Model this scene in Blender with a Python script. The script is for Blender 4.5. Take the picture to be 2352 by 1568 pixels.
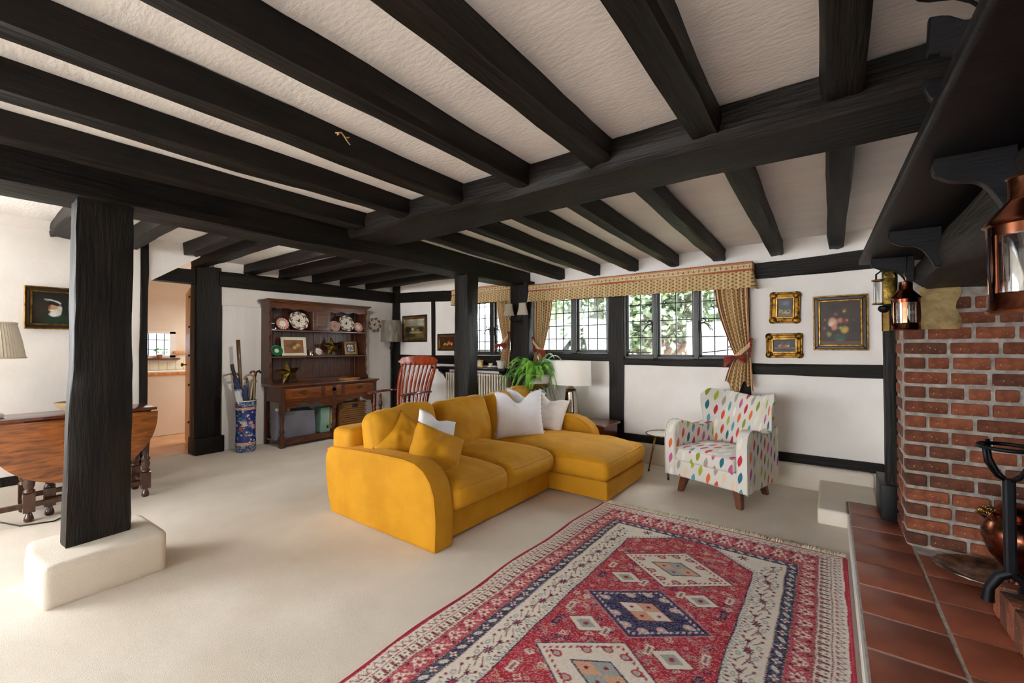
import bpy, bmesh, math, random
import numpy as np
from mathutils import Vector, Matrix, noise

for o in list(bpy.data.objects):
    bpy.data.objects.remove(o)
SC = bpy.context.scene
COL = SC.collection

# ---------------------------------------------------------------- camera
cd = bpy.data.cameras.new('camera')
cd.sensor_width = 36.0
cd.lens = 978.0 / 2352 * 36.0
cd.clip_start = 0.02
cam = bpy.data.objects.new('camera', cd)
COL.objects.link(cam)
_yaw, _pitch, _roll = math.radians(36.72), math.radians(0.80), math.radians(-0.2)
_f = Vector((-math.sin(_yaw) * math.cos(_pitch), math.cos(_yaw) * math.cos(_pitch), math.sin(_pitch)))
_r = Vector((math.cos(_yaw), math.sin(_yaw), 0))
_u = _r.cross(_f)
_r2 = math.cos(_roll) * _r + math.sin(_roll) * _u
_u2 = _r2.cross(_f)
cam.matrix_world = Matrix(((_r2.x, _u2.x, -_f.x, 0), (_r2.y, _u2.y, -_f.y, 0), (_r2.z, _u2.z, -_f.z, 1.2), (0, 0, 0, 1)))
SC.camera = cam

# ---------------------------------------------------------------- world, daylight, exposure
w = bpy.data.worlds.new('sky')
SC.world = w
w.use_nodes = True
bg = w.node_tree.nodes['Background']
bg.inputs[0].default_value = (0.9, 0.955, 1.0, 1)
bg.inputs[1].default_value = 13.0


def daylight(name, loc, rot, sx, sy, power, col=(0.94, 0.97, 1.0)):
    l = bpy.data.lights.new(name, 'AREA')
    l.shape = 'RECTANGLE'
    l.size, l.size_y = sx, sy
    l.energy = power
    l.color = col
    o = bpy.data.objects.new(name, l)
    COL.objects.link(o)
    o.location = loc
    o.rotation_euler = rot
    return o


R90 = math.pi / 2
daylight('daylight_south_window', (-2.4, -5.9, 1.35), (R90, 0, 0), 2.8, 1.3, 30)
daylight('daylight_west_window', (-4.96, -1.9, 1.45), (R90, 0, -R90), 2.0, 1.0, 38)
daylight('kitchen_overhead_light', (-6.9, 3.0, 1.9), (0, 0, 0), 0.9, 1.0, 16, (1, 0.97, 0.92))  # unseen downward area lamp under the kitchen ceiling, away from the window
SC.view_settings.view_transform = 'Standard'
SC.view_settings.look = 'None'
SC.view_settings.gamma = 1
SC.view_settings.use_curve_mapping = False
SC.view_settings.exposure = 0.78
SC.cycles.max_bounces = 10
SC.cycles.diffuse_bounces = 8
SC.cycles.transparent_max_bounces = 16

# ---------------------------------------------------------------- helpers
rnd = random.Random(7)


def C(h, k=1.0):
    h = h.lstrip('#')
    v = [int(h[i:i + 2], 16) / 255 for i in (0, 2, 4)]
    v = [x / 12.92 if x <= 0.04045 else ((x + 0.055) / 1.055) ** 2.4 for x in v]
    return (v[0] * k, v[1] * k, v[2] * k, 1)


class MB:
    def __init__(self):
        self.v, self.f, self.uv, self.c = [], [], None, None

    def add(self, v, f):
        n = len(self.v)
        self.v.extend([tuple(p) for p in v])
        self.f.extend([tuple(i + n for i in q) for q in f])
        return self

    def box(self, x0, x1, y0, y1, z0, z1):
        return self.add([(x0, y0, z0), (x1, y0, z0), (x1, y1, z0), (x0, y1, z0), (x0, y0, z1), (x1, y0, z1), (x1, y1, z1), (x0, y1, z1)],
                        [(0, 3, 2, 1), (4, 5, 6, 7), (0, 1, 5, 4), (1, 2, 6, 5), (2, 3, 7, 6), (3, 0, 4, 7)])

    def obox(self, c, s, R=None):
        m = MB().box(-s[0] / 2, s[0] / 2, -s[1] / 2, s[1] / 2, -s[2] / 2, s[2] / 2)
        c = Vector(c)
        return self.add([c + (R @ Vector(p) if R else Vector(p)) for p in m.v], m.f)

    def bar(self, a, b, w, h):
        a, b = Vector(a), Vector(b)
        d = (b - a)
        L = d.length
        R = d.to_track_quat('X', 'Z').to_matrix()
        return self.obox((a + b) / 2, (L, w, h), R)

    def prism(self, poly, axis, a0, a1):
        n = len(poly)

        def P(p, a):
            return {'x': (a, p[0], p[1]), 'y': (p[0], a, p[1]), 'z': (p[0], p[1], a)}[axis]
        v = [P(p, a0) for p in poly] + [P(p, a1) for p in poly]
        f = [tuple(range(n)), tuple(range(2 * n - 1, n - 1, -1))]
        f += [(i, i + n, (i + 1) % n + n, (i + 1) % n) for i in range(n)]
        return self.add(v, f)

    def lathe(self, prof, n=24, c=(0, 0, 0), cap=True, sx=1, sy=1, R=None):
        v = []
        for r, z in prof:
            for k in range(n):
                a = 2 * math.pi * k / n
                p = Vector((r * math.cos(a) * sx, r * math.sin(a) * sy, z))
                if R:
                    p = R @ p
                v.append(p + Vector(c))
        f = []
        for i in range(len(prof) - 1):
            for k in range(n):
                f.append((i * n + k, i * n + (k + 1) % n, (i + 1) * n + (k + 1) % n, (i + 1) * n + k))
        if cap:
            f.append(tuple(range(n - 1, -1, -1)))
            m = (len(prof) - 1) * n
            f.append(tuple(range(m, m + n)))
        return self.add(v, f)

    def tube(self, pts, r, n=8, cap=True, sq=1.0):
        pts = [Vector(p) for p in pts]
        rr = r if isinstance(r, (list, tuple)) else [r] * len(pts)
        v, f = [], []
        t = (pts[1] - pts[0]).normalized()
        up = Vector((0, 0, 1)) if abs(t.z) < 0.9 else Vector((1, 0, 0))
        a = t.cross(up).normalized()
        for i, p in enumerate(pts):
            if i == 0:
                t = pts[1] - pts[0]
            elif i == len(pts) - 1:
                t = pts[-1] - pts[-2]
            else:
                t = pts[i + 1] - pts[i - 1]
            t.normalize()
            a = (a - t * a.dot(t)).normalized()
            b = t.cross(a)
            for k in range(n):
                q = 2 * math.pi * (k + 0.5) / n
                v.append(p + rr[i] * (math.cos(q) * a + sq * math.sin(q) * b))
        for i in range(len(pts) - 1):
            for k in range(n):
                f.append((i * n + k, i * n + (k + 1) % n, (i + 1) * n + (k + 1) % n, (i + 1) * n + k))
        if cap:
            f.append(tuple(range(n - 1, -1, -1)))
            m = (len(pts) - 1) * n
            f.append(tuple(range(m, m + n)))
        return self.add(v, f)

    def grid(self, P, cu=False, cv=False, flip=False):
        """P: nested [i][j] points."""
        m, n = len(P), len(P[0])
        v = [p for row in P for p in row]
        f = []
        for i in range(m if cu else m - 1):
            for j in range(n if cv else n - 1):
                q = (i * n + j, ((i + 1) % m) * n + j, ((i + 1) % m) * n + (j + 1) % n, i * n + (j + 1) % n)
                f.append(q[::-1] if flip else q)
        return self.add(v, f)

    def build(self, name, mat, parent=None, bevel=None, seg=1, smooth=None, loc=None, rot=None, sub=0, uv=None, merge=False, recalc=False):
        me = bpy.data.meshes.new(name)
        me.from_pydata([tuple(p) for p in self.v], [], self.f)
        if bevel or merge or recalc:
            bm = bmesh.new()
            bm.from_mesh(me)
            if merge:
                bmesh.ops.remove_doubles(bm, verts=bm.verts, dist=merge if merge is not True else 1e-5)
            if recalc:
                bmesh.ops.recalc_face_normals(bm, faces=bm.faces)
            if bevel:
                es = [e for e in bm.edges if len(e.link_faces) == 2 and e.calc_face_angle(0) > 0.5]
                bmesh.ops.bevel(bm, geom=es, offset=bevel, segments=seg, profile=0.6, affect='EDGES', clamp_overlap=True)
            bm.to_mesh(me)
            bm.free()
        if uv == 'box':
            lay = me.uv_layers.new(name='UVMap')
            for p in me.polygons:
                n = p.normal
                a = [abs(n.x), abs(n.y), abs(n.z)]
                k = a.index(max(a))
                for li in p.loop_indices:
                    co = me.vertices[me.loops[li].vertex_index].co
                    lay.data[li].uv = [(co.y, co.z), (co.x, co.z), (co.x, co.y)][k]
        elif uv is not None:
            lay = me.uv_layers.new(name='UVMap')
            for l in me.loops:
                lay.data[l.index].uv = uv[l.vertex_index]
        if self.c is not None:
            ca = me.color_attributes.new('Col', 'FLOAT_COLOR', 'POINT')
            arr = np.ones((len(me.vertices), 4), dtype=np.float32)
            arr[:, :3] = np.asarray(self.c, dtype=np.float32).reshape(-1, 3)
            ca.data.foreach_set('color', arr.ravel())
        if smooth is not None:
            me.polygons.foreach_set('use_smooth', [True] * len(me.polygons))
            if smooth < 180:
                me.set_sharp_from_angle(angle=math.radians(smooth))
        me.materials.append(mat)
        o = bpy.data.objects.new(name, me)
        COL.objects.link(o)
        if parent:
            o.parent = parent
        if loc is not None:
            o.location = loc
        if rot is not None:
            o.rotation_euler = rot
        if sub:
            md = o.modifiers.new('sub', 'SUBSURF')
            md.levels = md.render_levels = sub
        return o


def thing(name, label, cat, loc=(0, 0, 0), rz=0, group=None, rot=None):
    o = bpy.data.objects.new(name, None)
    COL.objects.link(o)
    o.empty_display_size = 0.05
    o.location = loc
    o.rotation_euler = rot if rot else (0, 0, rz)
    return tag(o, label, cat, group)


def tag(o, label, cat, group=None):
    o['label'] = label
    o['category'] = cat
    if group:
        o['group'] = group
    return o


def struct(o, label=None):
    o['kind'] = 'structure'
    if label:
        o['label'] = label
    return o


def share(o, name, parent=None, loc=None, rot=None, scale=None):
    c = o.copy()
    c.name = name
    COL.objects.link(c)
    c.parent = parent
    if loc is not None:
        c.location = loc
    if rot is not None:
        c.rotation_euler = rot
    if scale is not None:
        c.scale = scale
    return c


def copy_thing(o, loc, rz, label, scale=None):
    r = o.copy()
    COL.objects.link(r)
    r.location = loc
    r.rotation_euler = (0, 0, rz)
    r['label'] = label
    if scale:
        r.scale = scale
    for ch in list(o.children):
        c = ch.copy()
        COL.objects.link(c)
        c.parent = r
        for g in ch.children:
            d = g.copy()
            COL.objects.link(d)
            d.parent = c
    return r


# ---------------------------------------------------------------- materials
def mk(name, base, base2=None, nscale=8, stretch=(1, 1, 1), rough=0.6, metal=0.0, bump=0.0, bscale=None, sheen=0.0, coat=0.0,
       detail=4, ramp=(0.35, 0.65), spec=0.5, bdist=0.01, rvar=None, distort=0.0):
    m = bpy.data.materials.new(name)
    m.use_nodes = True
    nt = m.node_tree
    b = nt.nodes['Principled BSDF']
    b.inputs['Base Color'].default_value = base
    b.inputs['Roughness'].default_value = rough
    b.inputs['Metallic'].default_value = metal
    b.inputs['Specular IOR Level'].default_value = spec
    b.inputs['Sheen Weight'].default_value = sheen
    if sheen:
        b.inputs['Sheen Roughness'].default_value = 0.35
        b.inputs['Sheen Tint'].default_value = (min(1, base[0] * 1.3 + 0.1), min(1, base[1] * 1.3 + 0.1), min(1, base[2] * 1.3 + 0.1), 1)
    b.inputs['Coat Weight'].default_value = coat
    b.inputs['Coat Roughness'].default_value = 0.15
    if base2 or bump:
        tc = nt.nodes.new('ShaderNodeTexCoord')
        mp = nt.nodes.new('ShaderNodeMapping')
        mp.inputs['Scale'].default_value = stretch
        nt.links.new(tc.outputs['Object'], mp.inputs['Vector'])
    if base2:
        n = nt.nodes.new('ShaderNodeTexNoise')
        n.inputs['Scale'].default_value = nscale
        n.inputs['Detail'].default_value = detail
        n.inputs['Distortion'].default_value = distort
        nt.links.new(mp.outputs[0], n.inputs['Vector'])
        r = nt.nodes.new('ShaderNodeValToRGB')
        r.color_ramp.elements[0].position, r.color_ramp.elements[1].position = ramp
        r.color_ramp.elements[0].color = base
        r.color_ramp.elements[1].color = base2
        nt.links.new(n.outputs['Fac'], r.inputs[0])
        nt.links.new(r.outputs[0], b.inputs['Base Color'])
        if rvar:
            mr = nt.nodes.new('ShaderNodeMapRange')
            mr.inputs['To Min'].default_value, mr.inputs['To Max'].default_value = rvar
            nt.links.new(n.outputs['Fac'], mr.inputs['Value'])
            nt.links.new(mr.outputs[0], b.inputs['Roughness'])
    if bump:
        n2 = nt.nodes.new('ShaderNodeTexNoise')
        n2.inputs['Scale'].default_value = bscale or nscale
        n2.inputs['Detail'].default_value = 5
        nt.links.new(mp.outputs[0], n2.inputs['Vector'])
        bu = nt.nodes.new('ShaderNodeBump')
        bu.inputs['Strength'].default_value = bump
        bu.inputs['Distance'].default_value = bdist
        nt.links.new(n2.outputs['Fac'], bu.inputs['Height'])
        nt.links.new(bu.outputs[0], b.inputs['Normal'])
    return m


def vmat(name, rough=0.6, metal=0.0, coat=0.0, sheen=0.0, bump=0.0, bscale=200, bdist=0.003, spec=0.5):
    m = mk(name, (0.5, 0.5, 0.5, 1), None, rough=rough, metal=metal, coat=coat, sheen=0, bump=bump, bscale=bscale, bdist=bdist, spec=spec)
    nt = m.node_tree
    b = nt.nodes['Principled BSDF']
    a = nt.nodes.new('ShaderNodeAttribute')
    a.attribute_name = 'Col'
    nt.links.new(a.outputs['Color'], b.inputs['Base Color'])
    if sheen:
        b.inputs['Sheen Weight'].default_value = sheen
    return m


def wood(name, c1, c2, rough=0.35, coat=0.3, scale=6, stretch=(1, 12, 12), bump=0.15):
    return mk(name, c1, c2, nscale=scale, stretch=stretch, rough=rough, coat=coat, bump=bump, bscale=scale * 3, detail=8, ramp=(0.3, 0.7), bdist=0.002, distort=0.6)


MT = {}
MT['plaster'] = mk('white_plaster', C('#e9e4df'), C('#f1ede9'), nscale=3, rough=0.85, bump=0.3, bscale=30, bdist=0.005, spec=0.2)
MT['ceil'] = mk('ceiling_plaster', C('#ebe6e2'), C('#f2eeea'), nscale=3, stretch=(1, 2.4, 1), rough=0.85, bump=0.4, bscale=26, bdist=0.010, spec=0.2)
MT['panel'] = mk('white_painted_panel', C('#e6e3e0'), C('#eeebe8'), nscale=2, stretch=(6, 6, 0.6), rough=0.7, bump=0.2, bscale=20, bdist=0.004, spec=0.3)
MT['carpet'] = mk('cream_carpet', C('#d8cebf'), C('#e3dacd'), nscale=2.2, rough=0.95, bump=0.6, bscale=420, bdist=0.004, spec=0.1, sheen=0.15)
MT['timber'] = mk('black_timber', C('#0d0a08'), C('#201913'), nscale=2.2, stretch=(1, 9, 9), rough=0.5, bump=0.45, bscale=6, bdist=0.014, spec=0.24, detail=7, rvar=(0.4, 0.68))
MT['timber_grey'] = mk('weathered_timber', C('#2b2723'), C('#6a6157'), nscale=4, stretch=(1, 12, 12), rough=0.6, bump=0.9, bscale=8, bdist=0.012, spec=0.4, detail=8)
MT['timber_paint'] = mk('black_painted_board', C('#0b090a'), C('#141114'), nscale=5, stretch=(1, 8, 8), rough=0.42, bump=0.3, bscale=14, bdist=0.003, spec=0.22)
MT['iron'] = mk('black_iron', C('#0e0e10'), C('#1a1b20'), nscale=14, rough=0.5, metal=0.6, bump=0.3, bscale=50, bdist=0.002)
MT['frame_dark'] = mk('dark_window_timber', C('#1a1614'), C('#2a2522'), nscale=5, stretch=(4, 4, 4), rough=0.4, bump=0.2, bscale=30, bdist=0.003)
MT['velvet'] = mk('mustard_velvet', C('#bb8211'), C('#ca9019'), nscale=5, rough=0.72, sheen=0.55, bump=0.28, bscale=11, bdist=0.025, spec=0.25, detail=5)
MT['dresser'] = wood('dark_oak', C('#2e160b'), C('#5c3018'), rough=0.42, coat=0.1, scale=5, stretch=(8, 8, 1))
MT['dresser_h'] = wood('dark_oak_rail', C('#33190c'), C('#6b3716'), rough=0.28, coat=0.3, scale=5, stretch=(8, 1, 8))
MT['drawer'] = wood('oak_drawer_front', C('#53280e'), C('#8a4a18'), rough=0.28, coat=0.35, scale=6, stretch=(8, 1, 8))
MT['oak'] = wood('golden_oak', C('#5d2f10'), C('#a8622a'), rough=0.3, coat=0.35, scale=7, stretch=(6, 1, 6))
MT['oak_dark'] = wood('table_leg_oak', C('#2a140b'), C('#56301c'), rough=0.28, coat=0.35, scale=7, stretch=(6, 6, 1))
MT['mahogany'] = wood('red_mahogany', C('#5e1f0c'), C('#a3401a'), rough=0.22, coat=0.5, scale=6, stretch=(3, 3, 1))
MT['mahog_dark'] = wood('dark_mahogany', C('#35130a'), C('#6e2c14'), rough=0.22, coat=0.5, scale=6, stretch=(3, 3, 1))
MT['leg_wood'] = wood('brown_beech', C('#4a2410'), C('#70391a'), rough=0.35, coat=0.2, scale=6, stretch=(4, 4, 1))
MT['pine'] = wood('orange_pine', C('#b9733a'), C('#dca05e'), rough=0.45, coat=0.1, scale=5, stretch=(6, 6, 1))
MT['brass'] = mk('aged_brass', C('#6e5428'), C('#a5834a'), nscale=14, rough=0.32, metal=1.0, bump=0.1, bscale=40, bdist=0.002)
MT['brass_dark'] = mk('antique_brass', C('#463619'), C('#8f7434'), nscale=30, rough=0.38, metal=1.0, bump=0.5, bscale=70, bdist=0.004)
MT['gold'] = mk('gilt_frame', C('#3e270a'), C('#a3742a'), nscale=26, rough=0.33, metal=0.85, bump=0.8, bscale=60, bdist=0.006)
MT['gold_line'] = mk('gilt_line', C('#6e4e1e'), C('#ab8240'), nscale=30, rough=0.35, metal=0.8, bump=0.2, bscale=60, bdist=0.002)
MT['frame_black'] = mk('dark_frame_wood', C('#1d1509'), C('#3a2c14'), nscale=12, rough=0.35, coat=0.2)
MT['cream_frame'] = mk('cream_frame_paint', C('#d8cfb2'), C('#e6ddc4'), nscale=20, rough=0.5)
MT['copper'] = mk('polished_copper', C('#6a3826'), C('#9c6248'), nscale=9, rough=0.22, metal=1.0, bump=0.06, bscale=20, bdist=0.003)
MT['chrome'] = mk('silver_glass', C('#9a9488'), C('#c8c4ba'), nscale=5, rough=0.08, metal=1.0)
MT['linen_white'] = mk('white_linen', C('#dfdfe4'), C('#e9e8ec'), nscale=6, rough=0.85, bump=0.25, bscale=260, bdist=0.002, spec=0.2)
MT['linen_pink'] = mk('blush_linen', C('#e6dcd6'), C('#ede5e0'), nscale=6, rough=0.85, bump=0.25, bscale=260, bdist=0.002, spec=0.2)
MT['shade_white'] = mk('white_lampshade', C('#eae4dc'), C('#f0ebe4'), nscale=4, rough=0.8, bump=0.1, bscale=200, bdist=0.001)
MT['shade_cream'] = mk('cream_pleated_shade', C('#ded3bd'), C('#e8dfcc'), nscale=4, rough=0.8, bump=0.1, bscale=200, bdist=0.001)
MT['shade_grey'] = mk('taupe_velvet_shade', C('#5d564a'), C('#857c6d'), nscale=9, stretch=(4, 4, 0.8), rough=0.55, sheen=0.3)
MT['shade_tan'] = mk('ribbed_silk_shade', C('#b9ae9b'), C('#cbc1af'), nscale=60, stretch=(4, 4, 0.1), rough=0.7)
MT['radiator'] = mk('cream_radiator_enamel', C('#d3c8b4'), C('#dcd2c0'), nscale=6, rough=0.4, spec=0.5)
MT['radiator_w'] = mk('white_radiator_enamel', C('#d9d9da'), C('#e2e2e2'), nscale=6, rough=0.4, spec=0.5)
MT['white'] = mk('white_gloss', C('#e4e2de'), rough=0.35)
MT['black'] = mk('plain_black', C('#131214'), rough=0.5)
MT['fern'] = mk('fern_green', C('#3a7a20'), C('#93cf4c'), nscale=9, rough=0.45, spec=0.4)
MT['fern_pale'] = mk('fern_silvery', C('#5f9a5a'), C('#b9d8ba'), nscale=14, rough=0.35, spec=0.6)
MT['mortar'] = mk('grey_lime_mortar', C('#8a827a'), C('#b0a89f'), nscale=24, rough=0.95, bump=0.9, bscale=50, bdist=0.01)
MT['grout'] = mk('pale_grout', C('#aaa39a'), C('#c6bfb5'), nscale=40, rough=0.95, bump=0.6, bscale=90, bdist=0.004)
MT['wicker'] = mk('woven_wicker', C('#6b4420'), C('#a8793f'), nscale=30, stretch=(1, 1, 4), rough=0.6, bump=0.5, bscale=60, bdist=0.004)
MT['red_cloth'] = mk('rust_red_cloth', C('#7a2a22'), C('#96382c'), nscale=10, rough=0.8)
MT['vcol_matte'] = vmat('painted_matte', rough=0.75)
MT['vcol_cloth'] = vmat('printed_cloth', rough=0.85, bump=0.2, bscale=300, bdist=0.002, spec=0.2)
MT['vcol_rug'] = vmat('woven_rug', rough=0.95, bump=0.7, bscale=260, bdist=0.004, spec=0.1)
MT['vcol_gloss'] = vmat('glazed_print', rough=0.15, coat=0.6)
MT['vcol_oil'] = vmat('oil_paint', rough=0.45, bump=0.3, bscale=120, bdist=0.002)


def glass_mat(name, tint=(1, 1, 1, 1), gloss=0.06):
    m = bpy.data.materials.new(name)
    m.use_nodes = True
    nt = m.node_tree
    nt.nodes.clear()
    out = nt.nodes.new('ShaderNodeOutputMaterial')
    mx = nt.nodes.new('ShaderNodeMixShader')
    tr = nt.nodes.new('ShaderNodeBsdfTransparent')
    tr.inputs[0].default_value = tint
    gl = nt.nodes.new('ShaderNodeBsdfGlossy')
    gl.inputs['Roughness'].default_value = 0.03
    mx.inputs[0].default_value = gloss
    nt.links.new(tr.outputs[0], mx.inputs[1])
    nt.links.new(gl.outputs[0], mx.inputs[2])
    nt.links.new(mx.outputs[0], out.inputs[0])
    return m


MT['pane'] = glass_mat('old_window_glass', (0.97, 0.98, 0.97, 1), 0.05)
MT['lantern_glass'] = glass_mat('lantern_glass', (0.8, 0.84, 0.84, 1), 0.3)

# random tint per object for bricks and tiles (colour belongs to each fired piece)


def fired(name, stops, rough, bump, bscale, speck, nscale=18):
    m = mk(name, stops[0], stops[1], nscale=nscale, rough=rough, bump=bump, bscale=bscale, bdist=0.006, detail=6)
    nt = m.node_tree
    b = nt.nodes['Principled BSDF']
    link = b.inputs['Base Color'].links[0]
    src = link.from_socket
    oi = nt.nodes.new('ShaderNodeObjectInfo')
    cr = nt.nodes.new('ShaderNodeValToRGB')
    e = cr.color_ramp.elements
    e[0].color, e[1].color = stops[2], stops[3]
    for k, s in enumerate(stops[4:]):
        q = e.new(0.3 + 0.4 * k / max(1, len(stops) - 5))
        q.color = s
    nt.links.new(oi.outputs['Random'], cr.inputs[0])
    mx = nt.nodes.new('ShaderNodeMixRGB')
    mx.blend_type = 'MULTIPLY'
    mx.inputs[0].default_value = 1.0
    nt.links.new(src, mx.inputs[1])
    nt.links.new(cr.outputs[0], mx.inputs[2])
    tc = nt.nodes.new('ShaderNodeTexCoord')
    n = nt.nodes.new('ShaderNodeTexNoise')
    n.inputs['Scale'].default_value = 55
    n.inputs['Detail'].default_value = 3
    nt.links.new(tc.outputs['Object'], n.inputs['Vector'])
    r = nt.nodes.new('ShaderNodeValToRGB')
    r.color_ramp.elements[0].position, r.color_ramp.elements[1].position = 0.67, 0.76
    nt.links.new(n.outputs['Fac'], r.inputs[0])
    m2 = nt.nodes.new('ShaderNodeMixRGB')
    m2.inputs[2].default_value = speck
    nt.links.new(r.outputs[0], m2.inputs[0])
    nt.links.new(mx.outputs[0], m2.inputs[1])
    nt.links.new(m2.outputs[0], b.inputs['Base Color'])
    return m


MT['brick'] = fired('old_red_brick', [C('#6e3d2a'), C('#93573b'), (1.05, 0.92, 0.8, 1), (0.42, 0.38, 0.36, 1), (1.1, 1.0, 0.9, 1), (0.62, 0.55, 0.48, 1), (0.9, 0.72, 0.6, 1), (0.6, 0.62, 0.6, 1)], 0.85, 0.9, 60, C('#c9a184'))
MT['tile'] = fired('quarry_tile', [C('#8a4a35'), C('#a8644a'), (1.05, 0.98, 0.95, 1), (0.7, 0.66, 0.64, 1), (0.95, 0.85, 0.8, 1)], 0.38, 0.25, 14, C('#7d3f2a'), nscale=5)
MT['slate'] = mk('grey_slate', C('#8a8d92'), C('#a9acb0'), nscale=20, rough=0.8)


def tim(name, a, b, w, h, seed=0, mat='timber', parent=None, amp=0.012, step=0.14, ch=0.010, h2=None, w2=None, hang=True):
    """Old hewn timber between two end-section centres; local X runs along the length."""
    a, b = Vector(a), Vector(b)
    d = b - a
    L = d.length
    q = d.to_track_quat('X', 'Z')
    n = max(3, int(L / step))
    P = []
    for i in range(n + 1):
        t = i / n
        ww = w + ((w2 or w) - w) * t
        hh = h + ((h2 or h) - h) * t
        row = []
        y, z = ww / 2, hh / 2
        sec = [(-y, -z + ch), (-y + ch, -z), (-y / 3, -z), (y / 3, -z), (y - ch, -z), (y, -z + ch), (y, 0), (y, z - ch), (y - ch, z), (0, z), (-y + ch, z), (-y, z - ch), (-y, 0)]
        for k, (sy, sz) in enumerate(sec):
            s = seed * 17.3
            dy = noise.noise(Vector((t * L * 1.1 + s, k * 0.8, 3.1))) * amp + noise.noise(Vector((t * L * 5 + s, k * 1.9, 1.7))) * amp * 0.35
            dz = noise.noise(Vector((t * L * 1.1 + s, k * 0.8, 9.4))) * amp + noise.noise(Vector((t * L * 5 + s, k * 1.9, 5.2))) * amp * 0.35
            row.append((t * L, sy + dy, sz + dz))
        P.append(row)
    m = MB().grid(P, cv=True, flip=True)
    k = len(P[0])
    m.f.append(tuple(range(k)))
    m.f.append(tuple(range(n * k + k - 1, n * k - 1, -1)))
    o = m.build(name, MT[mat], parent, smooth=38, recalc=True)
    o.rotation_mode = 'XYZ'
    o.rotation_euler = q.to_euler()
    o.location = a
    return o

MT['gold_cup'] = mk('gilt_porcelain', C('#c9b78a'), C('#e2d8c0'), nscale=40, rough=0.25)
MT['pale_wood'] = wood('pale_turned_wood', C('#c2a67c'), C('#dcc49c'), rough=0.5, scale=5, stretch=(2, 2, 6))
MT['pine_floor'] = mk('terracotta_floor_tile', C('#c08a58'), C('#d6a878'), nscale=4, rough=0.35, coat=0.3)
MT['kit_wall'] = mk('beige_kitchen_paint', C('#dccfbe'), C('#e4d9ca'), nscale=2, rough=0.8)
MT['straw'] = mk('dry_straw', C('#c09a5a'), C('#dcbc80'), nscale=20, rough=0.7)
MT['glass_top'] = mk('cream_glass_top', C('#cfc9ba'), C('#dad5c8'), nscale=6, rough=0.12, coat=0.4)
MT['slate_dark'] = mk('blue_grey_slate', C('#3a3f48'), C('#545a66'), nscale=12, rough=0.7)
# ---------------------------------------------------------------- the room shell
YW = 4.45          # window wall
XF = -5.72         # dresser wall
XT = -5.05         # wall behind the gateleg table
floor = struct(MB().box(-6.0, 1.7, -6.1, 4.7, -0.12, 0).build('floor', MT['carpet']), 'cream wall-to-wall carpet')
m = MB().box(-3.2, 1.7, -6.1, 2.1, 2.22, 2.34)
m.add([(-3.2, 2.1, 2.205), (1.7, 2.1, 2.205), (1.7, 4.6, 2.135), (-3.2, 4.6, 2.135), (-3.2, 2.1, 2.35), (1.7, 2.1, 2.35), (1.7, 4.6, 2.35), (-3.2, 4.6, 2.35)],
      [(0, 3, 2, 1), (4, 5, 6, 7), (0, 1, 5, 4), (1, 2, 6, 5), (2, 3, 7, 6), (3, 0, 4, 7)])
m.box(-5.95, -3.2, -6.1, 4.6, 2.225, 2.34)
m.box(-8.2, -5.95, 0.9, 4.6, 2.3, 2.4)
struct(m.build('ceiling', MT['ceil']), 'rough white plaster ceiling between black joists')


def wall_y(y0, y1, x0, x1, z0, z1, holes):
    """wall slab with rectangular openings [(xa, xb, za, zb)] sorted by x"""
    m = MB()
    x = x0
    for xa, xb, za, zb in holes:
        m.box(x, xa, y0, y1, z0, z1)
        m.box(xa, xb, y0, y1, z0, za)
        m.box(xa, xb, y0, y1, zb, z1)
        x = xb
    m.box(x, x1, y0, y1, z0, z1)
    return m


W1 = (-4.17, -3.26, 1.105, 1.86)
W2 = (-2.93, -1.97, 1.13, 1.86)
W3 = (-1.80, -0.62, 1.08, 1.86)
wb = struct(wall_y(YW, YW + 0.16, -5.9, 1.7, 0, 2.35, [W1, W2, W3]).build('wall_back', MT['plaster']), 'white plaster window wall with black timber framing')
wl = MB()
for y0, y1, z0, z1 in ((-6.1, -2.95, 0, 2.35), (-2.95, -0.85, 0, 0.93), (-2.95, -0.85, 1.97, 2.35), (-0.85, 1.09, 0, 2.35)):
    wl.box(XT - 0.16, XT, y0, y1, z0, z1)
wl.prism([(1.13, 1.81), (1.13, 2.24), (1.56, 2.24), (1.545, 2.115)], 'x', XT - 0.16, XT)
wl.box(-6.05, XT - 0.02, 0.95, 1.09, 0, 2.35)
wl.box(XT, XT + 0.05, -6.1, 1.0, 2.15, 2.26)
wl = struct(wl.build('wall_left', MT['plaster']), 'white plaster wall behind the gateleg table')
wf = MB().box(XF - 0.2, XF - 0.035, 1.90, 4.6, 0, 2.35)
wf = struct(wf.build('wall_far', MT['plaster']), 'white plaster wall behind the oak dresser')
pm = MB().box(XF - 0.04, XF, 1.975, 4.40, 0, 1.71)
pm.build('panel', MT['panel'], wf, bevel=0.006)
# wall behind the camera, with the windows that light the room
m = wall_y(-6.1, -5.95, -5.2, 1.7, 0, 2.35, [(-3.85, -0.95, 0.68, 2.02)])
struct(m.build('wall_front', MT['plaster']), 'white plaster wall behind the viewer')
wr = MB().box(0.62, 0.8, -6.1, 0.95, 0, 2.35)
wr.box(0.56, 0.8, 0.9, 4.5, 1.86, 2.35)
wr.box(1.5, 1.7, 0.9, 3.6, 0, 2.35)
wr.box(0.62, 1.6, 0.75, 0.9, 0, 2.35)
wr.box(0.345, 1.7, 3.56, 4.5, 0, 2.35)
wr = struct(wr.build('wall_right', MT['plaster']), 'white plaster chimney wall on the right')

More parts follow.
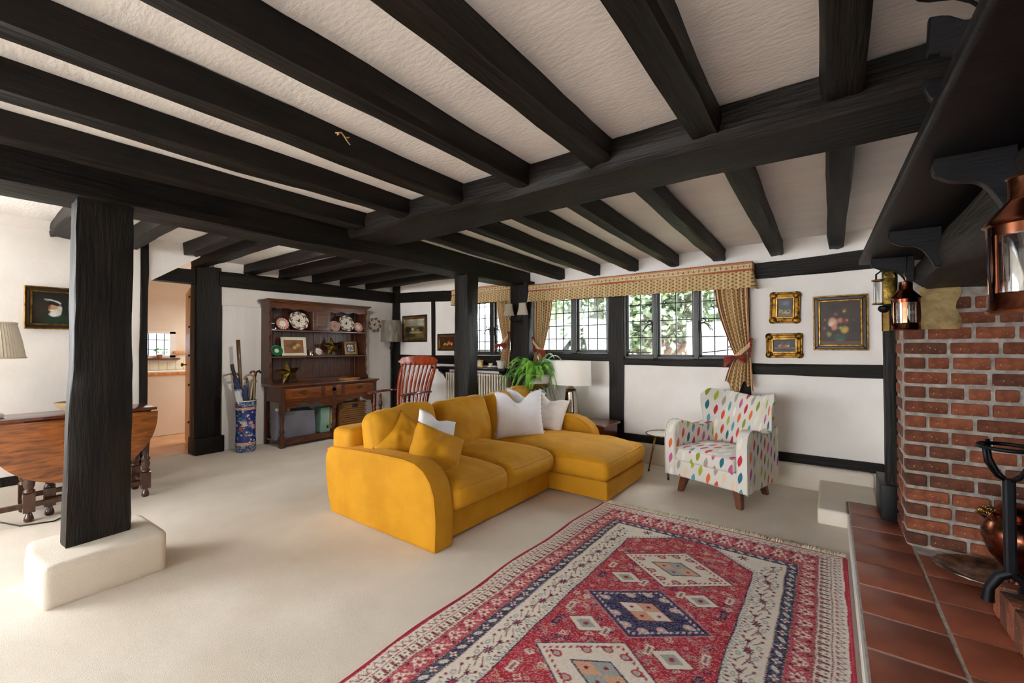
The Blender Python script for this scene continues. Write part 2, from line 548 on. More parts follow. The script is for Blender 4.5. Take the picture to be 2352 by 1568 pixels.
# carpeted upstands
struct(MB().box(-2.95, 0.27, 4.35, 4.46, -0.01, 0.195).build('trim_1', MT['carpet'], bevel=0.035, seg=3, smooth=60), 'cream carpeted ledge under the window wall')
struct(MB().prism([(-0.08, 3.58), (0.088, 3.58), (0.088, 3.868), (0.262, 3.868), (0.262, 4.36), (-0.08, 4.36)], 'z', -0.01, 0.10).build('trim_2', MT['carpet'], bevel=0.018, seg=3, smooth=60, recalc=True), 'low cream carpeted step beside the tiled hearth')
struct(MB().box(-5.06, -4.98, -5.9, 1.08, -0.01, 0.155).build('trim_3', MT['carpet'], bevel=0.03, seg=3, smooth=60), 'cream carpeted ledge behind the gateleg table')
# plinth under the near post (a skewed block, higher at its rear)
P = [(-2.885, 0.285), (-2.905, 0.748), (-3.32, 0.725), (-3.36, 0.275), (-3.16, 0.252)]
m = MB()
n = len(P)
top = [0.195, 0.215, 0.22, 0.2, 0.2]
m.add([(x, y, -0.01) for x, y in P] + [(x, y, top[i]) for i, (x, y) in enumerate(P)],
      [tuple(range(n - 1, -1, -1)), tuple(range(n, 2 * n))] + [(i, (i + 1) % n, (i + 1) % n + n, i + n) for i in range(n)])
struct(m.build('trim_4', MT['carpet'], bevel=0.035, seg=4, smooth=60, recalc=True), 'cream carpeted plinth at the foot of the near post')

# baseboards
struct(MB().box(-2.95, 0.335, YW - 0.018, YW + 0.01, 0.19, 0.272).build('baseboard_back', MT['timber'], bevel=0.004), 'black skirting board under the window wall')
struct(MB().box(XT - 0.01, XT + 0.018, -5.9, 1.09, 0.15, 0.225).build('baseboard_left', MT['timber'], bevel=0.004), 'black skirting board behind the gateleg table')


# timber framing let into the walls: each piece its own part
def wt(name, parent, x0, x1, z0, z1, seed, y=YW, d=0.05, proud=0.012, mat='timber'):
    if x1 - x0 > z1 - z0:
        return tim(name, (x0, y + d / 2 - proud, (z0 + z1) / 2), (x1, y + d / 2 - proud, (z0 + z1) / 2), d, z1 - z0, seed, mat, parent, amp=0.012, ch=0.006)
    return tim(name, ((x0 + x1) / 2, y + d / 2 - proud, z0), ((x0 + x1) / 2, y + d / 2 - proud, z1), x1 - x0, d, seed, mat, parent, amp=0.012, ch=0.006)


def wtv(name, parent, x0, x1, z0, z1, seed, y=YW, d=0.05, proud=0.012, mat='timber'):
    mm = MB()
    n = max(4, int((z1 - z0) / 0.12))
    rows = []
    for i in range(n + 1):
        z = z0 + (z1 - z0) * i / n
        e0 = noise.noise(Vector((seed * 5.1, z * 2.2, 0))) * 0.012
        e1 = noise.noise(Vector((seed * 5.1 + 50, z * 2.2, 0))) * 0.012
        rows.append([(0, x0 + e0, -proud), (0, x0 + e0, d), (0, x1 + e1, d), (0, x1 + e1, -proud)])
    V = [[(z0 + (z1 - z0) * i / n, r[1], r[2]) for r in row] for i, row in enumerate(rows)]
    # local x = length (world z), local y = world x, local z = world y
    mm.grid(V, cv=True)
    k = 4
    mm.f.append((0, 1, 2, 3))
    mm.f.append(tuple(range(n * k + 3, n * k - 1, -1)))
    o = mm.build(name, MT[mat], parent, smooth=40, recalc=True)
    o.matrix_world = Matrix(((0, 1, 0, 0), (0, 0, 1, y), (1, 0, 0, 0), (0, 0, 0, 1)))
    return o


tim('wall_plate', (-0.62, YW + 0.012, 1.885), (0.6, YW + 0.012, 1.905), 0.05, 0.15, 3, 'timber', wb, amp=0.02, ch=0.006)
wt('wall_plate', wb, -2.95, -0.6, 1.86, 1.985, 4)
wtv('stud', wb, -1.965, -1.80, 0.27, 1.86, 5, proud=0.02)
wt('sill_rail', wb, -2.95, -1.96, 1.045, 1.132, 6, proud=0.02)
wt('sill_rail', wb, -1.80, -0.60, 1.005, 1.082, 7, proud=0.02)
wtv('stud', wb, -0.70, -0.585, 0.27, 1.86, 8)
wt('rail', wb, -0.585, 0.36, 0.945, 1.050, 9)
tim('wall_plate', (-5.6, YW + 0.012, 2.005), (-4.15, YW + 0.012, 1.945), 0.05, 0.155, 11, 'timber', wb, ch=0.006)
wt('wall_plate', wb, -4.2, -3.2, 1.86, 2.02, 12)
wtv('stud', wb, -4.835, -4.755, 1.06, 1.9, 13)
wt('rail', wb, -5.6, -3.2, 0.96, 1.085, 14)
wtv('corner_post', wb, -5.74, -5.575, 0, 2.23, 15, proud=0.03)
tim('wall_plate', (XF - 0.0, 1.93, 2.015), (XF - 0.0, 4.46, 2.015), 0.09, 0.165, 16, 'timber', wf, ch=0.008)
tim('door_lintel', (XF - 0.06, 1.0, 2.01), (XF - 0.06, 1.95, 2.01), 0.12, 0.16, 17, 'timber', wf, ch=0.008)
wtj = MB().box(XT - 0.08, XT + 0.006, 1.085, 1.135, 0.15, 2.2).build('door_jamb', MT['timber'], wl, bevel=0.004)
tim('door_jamb', (XT - 0.02, 1.11, 0.14), (XT - 0.02, 1.11, 2.19), 0.055, 0.06, 18, 'timber', wl, ch=0.005)

# ---------------------------------------------------------------- free posts and beams (things)
NTH = ['first', 'second', 'third', 'fourth', 'fifth', 'sixth', 'seventh', 'eighth']


def post(name, label, x0, x1, y0, y1, z0, z1, seed, mat='timber', amp=0.01, ty=0.0):
    n = max(8, int((z1 - z0) / 0.1))
    P = []
    cx, cy = (x0 + x1) / 2, (y0 + y1) / 2
    hx, hy = (x1 - x0) / 2, (y1 - y0) / 2
    c = min(hx, hy) * 0.16
    sec = []
    for sx, sy, in ((-1, -1), (1, -1), (1, 1), (-1, 1)):
        a = (sx * hx, sy * (hy - c))
        b = (sx * (hx - c), sy * hy)
        sec += [a, b] if sx * sy > 0 else [b, a]
    ring = []
    for k in range(8):
        p, q = sec[k], sec[(k + 1) % 8]
        ring.append(p)
        if math.hypot(p[0] - q[0], p[1] - q[1]) > 2.5 * c:
            ring += [(p[0] + (q[0] - p[0]) * t, p[1] + (q[1] - p[1]) * t) for t in (0.33, 0.66)]
    for i in range(n + 1):
        z = (z1 - z0) * i / n
        row = []
        for k, (sx, sy) in enumerate(ring):
            dx = noise.noise(Vector((z * 1.6 + seed * 9, k * 0.7, 2))) * amp + noise.noise(Vector((z * 7 + seed * 9, k * 1.7, 8))) * amp * 0.4
            dy = noise.noise(Vector((z * 1.6 + seed * 9, k * 0.7, 6))) * amp + noise.noise(Vector((z * 7 + seed * 9, k * 1.7, 4))) * amp * 0.4
            row.append((z, sx + dx, sy + dy + (ty * z / (z1 - z0) if sy < 0 else 0)))
        P.append(row)
    m = MB().grid(P, cv=True)
    k = len(ring)
    m.f.append(tuple(range(k)))
    m.f.append(tuple(range(n * k + k - 1, n * k - 1, -1)))
    o = m.build(name, MT[mat], smooth=45, recalc=True)
    o.matrix_world = Matrix(((0, 1, 0, cx), (0, 0, 1, cy), (1, 0, 0, z0), (0, 0, 0, 1)))
    return tag(o, label, 'post', 'free-standing timber posts')


post('timber_post', 'thick black oak post standing on the carpeted plinth', -3.21, -3.075, 0.378, 0.632, 0.19, 2.03, 1, amp=0.012, ty=0.03)
post('timber_post', 'rough black oak post rising behind the yellow sofa', -3.235, -3.03, 3.295, 3.46, 0, 2.0, 2, amp=0.016)
post('timber_post', 'black oak post on the window wall between the two pelmets', -3.24, -2.955, 4.30, 4.45, 0, 2.02, 3, amp=0.006)
dp = post('timber_post', 'broad black oak post beside the kitchen doorway', -5.88, -5.70, 1.705, 1.965, 0, 2.14, 4, amp=0.008)
bb = MB().box(-0.12, 0.115, -0.135, 0.155, 0, 0.19).build('base_block', MT['timber'], None, bevel=0.012, seg=2, smooth=40)
bb.parent = dp
bb.matrix_parent_inverse = dp.matrix_world.inverted()
bb.location = (-5.79, 1.835, 0)
post('timber_post', 'slim black post beside the brick fireplace pier', 0.281, 0.342, 3.60, 3.72, 0.315, 1.72, 5, amp=0.004)
tag(MB().box(0.25, 0.354, 3.572, 3.94, 0.0, 0.322).build('post_block', MT['timber_paint'], bevel=0.008, seg=2, smooth=40), 'black painted block at the foot of the slim fireplace post', 'post block')

o = tim('ceiling_beam', (-3.165, -5.95, 2.10), (-3.165, 4.45, 2.10), 0.27, 0.255, 21, amp=0.016)
tag(o, 'long black main beam carried by the near post and sofa post', 'beam', 'main ceiling beams')
o = tim('ceiling_beam', (-3.04, 2.10, 2.155), (0.62, 2.17, 2.145), 0.40, 0.17, 22, amp=0.016, ch=0.03)
tag(o, 'heavy black cross beam running to the fireplace shelf', 'beam', 'main ceiling beams')
XR = [0.10, -0.36, -0.845, -1.325, -1.81, -2.30, -2.80]
for i, x in enumerate(XR):
    o = tim('ceiling_joist', (x - 0.055, -5.95, 2.165), (x - 0.055, 2.02, 2.165), 0.112, 0.125, 30 + i, amp=0.016)
    tag(o, 'near-bay black ceiling joist, %s from the fireplace shelf' % NTH[i], 'joist', 'black joists of the near bay')
XK = [0.10, -0.318, -0.785, -1.212, -1.628, -2.07, -2.53]
for i, x in enumerate(XK):
    o = tim('ceiling_joist', (x - 0.05, 2.24, 2.138), (x - 0.05, YW + 0.02, 2.072), 0.105, 0.12, 40 + i, amp=0.013)
    tag(o, 'black joist over the sofa ending above the window wall, %s from the fireplace' % NTH[i], 'joist', 'black joists of the window bay')
YL = [(0.575, -5.06), (1.0, -5.06), (1.46, -5.02), (1.74, -5.76), (2.27, -5.76), (2.685, -5.76), (3.13, -5.76), (3.55, -5.76), (3.97, -5.76)]
NL = ['above the sailor portrait', 'just right of the near post', 'over the doorway spandrel', 'resting above the doorway post', 'above the umbrella stand',
      'above the left part of the dresser', 'above the right part of the dresser', 'above the wall plate and floor lamp', 'nearest the window in the dresser bay']
for i, (y, xe) in enumerate(YL):
    o = tim('ceiling_joist', (xe, y, 2.168), (-3.2, y, 2.168), 0.12, 0.115, 50 + i, amp=0.016)
    tag(o, 'short black joist ' + NL[i], 'joist', 'black joists of the dresser bay')
# ---------------------------------------------------------------- windows
def curl(m, c, r, a0, a1, plane='xz', n=14, th=0.005, shrink=0.55):
    pts = []
    for i in range(n + 1):
        t = i / n
        a = a0 + (a1 - a0) * t
        q = r * (1 - shrink * t)
        pts.append((c[0] + q * math.cos(a), c[1], c[2] + q * math.sin(a)))
    return m.tube(pts, th, 6)


def window(name, label, hole, lights, rows, cols, handles):
    x0, x1, z0, z1 = hole
    m = MB()
    y0, y1 = YW + 0.0, YW + 0.09
    m.box(x0, x1, y0, y1, z0 - 0.01, z0 + 0.022).box(x0, x1, y0, y1, z1 - 0.03, z1 + 0.01)
    m.box(x0 - 0.01, x0 + 0.025, y0, y1, z0, z1).box(x1 - 0.025, x1 + 0.01, y0, y1, z0, z1)
    for (a, b), (c, d) in zip(lights[:-1], lights[1:]):
        m.box(b, c, y0 - 0.012, y1, z0, z1)
    wo = struct(m.build(name, MT['frame_dark'], bevel=0.004), label)
    for k, (a, b) in enumerate(lights):
        zb, zt = z0 + 0.022, z1 - 0.03
        ca = MB()
        s = 0.024
        yy0, yy1 = YW + 0.028, YW + 0.058
        ca.box(a, a + s, yy0, yy1, zb, zt).box(b - s, b, yy0, yy1, zb, zt).box(a, b, yy0, yy1, zb, zb + s * 0.8).box(a, b, yy0, yy1, zt - s, zt)
        co = ca.build('casement', MT['frame_dark'], wo, bevel=0.003)
        gx0, gx1 = a + s, b - s
        xs = [gx0 + (gx1 - gx0) * i / cols[k] for i in range(cols[k] + 1)]
        zs = [zb + s * 0.8] + [z for z in rows if zb + 0.05 < z < zt - s - 0.03] + [zt - s]
        lead = MB()
        for x in xs[1:-1]:
            lead.box(x - 0.0045, x + 0.0045, YW + 0.036, YW + 0.048, zs[0], zs[-1])
        for z in zs[1:-1]:
            lead.box(gx0, gx1, YW + 0.036, YW + 0.048, z - 0.0045, z + 0.0045)
        lead.build('lead_came', MT['iron'], co)
        for i in range(len(xs) - 1):
            for j in range(len(zs) - 1):
                MB().box(xs[i], xs[i + 1], YW + 0.041, YW + 0.043, zs[j], zs[j + 1]).build('pane', MT['pane'], co)
        if handles[k]:
            h = MB()
            hx = b - s / 2 if handles[k] > 0 else a + s / 2
            sg = -handles[k]
            zc = zs[0] + (zs[-1] - zs[0]) * 0.42
            h.box(hx - 0.012, hx + 0.012, YW + 0.012, YW + 0.03, zc - 0.06, zc + 0.05)
            c = (hx + sg * 0.01, YW + 0.008, zc)
            h.tube([(hx, YW + 0.006, zc + 0.02), (hx + sg * 0.04, YW + 0.0, zc + 0.03), (hx + sg * 0.075, YW, zc), (hx + sg * 0.1, YW, zc - 0.05)], [0.008, 0.008, 0.007, 0.004], 6)
            curl(h, (hx + sg * 0.03, YW, zc + 0.055), 0.026, -1.5, 4.4)
            curl(h, (hx + sg * 0.065, YW, zc + 0.05), 0.022, 3.0, -2.8)
            h.build('handle', MT['iron'], co, smooth=60)
            st = MB()
            ex = hx + sg * 0.26
            st.tube([(hx + sg * 0.02, YW + 0.004, zs[0] + 0.02), (ex, YW + 0.002, zs[0] + 0.05 if k else zs[0] + 0.02)], 0.005, 6)
            curl(st, (ex + sg * 0.006, YW, zs[0] + 0.07 if k else zs[0] + 0.04), 0.024, -1.5, 3.6)
            st.build('stay', MT['iron'], co, smooth=60)
    return wo


RA = [1.30, 1.455, 1.61, 1.765]
RB = [1.30, 1.475, 1.65]
window('window_1', 'leaded casement window over the radiator', W1, [(-4.14, -3.69), (-3.62, -3.285)], [1.28, 1.44, 1.60, 1.76], [4, 2], [1, -1])
window('window_2', 'two-light leaded window left of the central stud', W2, [(-2.905, -2.445), (-2.375, -1.995)], RA, [4, 3], [0, 0])
window('window_3', 'three-light leaded window right of the central stud', W3, [(-1.775, -1.475), (-1.435, -1.075), (-1.03, -0.645)], RB, [2, 2, 3], [1, 0, -1])


# ---------------------------------------------------------------- printed cloth painting (colours as vertex colours)
def lerp(a, b, t):
    return a + (b - a) * t[..., None]


def put(col, mask, c):
    mask = np.clip(mask, 0, 1)
    col[:] = col * (1 - mask[..., None]) + np.array(c[:3])[None, None] * mask[..., None]


def soft(d, w=0.0015):
    return np.clip(0.5 - d / w, 0, 1)


def sprig(u, v, pu, pv, r, stag=True):
    iu = np.floor(u / pu)
    vv = v + (pv / 2) * (iu % 2) if stag else v
    a = (u / pu - iu - 0.5) * pu
    b = (vv / pv - np.floor(vv / pv) - 0.5) * pv
    d = np.minimum(np.hypot(a + 0.55 * r, b - 0.3 * r), np.hypot(a - 0.55 * r, b - 0.3 * r)) - 0.62 * r
    d2 = np.hypot(a, (b + 0.5 * r) * 0.8) - 0.5 * r
    return np.minimum(d, d2)


TAN, TAN2, MOT, RUST, VINE = C('#c8a878'), C('#dcc59c'), C('#5c4423'), C('#a5563a'), C('#4d6a3a')


def paint_valance(u, v, vb):
    """u along the cloth, v up from the bottom; band above vb"""
    col = np.ones(u.shape + (3,)) * np.array(TAN[:3])
    put(col, 0.6 * soft(np.abs(((u / 0.062) % 1) - 0.5) * 0.062 - 0.012, 0.004), TAN2)
    put(col, 0.9 * soft(sprig(u, v, 0.031, 0.034, 0.0085)), MOT)
    band = soft(vb - v)
    put(col, band, TAN2)
    h = v - vb
    bh = 0.088
    for c0, w_ in ((0.006, 0.004), (0.016, 0.0035), (bh - 0.008, 0.004), (bh - 0.02, 0.0035)):
        put(col, soft(np.abs(h - c0) - w_), RUST)
    put(col, band * soft(np.abs(h - bh + 0.002) - 0.003) * ((u / 0.008) % 1 < 0.5), C('#7d4a30'))
    mid = bh * 0.48
    wave = mid + 0.013 * np.sin(u * 2 * math.pi / 0.095)
    put(col, band * soft(np.abs(h - wave) - 0.0022), VINE)
    wave2 = mid - 0.013 * np.sin(u * 2 * math.pi / 0.095)
    put(col, band * 0.6 * soft(np.abs(h - wave2) - 0.0014), VINE)
    a = ((u / 0.0475) % 1 - 0.5) * 0.0475
    put(col, band * soft(np.hypot(a * 1.2, h - mid) - 0.0085), C('#8e3a2a'))
    return col


def pelmet(name, label, x0, x1, ztop, zband, zbot0, zbot1, yf):
    t = thing(name, label, 'pelmet', ((x0 + x1) / 2, YW, ztop), 0, 'patterned fabric pelmets')
    ox, oy, oz = t.location
    L = x1 - x0
    D = YW - yf
    nu, nv = int((L + 2 * D) / 0.006), 46
    pts, us, vs = [], [], []
    for i in range(nu + 1):
        s = (L + 2 * D) * i / nu
        if s < D:
            p, nrm = (x0, YW - s), (-1, 0)
        elif s < D + L:
            p, nrm = (x0 + s - D, yf), (0, -1)
        else:
            p, nrm = (x1, yf + s - D - L), (1, 0)
        tt = min(1, max(0, (s - D) / L))
        zb = zbot0 + (zbot1 - zbot0) * tt
        row = []
        for j in range(nv + 1):
            v = j / nv
            z = zb + (ztop - zb) * v
            k = max(0, (zband - z) / (zband - zb)) if z < zband else 0
            ph = s / 0.105
            fr = ph - math.floor(ph)
            pl = (1 - abs(2 * fr - 1)) * 0.015 * k + 0.016 * k + (0.0012 if z >= zband else 0)
            fold = -0.012 * k if fr > 0.93 else 0
            q = pl + fold
            zz = z - (0.006 * noise.noise(Vector((s * 6, 0, 0))) if j == 0 else 0)
            row.append((p[0] + nrm[0] * q - ox, p[1] + nrm[1] * q - oy, zz - oz))
            us.append(s)
            vs.append(z - zb)
        pts.append(row)
    m = MB().grid(pts)
    u = np.array(us).reshape(nu + 1, nv + 1)
    v = np.array(vs).reshape(nu + 1, nv + 1)
    zbs = np.array([zbot0 + (zbot1 - zbot0) * min(1, max(0, ((L + 2 * D) * i / nu - D) / L)) for i in range(nu + 1)])[:, None]
    # measure the band from its own lower line
    m.c = paint_valance(u, v, zband - zbs)
    m.build('valance', MT['vcol_cloth'], t, smooth=180)
    MB().box(x0 - ox + 0.004, x1 - ox - 0.004, yf + 0.006 - oy, -0.002, -0.02, -0.004).build('pelmet_board', MT['linen_pink'], t)
    return t


pelmet('fabric_pelmet', 'long patterned fabric pelmet over the large window', -2.965, -0.545, 1.965, 1.878, 1.755, 1.722, 4.31)
pelmet('fabric_pelmet', 'short patterned fabric pelmet over the radiator window', -4.29, -3.245, 2.02, 1.93, 1.80, 1.79, 4.32)


def curtain(name, label, top, tie, bot, zs, yf, nf, bowside, seed):
    """top, tie, bot = (x0, x1); zs = (ztop, ztie, zbot)"""
    ztop, ztie, zbot = zs
    cx = (top[0] + top[1]) / 2
    t = thing(name, label, 'curtain', (cx, YW - 0.06, zbot), 0, 'patterned tied-back curtains')
    ox, oy, oz = t.location
    nu, nv = 150, 130
    W = 0.62
    pts, us, vs = [], [], []

    def ed(z, k):
        if z >= ztie:
            q = (ztop - z) / (ztop - ztie)
            s = q * q * (1.55 - 0.55 * q)
            return top[k] + (tie[k] - top[k]) * s
        q = (ztie - z) / (ztie - zbot)
        return tie[k] + (bot[k] - tie[k]) * (q ** 0.7)
    for i in range(nu + 1):
        a = i / nu
        row = []
        for j in range(nv + 1):
            z = ztop + (zbot - ztop) * j / nv
            xa, xb = ed(z, 0), ed(z, 1)
            squeeze = 1 - 0.55 * math.exp(-((z - ztie) / 0.10) ** 2)
            ph = a * nf * 2 * math.pi + 0.5 * math.sin(z * 3 + seed)
            amp = 0.020 * squeeze * (0.8 + 0.35 * math.sin(a * 9 + seed))
            y = yf + amp * math.sin(ph) + 0.012 * math.cos(a * 5 + z * 3)
            y -= 0.03 * (1 - math.exp(-((z - ztie) / 0.16) ** 2)) * (0 if z > ztie else 1)
            x = xa + (xb - xa) * (a + 0.012 * math.sin(ph * 1.0 + 1.2))
            zz = z + (0.03 * math.sin(a * nf * math.pi) * (1 if j == nv else 0))
            if z < ztie:
                q = (ztie - z) / (ztie - zbot)
                zz += q * 0.05 * math.sin(a * 2 * math.pi * 1.5 + seed)
            row.append((x - ox, y - oy, zz - oz))
            us.append(a * W)
            vs.append(z)
        pts.append(row)
    m = MB().grid(pts)
    u = np.array(us).reshape(nu + 1, nv + 1)
    v = np.array(vs).reshape(nu + 1, nv + 1)
    col = np.ones(u.shape + (3,)) * np.array(TAN[:3])
    put(col, 0.5 * soft(np.abs(((u / 0.06) % 1) - 0.5) * 0.06 - 0.012, 0.004), TAN2)
    put(col, 0.9 * soft(sprig(u, v, 0.03, 0.034, 0.0085)), MOT)
    for e in (u, W - u):
        b = soft(e - 0.085, 0.004)
        put(col, b, TAN2)
        for c0 in (0.012, 0.078):
            put(col, soft(np.abs(e - c0) - 0.006), RUST)
        put(col, b * soft(np.abs(e - 0.045 - 0.014 * np.sin(v * 60)) - 0.0035), VINE)
        put(col, b * soft(np.hypot(e - 0.045, ((v / 0.052) % 1 - 0.5) * 0.052) - 0.010), C('#8e3a2a'))
    m.c = col
    m.build('drape', MT['vcol_cloth'], t, smooth=180)
    # tie band and bow
    xa, xb = tie
    sgn = 1 if bowside > 0 else -1
    wall_x = xb + 0.004 if sgn > 0 else xa - 0.004
    far_x = xa - 0.01 if sgn > 0 else xb + 0.01
    band = MB()
    P = []
    for i in range(15):
        a = i / 14
        x = wall_x + (far_x - wall_x) * a
        z = ztie + 0.12 * (1 - a) ** 1.3 - 0.01
        y = yf - 0.055 - 0.02 * math.sin(a * math.pi)
        P.append([(x - ox, y - oy, z + 0.022 - oz), (x - ox, y - 0.008 - oy, z - oz), (x - ox, y - oy, z - 0.022 - oz)])
    band.grid(P)
    bu = np.array([[0.0 + i * 0.02] * 3 for i in range(15)])
    c3 = np.ones((15, 3, 3)) * np.array(TAN2[:3])
    put(c3, (np.arange(15)[:, None] % 2 == 0) * np.array([[0, 1, 0]]) * 0.7, RUST)
    band.c = c3
    band.build('tie_band', MT['vcol_cloth'], t, smooth=180)
    bx = far_x + 0.03 * sgn
    for nm, dx, dz, mt, sc in (('bow_loop', -0.055 * sgn, -0.045, 'red_cloth', 1.0), ('bow_loop', 0.045 * sgn, -0.02, 'red_cloth', 0.8), ('bow_tail', 0.0, -0.09, 'linen_pink', 0.7)):
        b = MB()
        rows = []
        for i in range(9):
            a = i / 8
            row = []
            for j in range(7):
                c = j / 6 - 0.5
                wd = (0.012 + 0.085 * a ** 0.8) * sc
                row.append((bx + dx * 1.3 * a * 1.4 - ox, yf - 0.085 - 0.03 * math.sin(a * math.pi) + 0.012 * math.cos(c * 9) - oy, ztie + dz * a * 1.2 + c * wd * 1.1 - oz))
            rows.append(row)
        b.grid(rows)
        b.build(nm, MT[mt], t, smooth=180)
    fr = MB()
    rows = []
    for i in range(25):
        a = i / 24
        x = wall_x - 0.012 * sgn
        z = ztie + 0.16 - 0.17 * a
        q = 0.014 * math.sin(a * 40)
        rows.append([(x + sgn * (0.0) - ox, yf - 0.05 + q * 0.3 - oy, z - oz), (x + sgn * 0.035 - ox - sgn * 0.02 * a, yf - 0.05 + q - oy, z + 0.005 - oz)])
    fr.grid(rows)
    fr.build('ruffle', MT['red_cloth'], t, smooth=180)
    return t


curtain('tied_curtain', 'patterned tied curtain at the right of the large window', (-0.875, -0.59), (-0.70, -0.575), (-0.785, -0.55), (1.80, 1.11, 0.83), 4.375, 7, 1, 1)
curtain('tied_curtain', 'patterned tied curtain at the left of the large window above the fern', (-2.93, -2.655), (-2.90, -2.78), (-2.92, -2.70), (1.80, 1.17, 0.86), 4.375, 7, -1, 2)
curtain('tied_curtain', 'patterned tied curtain beside the wall sconce at the radiator window', (-3.53, -3.265), (-3.40, -3.285), (-3.43, -3.285), (1.86, 1.24, 0.94), 4.375, 6, 1, 3)

# ---------------------------------------------------------------- garden outside
MT['grass'] = mk('garden_grass', C('#4a5a30'), C('#66774a'), nscale=3, rough=0.9)
MT['needle'] = mk('conifer_green', C('#58664c'), C('#7e8c6c'), nscale=0.8, rough=0.7)
MT['bark'] = mk('brown_bark', C('#54463c'), C('#75655a'), nscale=4, stretch=(6, 6, 1), rough=0.9)
MT['pantile'] = mk('clay_pantile', C('#54382d'), C('#6e4e40'), nscale=6, rough=0.8)
MT['weatherboard'] = mk('grey_weatherboard', C('#444446'), C('#58585a'), nscale=5, rough=0.8)
g = MB().box(-30, 20, 4.62, 40, -0.6, -0.4).build('lawn', MT['grass'])
struct(g, 'green lawn outside the windows')


def tree(name, label, x, y, h, r, n, seed, tr=0.16, z0=0.6):
    t = thing(name, label, 'tree', (x, y, -0.4), 0, 'garden trees outside')
    rr = random.Random(seed)
    MB().tube([(0, 0, 0), (0.1, 0, h * 0.4), (0, 0.1, h * 0.8), (0, 0, h)], [tr, tr * 0.8, tr * 0.5, 0.03], 10).build('trunk', MT['bark'], t, smooth=180)
    m = MB()
    for i in range(n):
        z = z0 + (h + 0.4 - z0) * rr.random() ** 0.9
        k = 1 - max(0, (z - h * 0.35) / (h * 0.75))
        a = rr.random() * 6.283
        q = r * max(0.12, k) * rr.random() ** 0.45
        c = Vector((q * math.cos(a), q * math.sin(a), z - 0.12 * q))
        L = 0.10 + 0.16 * rr.random()
        d = Vector((math.cos(a) + rr.uniform(-.5, .5), math.sin(a) + rr.uniform(-.5, .5), rr.uniform(-0.9, 0.25))).normalized()
        s = d.cross(Vector((rr.uniform(-1, 1), rr.uniform(-1, 1), rr.uniform(-1, 1)))).normalized() * L * 0.28
        m.add([c, c + d * L * 0.5 + s, c + d * L, c + d * L * 0.5 - s], [(0, 1, 2, 3)])
    fo = m.build('foliage', MT['needle'], t)
    fo['kind'] = 'stuff'
    return t


tree('conifer_tree', 'pale green conifer seen through the leaded windows left of the stud', -4.6, 9.6, 7.0, 2.1, 19000, 5)
tree('conifer_tree', 'pale green conifer seen through the middle light of the window', -2.55, 9.8, 6.5, 1.7, 14000, 6)
tree('garden_tree', 'tall trunked tree seen through the rightmost window light', -1.35, 9.2, 6.5, 1.0, 5000, 7, 0.2, 2.6)
sh = thing('garden_shrub', 'light green shrub behind the tiled roof outside', 'shrub', (-1.9, 10.4, -0.4), 0)
m = MB()
rr = random.Random(3)
for i in range(3500):
    c = Vector((rr.gauss(0, 1.2), rr.gauss(0, 0.4), 1.0 + rr.random() * 1.3))
    d = Vector((rr.uniform(-1, 1), rr.uniform(-1, 1), rr.uniform(-1, 1))).normalized() * 0.12
    s = d.cross(Vector((rr.uniform(-1, 1), rr.uniform(-1, 1), 1))).normalized() * 0.04
    m.add([c, c + d * 0.5 + s, c + d, c + d * 0.5 - s], [(0, 1, 2, 3)])
fo = m.build('foliage', MT['needle'], sh)
fo['kind'] = 'stuff'
MB().tube([(0, 0, 0), (0, 0, 1.2)], 0.06, 8).build('stem', MT['bark'], sh)
# low outbuilding with pantiles
ob = thing('outbuilding', 'low outbuilding with pale clay pantile roof outside', 'outbuilding', (-2.4, 8.2, -0.4))
MB().box(-1.9, 1.2, 0.25, 1.4, 0, 1.30).build('wall', MT['weatherboard'], ob)
prof = []
tm = MB()
rows = []
for i in range(13):
    a = i / 12
    xx = 0.24 * a
    zz = 0.035 * math.sin(a * 2 * math.pi)
    rows.append([(xx, 0, zz), (xx, 0.36, zz)])
tm.grid(rows, flip=True)
rows2 = [[(p[0], p[1], p[2] - 0.018) for p in r] for r in rows]
tm.grid(rows2)
tm.add([r[0] for r in rows] + [r[0] for r in rows2], [(i, i + 1, i + 14, i + 13) for i in range(12)])
t0 = tm.build('roof_tile', MT['pantile'], ob, smooth=60)
sl = 0.33
k = 0
for j in range(4):
    for i in range(14):
        loc = (-2.05 + i * 0.232, j * 0.30 * math.cos(sl), 1.36 + j * 0.30 * math.sin(sl) + 0.004 * j)
        if k == 0:
            t0.location, t0.rotation_euler = loc, (sl, 0, 0)
        else:
            share(t0, 'roof_tile', ob, loc, (sl, 0, 0))
        k += 1
# grey shed at the left
shd = thing('garden_shed', 'grey boarded shed with slate roof outside the radiator window', 'shed', (-5.7, 7.6, -0.4))
MB().box(-1.6, 1.3, 0, 2.4, 0, 1.75).build('wall', MT['weatherboard'], shd)
bd = None
for i in range(7):
    if bd is None:
        bd = MB().prism([(0, 0), (-0.035, 0.0), (-0.008, 0.24), (0, 0.24)], 'x', -1.6, 1.3).build('board', MT['weatherboard'], shd)
    else:
        share(bd, 'board', shd, (0, 0, i * 0.24))
MB().prism([(-0.25, 1.62), (1.2, 2.5), (2.65, 1.62), (2.65, 1.55), (1.2, 2.42), (-0.25, 1.55)], 'x', -1.75, 1.45).build('roof', MT['slate'], shd)
